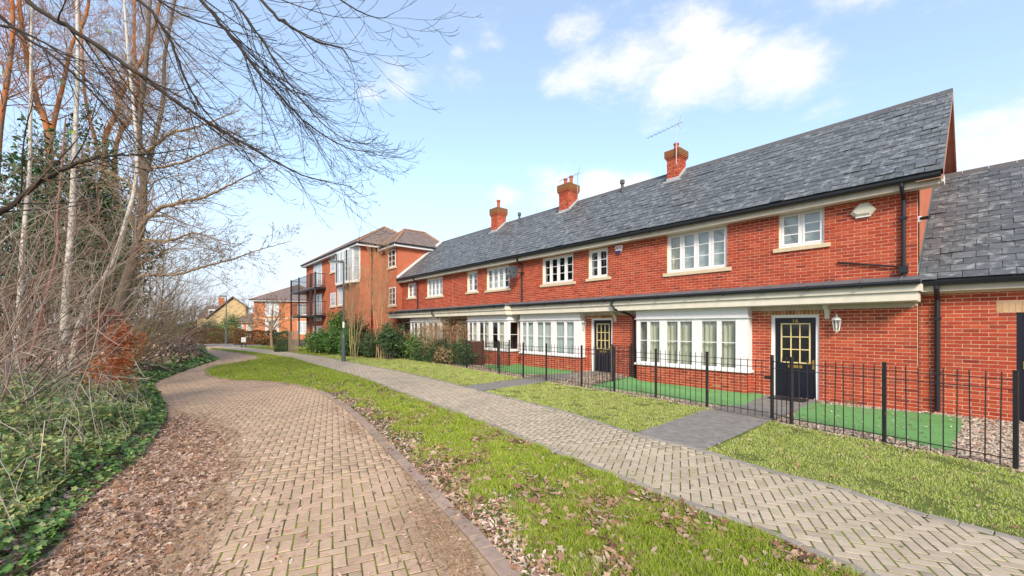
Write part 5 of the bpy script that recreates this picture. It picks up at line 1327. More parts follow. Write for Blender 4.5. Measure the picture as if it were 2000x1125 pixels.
# ---- the tree whose limbs hang over the road from the left
rng = random.Random(101)
base = Vector((-8.6, -3.2, .3))
t = thing('bare_tree', 'leafless tree whose long dark limbs hang over the road from the upper left', 'tree', tuple(base))
tr = Twigs(); top = base + Vector((.5, .6, 11))
tr.add([tuple(p) for p in catmull3([base - Vector((0, 0, .4)), base + Vector((.1, .1, 2)), base + Vector((.1, .3, 4)), base + Vector((.3, .3, 7)), top], 5)], [.30 - .012 * i for i in range(21)], 10)
tr.build('trunk', M['bark_grey'], t)
SO = {0: dict(n=10, w=.035, up=.10, late=1, kids=3.4, ka=.5, kl=.5, s=4, re=.35), 1: dict(n=8, w=.035, up=.20, late=1, kids=1.6, ka=.55, kl=.5, s=3, re=.5), 2: dict(n=6, w=.03, up=.26, late=1, kids=0, ka=.5, kl=.5, s=3, re=.7), 'rmin': .0024}
LIMBS = [
 ([(-300, -420, 6.0), (-60, -110, 6.0), (60, 5, 5.8), (200, 95, 5.8), (320, 180, 5.9), (400, 235, 6.0), (520, 305, 6.2), (600, 345, 6.3), (690, 365, 6.5)], .055, .006, 44),
 ([(-250, -300, 5.4), (80, -120, 5.3), (270, 0, 5.2), (330, 75, 5.3), (370, 170, 5.5), (420, 240, 5.7), (480, 290, 5.8)], .035, .006, 30),
 ([(-200, -500, 6.3), (200, -200, 5.8), (390, 0, 5.6), (470, 95, 5.7), (530, 170, 5.8), (600, 240, 6.0), (670, 285, 6.1), (735, 300, 6.2)], .042, .004, 52),
 ([(-200, -600, 6.5), (250, -260, 5.8), (420, -40, 5.6), (500, 60, 5.5), (570, 170, 5.6), (640, 250, 5.7), (710, 290, 5.9)], .032, .004, 44),
 ([(-200, -700, 6.5), (300, -260, 5.4), (510, 0, 5.2), (560, 45, 5.2), (620, 82, 5.3), (668, 95, 5.3), (692, 135, 5.4)], .035, .004, 15),
 ([(-200, -700, 6.2), (350, -300, 5.2), (600, -60, 5.1), (680, 10, 5.1), (740, 35, 5.2), (770, 25, 5.2)], .022, .003, 10),
 ([(-300, -260, 6.6), (0, 30, 6.4), (110, 115, 6.3), (190, 190, 6.4), (260, 265, 6.5), (340, 370, 6.8)], .036, .006, 26),
 ([(-300, -160, 6.4), (-60, 20, 6.0), (40, 60, 5.9), (110, 100, 6.0), (200, 190, 6.2), (290, 320, 6.6), (350, 420, 6.9)], .028, .005, 26),
 ([(-400, 620, 7.0), (-100, 470, 6.3), (0, 415, 6.1), (80, 355, 6.2), (150, 318, 6.3), (220, 305, 6.5), (300, 300, 6.8), (400, 285, 7.1)], .062, .006, 26),
 ([(-250, -500, 5.5), (100, -250, 5.2), (250, -60, 5.0), (340, 20, 5.1), (450, 60, 5.3), (540, 80, 5.5)], .025, .004, 20),
]
LIMBS = [(a, b * .92, c * .85, d * .95) for a, b, c, d in LIMBS]
br = Twigs(); bias = Vector((-.25, .5, -.35))
for path, r0, r1, cnt in LIMBS:
    P = pw(path); L = sum((b - a).length for a, b in zip(P, P[1:]))
    along(br, P, r0, r1, SO, rng, L / (cnt * .72), .6, 1.75, .42, 6, .28, bias, kmax=.012)
for path, r0, r1, cnt in LIMBS:       # the hidden inner ends, joined to the trunk
    p = W(*path[0]); q = base + Vector((.2, .2, min(10.5, max(3.5, p.z - 1.5)))); br.add([tuple(q), tuple(q.lerp(p, .5) + Vector((0, 0, .2))), tuple(p)], [.08, .07, r0], 7)
br.build('branches', M['bark_dark'], t)

# ---- generic bare tree along a given stem
def bare_tree(label, stems, S, mat, limbs=(), every=.45, ka=.8, kl=2.2, kr=.35, seed=0, group=None, twmat=None, sides=8, start=.35, leaves=None, name='bare_tree', bias=None, kmax=None, lmax=None):
    rng = random.Random(seed); b = Vector(stems[0][0][0]); t = thing(name, label, 'tree', (b.x, b.y, b.z), group)
    for k, (path, r0, r1) in enumerate(stems):
        tw = Twigs(); C = catmull3([Vector(p) for p in path], 7); n = len(C)
        tw.add([tuple(c) for c in C], [r0 + (r1 - r0) * (i / (n - 1)) ** .62 for i in range(n)], sides); tw.build('trunk', mat, t)
    tw = Twigs(); tips = []
    for (path, r0, r1) in stems:
        along(tw, path, r0 * .5, r1 * .5, S, rng, every, ka, kl, kr, 3, start, bias, tips=tips, kmax=kmax)
    for (path, r0, r1) in limbs:
        along(tw, path, r0, r1, S, rng, every, ka, kl * .6, kr, 6, .15, bias, tips=tips, kmax=kmax)
    tw.build('branches', twmat or mat, t)
    if leaves:
        P = np.array([x[0] for x in tips]); r = np.random.default_rng(seed); P = P[r.permutation(len(P))[:leaves[1]]]
        P = np.repeat(P, leaves[3] if len(leaves) > 3 else 1, 0); P = P + r.normal(0, .05, P.shape)
        o = scatter('leaves', P - np.array(org(t)), leaves[2], LEAF, LEAF_F, leaves[0], .8, seed, kind='stuff'); o.parent = t
    return t, tips
ST3 = {0: dict(n=6, w=.09, up=.03, kids=5, ka=.75, kl=.5, s=4, re=.3), 1: dict(n=4, w=.10, up=.03, kids=4, ka=.7, kl=.5, s=3, re=.4), 2: dict(n=3, w=.10, up=.03, kids=0, ka=.6, kl=.5, s=3, re=.6), 'rmin': .004}
ST3b = {0: dict(n=7, w=.07, up=.0, kids=7, ka=.7, kl=.42, s=4, re=.3), 1: dict(n=4, w=.09, up=.02, kids=4, ka=.7, kl=.5, s=3, re=.4), 2: dict(n=3, w=.10, up=.03, kids=0, ka=.6, kl=.5, s=3, re=.6), 'rmin': .004}
# mid tree leaning by the road
Z = 13.5
bare_tree('tall bare tree leaning beside the road with wide horizontal limbs, copper leaves at its foot',
   [(pw([(214, 735, Z), (222, 660, Z), (240, 580, Z), (262, 500, Z), (277, 430, Z), (280, 350, Z), (272, 250, Z), (285, 130, Z), (292, 20, Z), (300, -80, Z)]), .25, .03),
    (pw([(281, 345, Z), (300, 280, Z + .3), (318, 200, Z + .5), (322, 110, Z + .6), (340, 10, Z + .8), (350, -60, Z + .8)]), .10, .03)], ST3b, M['bark_grey'],
   limbs=[(pw([(270, 450, Z), (298, 415, Z - .3), (345, 396, Z - .6), (400, 385, Z - .9), (460, 355, Z - 1.2), (530, 322, Z - 1.5)]), .085, .01),
          (pw([(268, 540, Z), (300, 536, Z), (345, 536, Z - .3), (400, 520, Z - .5), (450, 508, Z - .8), (500, 490, Z - 1), (570, 470, Z - 1.2)]), .06, .008),
          (pw([(280, 470, Z), (330, 470, Z - .4), (380, 455, Z - .8), (430, 470, Z - 1), (480, 480, Z - 1.2)]), .05, .008),
          (pw([(282, 300, Z), (330, 262, Z), (370, 252, Z), (420, 235, Z - .5), (468, 215, Z - .8)]), .06, .01),
          (pw([(276, 390, Z), (240, 350, Z), (190, 330, Z + .4), (130, 320, Z + .8)]), .05, .01),
          (pw([(275, 200, Z), (230, 150, Z), (190, 110, Z), (150, 40, Z)]), .04, .01),
          (pw([(290, 330, Z), (350, 320, Z - 1), (420, 290, Z - 2), (480, 275, Z - 2.5)]), .05, .01)],
   every=.16, ka=.75, kl=2.3, kr=.35, seed=5, twmat=M['bark_tan'], start=.3, kmax=.03)
# birches
bare_tree('white-barked birch, the stoutest and nearest of the birches in the thicket', [(pw([(118, 760, 11.5), (125, 660, 11.5), (130, 560, 11.5), (139, 450, 11.5), (143, 360, 11.5), (148, 240, 11.5), (152, 120, 11.5), (150, -40, 11.5)]), .125, .035)],
          ST3, M['birch'], every=.42, kl=1.5, kr=.22, seed=11, twmat=M['twig_grey'], start=.2, kmax=.014)
bare_tree('slim pale birch stem at the far left of the thicket', [(pw([(25, 760, 13), (36, 640, 13), (42, 520, 13), (50, 420, 13), (58, 330, 13), (60, 180, 13), (62, 40, 13), (64, -60, 13)]), .095, .028)],
          ST3, M['birch'], every=.45, kl=1.6, kr=.22, seed=12, twmat=M['twig_grey'], start=.2, kmax=.014)
bare_tree('pale birch leaning to the right across the darker leaning trunk', [(pw([(140, 740, 12.2), (152, 650, 12.2), (178, 580, 12.2), (210, 535, 12.2), (232, 480, 12.1), (247, 430, 12), (262, 375, 12), (268, 310, 12), (262, 220, 12), (250, 100, 12), (240, -40, 12)]), .11, .03)],
          ST3, M['birch'], every=.45, kl=1.5, kr=.22, seed=13, twmat=M['twig_grey'], start=.35, kmax=.014)
bare_tree('thin crooked reddish stem between the birches', [(pw([(20, 760, 9), (60, 690, 9), (78, 620, 9), (95, 560, 9), (112, 480, 9), (112, 420, 9), (120, 330, 9), (128, 230, 9)]), .045, .012)],
          ST3, M['twig_purple'], every=.4, kl=1.4, kr=.4, seed=14, start=.25, kmax=.012)
# tall trees behind, orange sunlight painted into their bark
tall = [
 ('tall tree coloured as sunlit at the left edge, forked high above the birches', [([(75, 700, 19), (95, 500, 19), (98, 340, 19), (92, 250, 19), (70, 190, 19), (52, 110, 19), (40, 30, 19), (30, -80, 19)], 0.20, 0.07), ([(95, 300, 19), (105, 240, 19), (122, 170, 19), (140, 90, 19), (168, 30, 19), (180, -60, 19)], 0.12, 0.05)], 21),
 ('second tree coloured as sunlit, its upper stem bent to the right behind the birches', [([(170, 700, 21), (182, 500, 21), (190, 400, 21), (205, 330, 21), (205, 270, 21), (226, 225, 21), (240, 180, 21), (275, 120, 21), (300, 60, 21), (320, -40, 21)], 0.19, 0.06), ([(200, 320, 21), (180, 250, 21), (165, 180, 21), (160, 80, 21), (150, -40, 21)], 0.10, 0.04)], 22),
 ('tree coloured as sunlit with a crooked crown above the leaning road tree', [([(240, 690, 24), (236, 500, 24), (228, 400, 24), (225, 300, 24), (240, 250, 24), (262, 220, 24), (270, 170, 24), (262, 80, 24), (265, -30, 24)], 0.18, 0.06)], 23),
 ('far left tree coloured as sunlit, partly cut by the picture edge', [([(-20, 700, 17), (-10, 400, 17), (0, 250, 17), (15, 150, 17), (25, 60, 17), (20, -60, 17)], 0.15, 0.06)], 24),
]
STt = {0: dict(n=6, w=.13, up=.05, kids=5, ka=.7, kl=.5, s=4, re=.35), 1: dict(n=4, w=.13, up=.05, kids=4, ka=.7, kl=.5, s=3, re=.4), 2: dict(n=3, w=.12, up=.04, kids=0, ka=.6, kl=.5, s=3, re=.6), 'rmin': .006}
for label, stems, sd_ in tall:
    bare_tree(label, [(pw(a), b, c) for a, b, c in stems], STt, M['bark_sunlit'], every=.30, kl=3.2, kr=.40, seed=sd_, start=.45, twmat=M['bark_sunlit'], kmax=.07, leaves=(M['beech'], 900, (.02, .04), 1))  # orange bark and leaf colour stand in for sun on these crowns

# ---- leaf clouds: a bush or crown made of many separate leaves
def leaf_cloud(center, rad, n, seed, shell=.5, lump=.28, floor=None):
    r = np.random.default_rng(seed); d = r.normal(0, 1, (n, 3)); d /= np.linalg.norm(d, axis=1, keepdims=True)
    ph = r.uniform(0, 6, 6)
    lm = 1 + lump * (np.sin(d[:, 0] * 4 + ph[0]) * np.cos(d[:, 1] * 5 + ph[1]) + .6 * np.sin(d[:, 2] * 7 + ph[2] + d[:, 0] * 6) + .5 * np.cos(d[:, 1] * 11 + ph[3]) * np.sin(d[:, 2] * 9 + ph[4]))
    q = 1 - shell * r.random(n) ** 1.6
    P = np.array(center) + d * (lm * q)[:, None] * np.array(rad)
    if floor is not None: P = P[P[:, 2] > floor]
    return P
def stems_for(center, rad, base, n, seed, r0=.02, mat=None, name='stems', parent=None):
    rng = random.Random(seed); tw = Twigs()
    for i in range(n):
        d = Vector((rng.gauss(0, 1), rng.gauss(0, 1), abs(rng.gauss(.3, .8)))).normalized(); e = Vector(center) + Vector((d.x * rad[0], d.y * rad[1], d.z * rad[2])) * rng.uniform(.6, 1.0)
        b = Vector(base) + Vector((rng.uniform(-.4, .4) * rad[0], rng.uniform(-.4, .4) * rad[1], 0)); m = b.lerp(e, .5) + Vector((0, 0, rad[2] * .15))
        tw.add([tuple(b), tuple(m), tuple(e)], [r0, r0 * .7, r0 * .25], 4)
    return tw.build(name, mat, parent)
def bush(name, label, center, rad, n, size, mat, seed, cat='shrub', stems=14, smat=None, lump=.28, group=None, shell=.5, box=False):
    c = Vector(center); t = thing(name, label, cat, (c.x, c.y, 0), group)
    if box:
        r = np.random.default_rng(seed); P = r.uniform(-1, 1, (n, 3)); k = r.integers(0, 3, n); far = r.random(n) < .7; P[np.arange(n), k] = np.where(far, np.sign(P[np.arange(n), k]) * r.uniform(.82, 1.04, n), P[np.arange(n), k])
        P = P * np.array(rad) * (1 + .05 * np.sin(P[:, :1] * 9)) + np.array(center)
    else: P = leaf_cloud(center, rad, n, seed, shell, lump, .03)
    o = scatter('leaves', P - np.array(org(t)), size, LEAF, LEAF_F, mat, .9, seed, kind='stuff'); o.parent = t
    stems_for((c.x, c.y, c.z), rad, (c.x, c.y, 0), stems, seed, .02 if max(rad) < 2 else .04, smat or M['bark_grey'], 'stems', t)
    return t
def shrub(name, label, base, H, spread, n, mat, seed, S=None, group=None, lean=Vector((0, 0, 0)), r0=.016, cat='shrub', leaves=None):
    """many arching bare stems from one root"""
    rng = random.Random(seed); t = thing(name, label, cat, tuple(base), group); tw = Twigs(); tips = []
    S = S or {0: dict(n=8, w=.10, up=-.02, kids=7, ka=.7, kl=.45, s=3, re=.25), 1: dict(n=5, w=.13, up=.0, kids=3.5, ka=.7, kl=.5, s=3, re=.4), 2: dict(n=3, w=.12, up=.02, kids=0, ka=.6, kl=.5, s=3, re=.6), 'rmin': .0028}
    for i in range(n):
        a = rng.uniform(0, 2 * math.pi); sp = rng.uniform(.1, spread); d = (Vector((math.cos(a) * sp, math.sin(a) * sp, 1)) + lean).normalized()
        b = Vector(base) + Vector((rng.gauss(0, .25), rng.gauss(0, .25), -.05)); limb(tw, b, d, H * rng.uniform(.6, 1.1), r0 * rng.uniform(.6, 1.2), 0, S, rng, tips)
    tw.build('branches', mat, t)
    if leaves:
        P = np.array([x[0] for x in tips]); r = np.random.default_rng(seed); P = P[r.permutation(len(P))[:leaves[1]]] + r.normal(0, .04, (min(len(P), leaves[1]), 3))
        o = scatter('leaves', P - np.array(org(t)), leaves[2], LEAF, LEAF_F, leaves[0], .8, seed, kind='stuff'); o.parent = t
    return t
def gb(x, y): return Vector((x, y, float(bank_h(np.array([x]), np.array([y]))[0]) - .03))

bush('evergreen_tree', 'dark evergreen tree filling the gap behind the birches', W(150, 440, 18), (3.4, 2.2, 3.4), 17000, (.07, .13), M['evergreen'], 201, cat='tree', lump=.35, stems=30)
bush('evergreen_tree', 'lower dark evergreen left of the leaning trunk', W(200, 530, 17), (1.7, 1.6, 2.4), 8000, (.06, .11), M['evergreen'], 202, cat='tree', lump=.35, stems=20)
bush('evergreen_tree', 'dark evergreen mass at the far left behind the slim birch', W(10, 520, 19), (2.8, 2.2, 2.6), 10000, (.06, .12), M['evergreen'], 203, cat='tree', lump=.35, stems=20)
# the thicket
TH = [
 ('tangled pinkish bare shrub at the left edge of the picture', (-6.6, -2.3), 3.3, .9, 12, 'twig_pink', 301, (.1, .1, 0)),
 ('bare shrub with long grey arching stems low on the bank', (-8.0, -1.9), 2.9, 1.0, 12, 'twig_grey', 302, (.1, .15, 0)),
 ('bare pinkish shrub in front of the stoutest birch', (-9.6, -1.9), 4.0, .8, 15, 'twig_pink', 303, (.0, .1, 0)),
 ('tall pale bare shrub left of the birches', (-10.0, -2.2), 5.2, .7, 13, 'twig_pink', 304, (0, .1, 0)),
 ('grey bare shrub between birch and leaning tree', (-11.9, -2.0), 4.8, .7, 12, 'twig_grey', 305, (0, .1, 0)),
 ('reddish bare shrub at the foot of the leaning tree', (-14.2, -2.4), 2.6, .8, 16, 'twig_purple', 306, (0, .1, 0)),
 ('tall grey-brown bare shrub behind the leaning tree', (-15.5, -2.0), 5.0, .7, 15, 'twig_grey', 307, (0, .2, 0)),
 ('olive bare shrub arching over the road edge past the leaning tree', (-17.5, -1.2), 4.4, .9, 30, 'twig_olive', 308, (0, .4, 0)),
 ('dense olive-brown bare shrub in the middle of the roadside row', (-20.5, -.9), 4.6, .8, 30, 'twig_olive', 309, (0, .35, 0)),
 ('pinkish brown bare shrub near the bend of the road', (-24.0, -.4), 4.4, .8, 28, 'twig_pink', 310, (0, .3, 0)),
 ('low reddish bare shrub by the bend, nearest the far hedge', (-28.5, .7), 3.4, .9, 26, 'twig_purple', 311, (0, .2, 0)),
 ('tall brownish bare shrub rising behind the roadside row', (-23.0, -3.2), 6.6, .6, 26, 'twig_olive', 312, (0, .1, 0)),
 ('farthest grey bare shrub where the road disappears', (-34.0, 1.0), 3.6, .9, 26, 'twig_pink', 313, (0, .1, 0)),
 ('thin bare shrub deep in the wood at left', (-14.0, -3.6), 5.4, .6, 10, 'twig_pink', 314, (0, 0, 0)),
]
for (label, (x, y), H_, sp, n, m_, sd_, ln) in TH:
    shrub('bare_shrub', label, gb(x, y), H_, sp, n, M[m_], sd_, lean=Vector(ln), group='bare shrubs of the roadside thicket')
# the wood beyond, one mass of stems
rng = random.Random(400); tw = Twigs(); Sw = {0: dict(n=6, w=.08, up=.02, kids=6, ka=.6, kl=.35, s=3, re=.3), 1: dict(n=3, w=.1, up=.03, kids=3, ka=.6, kl=.5, s=3, re=.5), 2: dict(n=2, w=.1, kids=0, ka=.5, kl=.5, s=3, re=.6), 'rmin': .008}
for i in range(95):
    x = rng.uniform(-62, -24); y = float(yb(np.array([x]))[0]) - rng.uniform(2, 14) - max(0, (-x - 40) * .15)
    limb(tw, gb(x, y), Vector((rng.gauss(0, .08), rng.gauss(0, .08), 1)).normalized(), rng.uniform(4.5, 9.5) * (1 if x > -45 else .7), rng.uniform(.03, .08), 0, Sw, rng)
o = tw.build('woodland', M['twig_pink'], None); tag(o, 'distant bare woodland behind the roadside thicket', 'woodland', kind='stuff')
# beech leaves
def leafy_sapling(label, base, path, n, mat, seed, size=(.03, .055)):
    rng = random.Random(seed); t = thing('beech_sapling', label, 'sapling', tuple(base)); tw = Twigs(); tips = []
    S = {0: dict(n=5, w=.1, up=.0, kids=5, ka=.8, kl=.6, s=3, re=.3), 1: dict(n=4, w=.1, up=0, kids=4, ka=.7, kl=.5, s=3, re=.4), 2: dict(n=2, w=.1, kids=0, ka=.5, kl=.5, s=3, re=.6), 'rmin': .003}
    along(tw, path, .02, .005, S, rng, .09, .9, .55, .5, 5, .3, Vector((.1, .3, 0)), tips); tw.build('branches', M['bark_tan'], t)
    P = np.array([x[0] for x in tips]); r = np.random.default_rng(seed); P = P[r.integers(0, len(P), n)] + r.normal(0, .085, (n, 3))
    o = scatter('leaves', P - np.array(org(t)), size, LEAF, LEAF_F, mat, .5, seed, kind='stuff'); o.parent = t
p = [W(205, 860, 8.7), W(213, 800, 8.7), W(222, 750, 8.8), W(232, 700, 8.9), W(252, 650, 9.0)]
leafy_sapling('young beech with copper orange leaves at the foot of the leaning tree', (p[0].x, p[0].y, .2), p, 2100, M['beech'], 501)
p = [W(150, 760, 10.5), W(165, 690, 10.5), W(185, 640, 10.6), W(225, 615, 10.8)]
leafy_sapling('young tree with dull red leaves just left of the copper beech', (p[0].x, p[0].y, .3), p, 800, M['red_leaf'], 502)

# ---- ivy and brambles on the bank
def bank_pts(n, x0, x1, d0, d1, seed, pw_=1.2, hz=(.03, .3)):
    r = np.random.default_rng(seed); out = []; t = 0
    while t < n:
        x = r.uniform(x0, x1, 60000); d = d0 + (d1 - d0) * r.random(60000) ** 1.3; y = yb(x) - d
        z = x * FWD.x + y * FWD.y; q = x * RGT.x + y * RGT.y
        ok = (z > 1.9) & (np.abs(q / np.maximum(z, .1)) < 1.32) & (r.random(60000) < np.minimum(1, (3.5 / np.maximum(z, 3.5)) ** pw_))
        x, y, d = x[ok], y[ok], d[ok]; h = bank_h(x, y) - .03 + hz[0] + (hz[1] - hz[0]) * r.random(len(x)) * np.clip((d - d0) / .5 + .15, 0, 1) * (.6 + .4 * np.sin(x * 3 + y * 4))
        out.append(np.c_[x, y, h]); t += len(x)
    return np.concatenate(out)[:n]
IVY = [(0, 0, 0), (.9, 0, .02), (.45, .3, .08), (.35, .85, .02), (-.1, .45, .08), (-.65, .5, .0), (-.45, 0, .03), (-.65, -.5, .0), (-.1, -.45, .08), (.35, -.85, .02), (.45, -.3, .08)]
IVY_F = [(0, 1 + i, 1 + (i + 1) % 10) for i in range(10)]
def lsize(P, a, b, seed): r = np.random.default_rng(seed); z = P[:, 0] * FWD.x + P[:, 1] * FWD.y; return r.uniform(a, b, len(P)) * np.clip((z / 4) ** .45, 1, 2.2)
P = bank_pts(17000, -40, 0, -.12, 2.6, 601, 1.1, (.02, .34)); o = scatter('ivy', P, lsize(P, .022, .045, 1), IVY, IVY_F, M['ivy'], .5, 602); tag(o, 'dark ivy carpeting the bank beside the leaf litter', 'ivy')
P = bank_pts(7500, -12, 0, .15, 2.8, 603, 1.0, (.1, .55)); o = scatter('bramble_leaves', P, lsize(P, .022, .045, 2), LEAF, LEAF_F, M['ivy_pale'], .6, 604); tag(o, 'pale yellowish bramble leaves above the ivy at the left', 'bramble')
P = bank_pts(2600, -10, 0, .0, .9, 605, 1.0, (.02, .1)); o = scatter('ground_leaves', P, lsize(P, .025, .05, 3), LEAF, LEAF_F, M['litter'], .5, 606)
P = bank_pts(9000, -45, -14, .5, 5, 607, .4, (.1, .9)); o = scatter('undergrowth', P, lsize(P, .025, .05, 4), LEAF, LEAF_F, M['litter'], .8, 608); tag(o, 'brown undergrowth below the roadside shrubs', 'undergrowth')
# bramble and dead stems low over the ivy
rng = random.Random(700); tw = Twigs()
for i in range(520):
    x = -2.6 - 11 * rng.random() ** 1.2; y = float(yb(np.array([x]))[0]) - rng.uniform(.15, 2.3); b = gb(x, y); a = rng.uniform(0, 6.28); L = rng.uniform(.3, 1.1); H_ = rng.uniform(.15, .8)
    if abs((b.x * RGT.x + b.y * RGT.y) / max(.2, b.x * FWD.x + b.y * FWD.y)) > 1.4: continue
    d = Vector((math.cos(a), math.sin(a), 0)); pts = [b + d * L * f + Vector((rng.gauss(0, .02), rng.gauss(0, .02), H_ * 4 * f * (1 - f) * rng.uniform(.85, 1.1) + .04)) for f in (0, .2, .4, .6, .8, 1)]
    if min(yb(np.array([p.x]))[0] - p.y for p in pts) < .05: continue
    r0 = rng.uniform(.0022, .005); tw.add([tuple(p) for p in pts], [r0] * 5 + [r0 * .5], 4)
o = tw.build('bramble_stems', M['twig_grey']); tag(o, 'dead bramble stems arching over the ivy', 'bramble', kind='stuff')
# a few big green leaves on the thicket twigs
P = np.array([W(u, v, z) for u, v, z in [(240, 410, 6.3), (142, 258, 6.2), (155, 283, 6.2), (38, 287, 6.0), (178, 182, 6.1), (55, 272, 6), (118, 160, 6), (130, 172, 6), (265, 710, 7), (30, 290, 6.1), (212, 60, 6), (8, 140, 6)]])
o = scatter('fresh_leaves', P, (.05, .075), LEAF, LEAF_F, M['fresh_leaf'], 1.0, 801); tag(o, 'a few yellow-green leaves left on the overhanging twigs', 'leaves')
M['bark_tan_pale'] = plain('pale_tan_stem_bark', (.46, .34, .20), .85, 6, .4, .2)
# ------------------------------------------------------------------ apartment block beyond the terrace
apt = thing('apartment_block', 'three-storey red brick apartment block with balconies and a glazed corner window', 'building', (-33, 10, 0))
AX0, AX1, AY, WY = -40.1, -27.0, 10.0, 11.5
AZ = 7.3
def simple_window(house, axis, c, out, a0, a1, z0, z1, nl, nb, sill=True, blind=True):
    """window on a plain wall of the block: stands in a recess box set 2 cm proud"""
    def bx(p, q, r, s, d0, d1):
        m = MB(); c0, c1 = c + out * d0, c + out * d1
        if axis == 'x': m.box(p, q, c0, c1, r, s)
        else: m.box(c0, c1, p, q, r, s)
        return m
    mb = MB(); fw = .07
    def add(p, q, r, s, d0, d1):
        c0, c1 = c + out * d0, c + out * d1
        if axis == 'x': mb.box(p, q, c0, c1, r, s)
        else: mb.box(c0, c1, p, q, r, s)
    add(a0, a0 + fw, z0, z1, -.02, .025); add(a1 - fw, a1, z0, z1, -.02, .025); add(a0 + fw, a1 - fw, z0, z0 + fw, -.02, .025); add(a0 + fw, a1 - fw, z1 - fw, z1, -.02, .025)
    for i in range(1, nl):
        x = a0 + (a1 - a0) * i / nl; add(x - .04, x + .04, z0 + fw, z1 - fw, -.02, .022)
    w = mb.build('window', M['white'], house)
    for k in range(1, nb + 1):
        z = z0 + (z1 - z0) * k / (nb + 1); bx(a0 + fw, a1 - fw, z - .018, z + .018, .0, .018).build('glazing_bar', M['white'], w)
    for i in range(nl):
        p = a0 + (a1 - a0) * i / nl + .03; q = a0 + (a1 - a0) * (i + 1) / nl - .03
        bx(p, q, z0 + .05, z1 - .05, .003, .008).build('pane', M['dark_glass'] if not blind else M['pale_pane'], w)
    if sill: bx(a0 - .12, a1 + .12, z0 - .12, z0 - .002, -.02, .07).build('sill', M['stone'], w)
    return w
M['pale_pane'] = plain('curtained_pane', (.42, .46, .47), .1, 2, .6, .8)
bod = MB(); bod.box(AX0, AX1, AY, 15.8, -.2, AZ - .02); apt_w = bod.build('wall', M['brick_far'], apt)
bod = MB(); bod.box(AX1 - .01, -24.6, WY, 15.2, -.2, AZ - .22); bod.build('wing_wall', M['brick_far'], apt)
def hip(name, x0, x1, y0, y1, z, rise, parent, ov=.35):
    x0 -= ov; x1 += ov; y0 -= ov; y1 += ov; w, d = x1 - x0, y1 - y0; h = min(w, d) / 2; rf = MB()
    if w >= d: A_, B_ = (x0 + h, (y0 + y1) / 2, z + rise), (x1 - h, (y0 + y1) / 2, z + rise)
    else: A_, B_ = ((x0 + x1) / 2, y0 + h, z + rise), ((x0 + x1) / 2, y1 - h, z + rise)
    c = [(x0, y0, z), (x1, y0, z), (x1, y1, z), (x0, y1, z)]
    if w >= d: rf.quad(c[0], c[1], B_, A_); rf.tri(c[1], c[2], B_); rf.quad(c[2], c[3], A_, B_); rf.tri(c[3], c[0], A_)
    else: rf.tri(c[0], c[1], A_); rf.quad(c[1], c[2], B_, A_); rf.tri(c[2], c[3], B_); rf.quad(c[3], c[0], A_, B_)
    rf.quad(c[0], c[1], c[2], c[3])
    r = rf.build(name, M['tile'], parent)
    f = MB(); f.box(x0, x1, y0, y0 + .03, z - .2, z - .003); f.box(x1 - .03, x1, y0 + .03, y1, z - .2, z - .003); f.box(x0, x0 + .03, y0 + .03, y1, z - .2, z - .003); f.box(x0 + .031, x1 - .031, y0 + .031, y1 - .031, z - .19, z - .17)
    f.build('fascia', M['white'], r)
    g = MB(); g.tube([(x0, y0 - .05, z - .03), (x1, y0 - .05, z - .03)], .055, 6); g.tube([(x1 + .05, y0, z - .03), (x1 + .05, y1, z - .03)], .055, 6); g.build('gutter', M['black_plastic'], r)
    hp = MB()
    for p, q in ((c[0], A_), (c[1], B_ if w >= d else A_), (c[2], B_), (c[3], A_ if w >= d else B_)):
        hp.tube([(p[0], p[1], p[2] + .02), (q[0], q[1], q[2] + .02)], .07, 5)
    hp.tube([A_, B_], .08, 5) if Vector(A_) != Vector(B_) else None
    hp.build('hip_tiles', M['ridge_tan'], r)
    return r
hip('roof', AX0, AX1, AY, 15.8, AZ, 2.05, apt)
hip('wing_roof', AX1 + .35, -24.65, WY, 15.0, AZ - .2, 1.25, apt)
# corner glazed bay (second floor)
bx0, bx1 = FX(655, 9.6), -26.85
bw = MB(); zz0, zz1 = 4.95, 7.02
pts = [(FX(656, 10), 9.99), (FX(657, 9.6), 9.6), (-28.4, 9.6), (-27.02, 9.97)]
by = MB(); by.prism([(p[0], p[1]) for p in pts] + [(-27.3, 10.2)], zz0 - .18, zz0, 'z'); bwin = by.build('oriel_window', M['white'], apt)
tp = MB(); tp.prism([(p[0], p[1]) for p in pts] + [(-27.3, 10.2)], zz1, zz1 + .1, 'z'); tp.build('oriel_head', M['white'], bwin)
for (a, b) in zip(pts, pts[1:]):
    a = Vector((*a, 0)); b = Vector((*b, 0)); n = max(1, round((b - a).length / .62))
    for i in range(n + 1):
        p = a.lerp(b, i / n); MB().box(p.x - .035, p.x + .035, p.y - .035, p.y + .035, zz0, zz1).build('mullion', M['white'], bwin)
    for zt_ in (zz0 + .9, zz0 + 1.5):
        m = MB(); m.tube([(a.x, a.y, zt_), (b.x, b.y, zt_)], .025, 4); m.build('transom', M['white'], bwin)
    for i in range(n):
        p, q = a.lerp(b, i / n), a.lerp(b, (i + 1) / n); m = MB(); m.quad((p.x, p.y, zz0), (q.x, q.y, zz0), (q.x, q.y, zz1), (p.x, p.y, zz1)); m.build('pane', M['pale_pane'], bwin)
def apx(u, Y, v): tt = Y / (.7586 * (u - 313)); return FX(u, Y), 1.8 + (638 - v) * tt
def aw(u0, u1, v0, v1, Y=AY, nl=2, nb=2, **k):
    x0, z1 = apx(u0, Y, v0); x1, z1b = apx(u1, Y, v1); x0b, z0 = apx((u0 + u1) / 2, Y, v1); _, z1 = apx((u0 + u1) / 2, Y, v0)
    return simple_window(apt, 'x', Y, -1, x0, x1, z0, z1, nl, nb, **k)
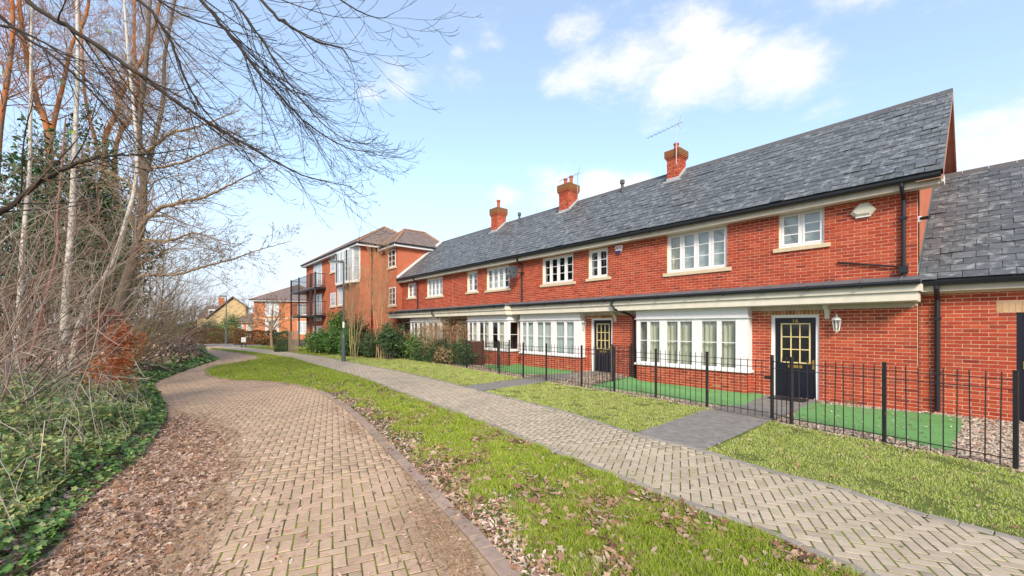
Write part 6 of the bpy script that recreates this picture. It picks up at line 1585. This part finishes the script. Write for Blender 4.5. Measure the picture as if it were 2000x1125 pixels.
aw(646, 655, 502, 531, nl=1); aw(646, 655.5, 572, 598, nl=1); aw(660, 669, 561, 596, nl=2)
aw(613, 629, 509, 560, nl=2, nb=3, sill=False); aw(613, 629, 575, 627, nl=2, nb=3, sill=False); aw(613, 629, 637, 668, nl=2, nb=2, sill=False)
aw(648, 655, 642, 668, nl=1)
aw(759, 773, 488, 522, Y=WY, nl=2, nb=2, blind=False); aw(760, 773, 561, 596, Y=WY, nl=2, nb=2, blind=False)
for k_ in (4.0,): pass
m = MB(); m.box(AX0 - .01, AX1 + .012, AY - .012, AY + .02, 2.62, 2.69); m.build('string_course', M['terracotta'], apt)
x_ = FX(718, 9.95); MB().tube([(-26.93, 10.75, 7.1), (-26.93, 10.75, .1)], .045, 6).build('downpipe', M['black_plastic'], apt)
# balconies
dx0, dx1, dy0 = -42.2, -34.3, 9.15
for zi, zd_ in enumerate((2.75, 4.95)):
    b = MB(); b.box(dx0, dx1, dy0, AY - .003, zd_ - .16, zd_); b.box(dx0, AX0 - .003, AY, 12.5, zd_ - .16, zd_); bal = b.build('balcony', M['iron'], apt)
    r_ = MB()
    for z in (zd_ + 1.05, zd_ + .1):
        r_.tube([(dx0, dy0 + .03, z), (dx1, dy0 + .03, z)], .022, 4); r_.tube([(dx1 - .03, dy0 + .03, z), (dx1 - .03, AY, z)], .022, 4); r_.tube([(dx0 + .03, dy0, z), (dx0 + .03, 12.5, z)], .022, 4)
    r_.build('rail', M['iron'], bal)
    me = None; n = 46
    for i in range(n + 1):
        x = dx0 + (dx1 - dx0) * i / n
        if me is None: q = MB(); q.box(-.009, .009, -.009, .009, 0, .95); me = raw_mesh('baluster', q.v, q.f, M['iron'])
        link('baluster', me, bal, Vector((x, dy0 + .03, zd_ + .1)) - org(bal))
    for i in range(1, 6): link('baluster', me, bal, Vector((dx1 - .03, dy0 + .03 + (AY - dy0) * i / 6, zd_ + .1)) - org(bal))
for x in (dx0 + .06, -39.3, -35.6, dx1 - .06):
    b = MB(); b.box(x - .055, x + .055, dy0 + .0, dy0 + .11, 0, 6.1 if x > -39 or x < -40 else 6.1); b.build('balcony_post', M['iron'], apt)

# lamp posts
def lamp(name_, label, base, H_, head, seed=0, s=1.0):
    t = thing('street_lamp', label, 'street lamp', tuple(base)); x, y = base.x, base.y
    MB().lathe((x, y, 0), [(.11 * s, 0), (.11 * s, .02), (.105 * s, .03), (.10 * s, 1.22), (.075 * s, 1.34), (.055 * s, 1.4)], 12).build('base', M['post_green'], t)
    MB().lathe((x, y, 1.38), [(.05 * s, 0), (.046 * s, H_ - 1.5)], 10).build('column', M['post_green'], t)
    m = MB(); m.box(x - .03, x + .03, y - .115 * s, y - .095 * s, .5, 1.0); m.build('access_panel', M['post_green'], t)
    d = Vector(head).normalized(); n = Vector((-d.y, d.x, 0)); c = Vector((x, y, H_ - .1)); m = MB()
    m.tube([c - Vector((0, 0, .1)), c + Vector((0, 0, .02)), c + d * .12 + Vector((0, 0, .04))], .045, 8); 
    P = []
    for (a, w_, z_) in ((.0, .09, -.03), (.72, .12, -.03), (.72, .12, .04), (.0, .09, .05)): pass
    a0, a1 = c + d * .02, c + d * .76
    lo = [a0 - n * .08 + Vector((0, 0, -.02)), a1 - n * .12 + Vector((0, 0, .0)), a1 + n * .12 + Vector((0, 0, .0)), a0 + n * .08 + Vector((0, 0, -.02))]
    hi = [p + Vector((0, 0, .12)) for p in lo]; hi[1] -= Vector((0, 0, .04)) - n * .03; hi[2] -= Vector((0, 0, .04)) + n * .03
    m.hexa(lo + hi); hd = m.build('lamp_head', M['post_green'], t, bevel=.015)
    m = MB(); q0, q1 = c + d * .14 + Vector((0, 0, -.045)), c + d * .70 + Vector((0, 0, -.03)); m.hexa([q0 - n * .06, q1 - n * .09, q1 + n * .09, q0 + n * .06] + [p + Vector((0, 0, .03)) for p in (q0 - n * .06, q1 - n * .09, q1 + n * .09, q0 + n * .06)])
    m.build('lamp_glass', M['pale_pane'], hd)
    MB().lathe((x, y, 1.75), [(.056 * s, 0), (.056 * s, .3)], 10).build('sticker', M['box_white'], t) if s == 1.0 else None
b = G(671, 706.5); lamp('street_lamp', 'tall grey-green street lamp at the edge of the footpath before the apartment block', Vector((b.x, b.y, 0)), 5.2, RGT * -1)
b = W(442, 672, 42); b.z = 0; lamp('street_lamp', 'small distant street lamp standing where the road bends away', b, 5.0, RGT * -1, s=.99)

# far houses
def place(t, p, ang):               # built about the world origin, then set down and turned
    t.location = (p.x, p.y, 0); t.rotation_euler = (0, 0, ang)
fh = thing('far_house', 'orange brick house with hipped roof and tall white windows beyond the small tree', 'house', (0, 0, 0))
MB().box(0, 8.6, 0, 9, -.2, 5.55).build('wall', M['brick_orange'], fh); hip('roof', 0, 8.6, 0, 9, 5.6, 2.6, fh, .45)
for (a, b_, c_, d_, nl, nb) in ((1.55, 3.3, 3.35, 5.35, 3, 2), (1.55, 3.3, .7, 2.9, 3, 2), (5.9, 7.2, 3.5, 5.1, 2, 2), (5.9, 7.2, .8, 2.6, 2, 2)): simple_window(fh, 'x', 0, -1, a, b_, c_, d_, nl, nb)
for (a, b_, c_, d_) in ((2.0, 3.4, 3.3, 5.0), (2.0, 3.4, .8, 2.6), (5.5, 6.9, 3.3, 5.0)): simple_window(fh, 'y', 0, -1, a, b_, c_, d_, 2, 2)
m = MB(); m.box(-.012, 8.612, -.012, .012, 2.95, 3.05); m.build('string_course', M['stone'], fh)
place(fh, W(495.7, 640, 58), math.atan2(RGT.y, RGT.x) + R(7))
FY = 13.5
def fw(par, Y, u0, u1, v0, v1, **k):
    um = (u0 + u1) / 2; tt = Y / (.7586 * (um - 313)); return simple_window(par, 'x', Y, -1, FX(u0, Y), FX(u1, Y), 1.8 + (638 - v1) * tt, 1.8 + (638 - v0) * tt, **k)
# low white-trimmed garage between
gh = thing('far_garage', 'low pale garage with a brown hipped roof between the yellow gable and the orange house', 'garage', (0, 0, 0))
MB().box(0, 3.4, 0, 5, -.2, 2.6).build('wall', M['brick_orange'], gh); hip('roof', 0, 3.4, 0, 5, 2.65, 1.3, gh, .4)
simple_window(gh, 'x', 0, -1, .5, 1.5, 1.3, 2.2, 2, 1); simple_window(gh, 'x', 0, -1, 2.0, 3.0, .1, 2.1, 1, 1, sill=False)
place(gh, W(456, 640, 66), math.atan2(RGT.y, RGT.x) + R(5))

# yellow gable house: gable wall square to the view
yh = thing('far_house', 'pale yellow brick house showing its blank gable wall, chimney at the left', 'house', tuple(W(445, 660, 75)))
def gpt(u, v, Z): q = W(u, v, Z); return (q.x, q.y, max(q.z, -.2))
Z1, Z2 = 72, 84
m = MB(); lo = [gpt(407, 720, Z1), gpt(481, 720, Z1), gpt(480, 597, Z1), gpt(457.5, 581, Z1), gpt(407.8, 620, Z1)]
bk = [tuple(Vector(p) + Vector((FWD.x, FWD.y, 0)) * 10 - Vector((RGT.x, RGT.y, 0)) * 6) for p in lo]
n = 0; m.v = lo + bk; m.f = [(0, 1, 2, 3, 4), (5, 6, 7, 8, 9)] + [(i, (i + 1) % 5, 5 + (i + 1) % 5, 5 + i) for i in range(5)]
m.build('wall', M['brick_yellow'], yh)
m = MB(); up = Vector((0, 0, .12)); out_ = -Vector((FWD.x, FWD.y, 0)) * .4
for (i, j) in ((3, 4), (3, 2)):
    a, b_ = Vector(lo[i]) + out_, Vector(lo[j]) + out_; e_ = (b_ - a).normalized() * .5; b_ = b_ + e_; c_, d_ = Vector(bk[j]) + e_, Vector(bk[i]); m.hexa([a + up * .2, b_ + up * .2, c_ + up * .2, d_ + up * .2, a + up * 2.2, b_ + up * 2.2, c_ + up * 2.2, d_ + up * 2.2])
m.build('roof', M['tile'], yh)
c = W(432.5, 600, 76); m = MB(); m.box(c.x - .45, c.x + .45, c.y - .45, c.y + .45, 3.5, 1.8 + 57 * 76 / 800.); m.build('chimney', M['brick_orange'], yh)
# roof with a dormer further left
lh_ = thing('far_house', 'long dark-roofed house with a white dormer, left of the yellow gable', 'house', tuple(W(405, 660, 88)))
m = MB(); a = W(385, 640, 86); b_ = W(425, 640, 86); dF = Vector((FWD.x, FWD.y, 0))
m.hexa([Vector((a.x, a.y, -.2)), Vector((b_.x, b_.y, -.2)), Vector((b_.x, b_.y, -.2)) + dF * 6, Vector((a.x, a.y, -.2)) + dF * 6, Vector((a.x, a.y, 4)), Vector((b_.x, b_.y, 4)), Vector((b_.x, b_.y, 4)) + dF * 6, Vector((a.x, a.y, 4)) + dF * 6]); m.build('wall', M['brick_yellow'], lh_)
m = MB(); A1, B1 = Vector((a.x, a.y, 3.9)), Vector((b_.x, b_.y, 3.9)); m.hexa([A1 - dF * .4, B1 - dF * .4, B1 + dF * 6.4, A1 + dF * 6.4, A1 + dF * 2.8 + Vector((0, 0, 2.5)), B1 + dF * 2.8 + Vector((0, 0, 2.5)), B1 + dF * 3.2 + Vector((0, 0, 2.5)), A1 + dF * 3.2 + Vector((0, 0, 2.5))]); m.build('roof', M['tile'], lh_)
q = W(415, 610, 85.5); r2 = Vector((RGT.x, RGT.y, 0)); m = MB(); p = Vector((q.x, q.y, 4.0)); m.hexa([p - r2 * .8, p + r2 * .8, p + r2 * .8 + dF * 2.5, p - r2 * .8 + dF * 2.5] + [x + Vector((0, 0, 1.4)) for x in (p - r2 * .8, p + r2 * .8, p + r2 * .8 + dF * 2.5, p - r2 * .8 + dF * 2.5)]); dm = m.build('dormer', M['white'], lh_)
m = MB(); p = p - dF * .02 + Vector((0, 0, .25)); m.quad(p - r2 * .65, p + r2 * .65, p + r2 * .65 + Vector((0, 0, .9)), p - r2 * .65 + Vector((0, 0, .9))); m.build('pane', M['dark_glass'], dm)

# hedges and shrubs of the middle distance
def hedge_px(label, u0, v0, u1, v1, ztop, depth, n, size, mat, seed, name='hedge', cat='hedge', group=None, rag=0.0):
    a, b_ = G(u0, v0), G(u1, v1); c = (a + b_) / 2; d = b_ - a; L = d.length; ang = math.atan2(d.y, d.x); t = thing(name, label, cat, (c.x, c.y, 0), group)
    r = np.random.default_rng(seed); P = r.uniform(-1, 1, (n, 3)); k = r.choice([0, 1, 1, 2, 2], n); far = r.random(n) < .75; P[np.arange(n), k] = np.where(far, np.sign(P[np.arange(n), k]) * r.uniform(.8, 1.03, n), P[np.arange(n), k])
    X = P[:, 0] * L / 2; Y = P[:, 1] * depth / 2 * (1 + .12 * np.sin(X * 3)) + depth / 2; Zz = (P[:, 2] + 1) / 2 * ztop * (1 + rag * r.uniform(-1, 1, n) * (.5 + .5 * np.sin(X * 7))) * (1 + .05 * np.sin(X * 4 + 1) + .03 * np.sin(X * 11))
    V = np.stack([X * math.cos(ang) - Y * math.sin(ang), X * math.sin(ang) + Y * math.cos(ang), Zz + .03], -1)
    o = scatter('leaves', V, size, LEAF, LEAF_F, mat, .9, seed, kind='stuff'); o.parent = t
    rng = random.Random(seed); tw = Twigs()
    for i in range(int(L * 6)):
        x = rng.uniform(-L / 2, L / 2); y = depth / 2 + rng.uniform(-.3, .3) * depth; p0 = Vector((x * math.cos(ang) - y * math.sin(ang), x * math.sin(ang) + y * math.cos(ang), 0)); p1 = p0 + Vector((rng.gauss(0, .2), rng.gauss(0, .2), ztop * rng.uniform(.7, .97)))
        tw.add([tuple(p0), tuple(p0.lerp(p1, .5) + Vector((rng.gauss(0, .05), rng.gauss(0, .05), 0))), tuple(p1)], [.015, .01, .004], 3)
    V2, F2 = tw.arrays(); link('stems', raw_mesh('stems', V2, F2, M['bark_tan']), t)
    return t
hedge_px('long clipped russet hedge in the far distance behind the lamp', 352, 672, 470, 671, 1.55, 1.2, 5000, (.06, .12), M['hedge_red'], 901)
hedge_px('low dark clipped hedge behind the information sign', 455, 673.5, 532, 673, 1.35, 1.2, 6000, (.05, .10), M['hedge_red'], 902)
hedge_px('dark green-brown hedge block left of the grey wooden fence', 534, 688, 562, 687.5, 1.35, 1.4, 4500, (.03, .06), M['bush_mix'], 903)
bush('shrub', 'rounded bright green shrub beside the distant lamp', W(431, 660, 46), (1.5, 1.3, 1.3), 3500, (.06, .11), M['bright_leaf'], 904)
bush('shrub', 'small upright green shrub right of the distant lamp', W(452, 636, 50), (1.2, 1.0, 1.3), 2500, (.06, .11), M['laurel'], 905)
bush('shrub', 'low dark green shrub in front of the yellow gable house', W(412, 645, 60), (2.2, 1.5, 1.3), 2500, (.08, .14), M['evergreen'], 906)
# grey boarded fence panel
a, b_ = G(563, 687.5), G(584, 687); t = thing('fence_panel', 'grey-brown wooden fence panel between the dark hedge and the laurels', 'fence', ((a.x + b_.x) / 2, (a.y + b_.y) / 2, 0))
d = b_ - a; n = 13; dn = d.normalized(); nn_ = Vector((-dn.y, dn.x, 0)) * .015
for i in range(n):
    p, q = a + d * (i / n) + dn * .01, a + d * ((i + 1) / n) - dn * .01; m = MB(); h = 1.5 + .015 * math.sin(i * 3)
    m.hexa([p - nn_, q - nn_, q + nn_, p + nn_] + [x + Vector((0, 0, h)) for x in (p - nn_, q - nn_, q + nn_, p + nn_)]); m.build('plank', M['wood_grey'], t)
# laurels along the apartment block
for i, (u, v, rx, ry, rz, n, m_, lab, sz) in enumerate([
    (598, 690, 1.15, .8, .80, 4200, 'laurel', 'rounded laurel bush right of the wooden fence panel, leaves yellowish at the left', (.05, .085)),
    (628, 693, 1.25, .8, .85, 4600, 'laurel', 'laurel bush in the middle of the row under the balconies', (.05, .085)),
    (656, 697, .9, .7, .85, 3600, 'laurel', 'laurel bush just left of the tall street lamp', (.045, .08)),
    (694, 700, .9, .6, .75, 2600, 'bush_mix', 'dull green shrub just right of the tall street lamp', (.04, .07))]):
    g = G(u, v); bush('laurel_bush', lab, (g.x + .2, g.y + .8, rz * .92), (rx, ry, rz), n, sz, M[m_], 920 + i, group='laurel bushes by the apartment block')
bush('tall_shrub', 'tall dense green shrub against the apartment wall behind the street lamp', (W(662, 640, 27.5).x, W(662, 640, 27.5).y, 1.45), (.9, .7, 1.3), 5600, (.05, .09), M['laurel'], 930)
bush('tall_shrub', 'dark green shrub at the apartment corner among bare stems', (W(700, 650, 25.5).x, W(700, 650, 25.5).y, 1.2), (.75, .6, 1.1), 3200, (.05, .08), M['evergreen'], 931)
bush('shrub', 'glossy dark green shrub with loose shoots before the fourth house', W(760, 662, 22.4), (.85, .6, .8), 3000, (.045, .08), M['bush_mix'], 932, lump=.4)
# mixed hedge before the third and fourth houses: green below, brown on top
def hb(u, off): q = G(u, 716 - (905 - u) * .115); return Vector((q.x, q.y + off, 0))
hedge_px('wild mixed green hedge behind the railing before the third and fourth houses', 748, 697, 905, 717, .95, .8, 7000, (.03, .065), M['bush_mix'], 940, rag=.3)
hedge_px('brown dead-leaved top of the hedge screening the fourth house bay', 806, 702, 902, 713, 1.8, .9, 11000, (.02, .045), M['hedge_brown'], 941, rag=.16)
HB = [(762, .9, 'evergreen', 'dark evergreen shrub at the left end of the wild hedge'), (784, .78, 'hedge_red', 'reddish-leaved shrub in the wild hedge left of the fourth house door'), (806, .82, 'laurel', 'glossy green shrub below the brown hedge top, the leftmost there'),
      (828, .62, 'bush_mix', 'dull green shrub low in the middle of the wild hedge'), (848, .72, 'evergreen', 'very dark shrub in the right half of the wild hedge'), (868, .58, 'hedge_brown', 'brown-leaved low shrub in the wild hedge, between two green ones'),
      (886, .66, 'laurel', 'glossy green shrub near the right end of the wild hedge'), (903, .5, 'bush_mix', 'small green shrub closing the wild hedge beside the screen')]
for i, (u, h_, m_, lab) in enumerate(HB):
    q = G(u, 697 + (u - 748) * .125); bush('hedge_shrub', lab, (q.x, q.y + (.5 if u < 800 or u > 880 else .12) + .1 * (i % 2), h_ * .85), (.75, .5, h_ * .85), 2300, (.03, .06), M[m_], 945 + i, lump=.45, group='shrubs grown together into the wild hedge')
q = G(716, 699); shrub('bare_shrub', 'russet bare shrub behind the railing right of the street lamp', Vector((q.x, q.y + .5, 0)), 1.9, .6, 22, M['twig_purple'], 961, r0=.01)
q = G(742, 701); shrub('bare_shrub', 'russet bare shrub at the foot of the pale stems by the wing', Vector((q.x, q.y + .4, 0)), 1.7, .6, 20, M['twig_purple'], 962, r0=.01)
q = G(838, 710); shrub('bare_shrub', 'tan bare shoots standing above the brown hedge', Vector((q.x, q.y + .5, 0)), 2.2, .35, 26, M['bark_tan_pale'], 963, r0=.008)
shrub('small_shrub', 'small yellowish shrub in the garden before the projecting bay', G(968, 716), .9, .5, 10, M['bark_tan'], 950, r0=.008, leaves=(M['ivy_pale'], 500, (.02, .035)))

# ornamental trees in the distance and bare saplings by the block
Sg = {0: dict(n=6, w=.14, up=.02, kids=6, ka=.8, kl=.5, s=4, re=.35), 1: dict(n=4, w=.14, up=.03, kids=4, ka=.8, kl=.5, s=3, re=.4), 2: dict(n=3, w=.12, up=.02, kids=0, ka=.6, kl=.5, s=3, re=.6), 'rmin': .011}
Zt = 36.0
bare_tree('small round-crowned bare tree on the far lawn by the information sign', [(pw([(531, 678.5, Zt), (530, 660, Zt), (530, 645, Zt), (532, 615, Zt), (534, 585, Zt)]), .16, .04)], Sg, M['bark_tan'],
          limbs=[(pw([(530, 647, Zt), (520, 636, Zt), (508, 630, Zt), (495, 628, Zt), (485, 632, Zt)]), .08, .02), (pw([(530, 647, Zt), (542, 634, Zt), (555, 628, Zt), (566, 622, Zt)]), .08, .02), (pw([(530, 640, Zt), (518, 615, Zt), (505, 600, Zt)]), .07, .02), (pw([(531, 640, Zt), (545, 612, Zt), (558, 590, Zt)]), .07, .02)],
          every=.3, kl=2.0, kr=.4, seed=31, start=.45, twmat=M['bark_tan'])
Zt = 42.0
bare_tree('second small bare tree, further left in front of the clipped hedge', [(pw([(493, 672, Zt), (493, 650, Zt), (492, 632, Zt), (490, 610, Zt)]), .14, .04)], Sg, M['bark_tan'],
          limbs=[(pw([(493, 645, Zt), (482, 630, Zt), (470, 622, Zt)]), .06, .02), (pw([(493, 645, Zt), (503, 630, Zt), (512, 620, Zt)]), .06, .02)], every=.35, kl=1.8, kr=.4, seed=32, start=.45, twmat=M['bark_tan'])
Ss = {0: dict(n=6, w=.06, up=.05, kids=3, ka=.5, kl=.5, s=3, re=.35), 1: dict(n=4, w=.08, up=.04, kids=0, ka=.7, kl=.5, s=3, re=.4), 'rmin': .005}
Zs = 23.5
def sap(label, root, tops, seed):
    rng = random.Random(seed); b0 = W(*root); b0.z = 0; t = thing('multi_stem_tree', label, 'tree', tuple(b0)); tw = Twigs()
    for (u, v) in tops:
        e = W(u, v, root[2] + rng.uniform(-.5, .5)); s_ = b0 + Vector((rng.gauss(0, .15), rng.gauss(0, .15), 0)); mid = s_.lerp(e, .45) + Vector((rng.gauss(0, .1), rng.gauss(0, .1), .1))
        along(tw, [s_, mid, s_.lerp(e, .75), e], .019, .005, Ss, rng, .16, .55, 1.1, .4, 5, .25, Vector((0, 0, .5)))
    tw.build('stems', M['bark_tan_pale'], t)
sap('pale bare multi-stemmed tree against the apartment block, the left clump', (693, 705, Zs), [(672, 560), (682, 520), (690, 560), (700, 500), (708, 540), (716, 580), (722, 600), (684, 600)], 41)
sap('pale bare multi-stemmed tree against the apartment block, the right clump by the wing', (738, 706, Zs - .8), [(712, 520), (722, 470), (736, 460), (746, 500), (756, 520), (760, 450), (730, 540), (765, 560)], 42)
# information sign
p = G(476, 678.5); t = thing('information_sign', 'small white-topped sign on two black legs on the far lawn', 'sign', (p.x, p.y, 0)); r2 = Vector((RGT.x, RGT.y, 0)) * .16
for s_ in (-1, 1):
    q = p + r2 * s_; MB().tube([(q.x, q.y, 0), (q.x, q.y, .55)], .035, 6).build('leg', M['iron'], t)
m = MB(); f2 = Vector((FWD.x, FWD.y, 0)) * .04; q0 = Vector((p.x, p.y, .45)); m.hexa([q0 - r2 * 1.2 - f2, q0 + r2 * 1.2 - f2, q0 + r2 * 1.2 + f2, q0 - r2 * 1.2 + f2] + [x + Vector((0, 0, .42)) for x in (q0 - r2 * 1.2 - f2, q0 + r2 * 1.2 - f2, q0 + r2 * 1.2 + f2, q0 - r2 * 1.2 + f2)]); m.build('sign_board', M['box_white'], t)
# trees beyond everything, so that the horizon is never bare
rng = random.Random(990)
tw = Twigs(); Sx = {0: dict(n=5, w=.09, up=.03, kids=6, ka=.6, kl=.35, s=3, re=.3), 1: dict(n=3, w=.1, up=.03, kids=4, ka=.6, kl=.5, s=3, re=.5), 2: dict(n=2, w=.1, kids=0, ka=.5, kl=.5, s=3, re=.6), 'rmin': .02}
for i in range(90):
    u = rng.uniform(300, 640); Zq = rng.uniform(105, 150); q = W(u, 640, Zq); limb(tw, Vector((q.x, q.y, 0)), Vector((0, 0, 1)), rng.uniform(6, 11), .16, 0, Sx, rng)
o = tw.build('distant_trees', M['twig_grey']); tag(o, 'faint bare trees beyond the far houses', 'trees', kind='stuff')
r = np.random.default_rng(5); n = 16000; uu = r.uniform(-200, 1000, n); Zq = r.uniform(110, 130, n); V = np.array([W(u, 640, z) for u, z in zip(uu, Zq)]); V[:, 2] = r.uniform(0, 4.2, n) ** 1 * (.8 + .2 * np.sin(uu * .05))
o = scatter('distant_hedge', V, (.35, .7), LEAF, LEAF_F, M['bush_mix'], .9, 6); tag(o, 'distant hedge line at the end of the road', 'hedge')
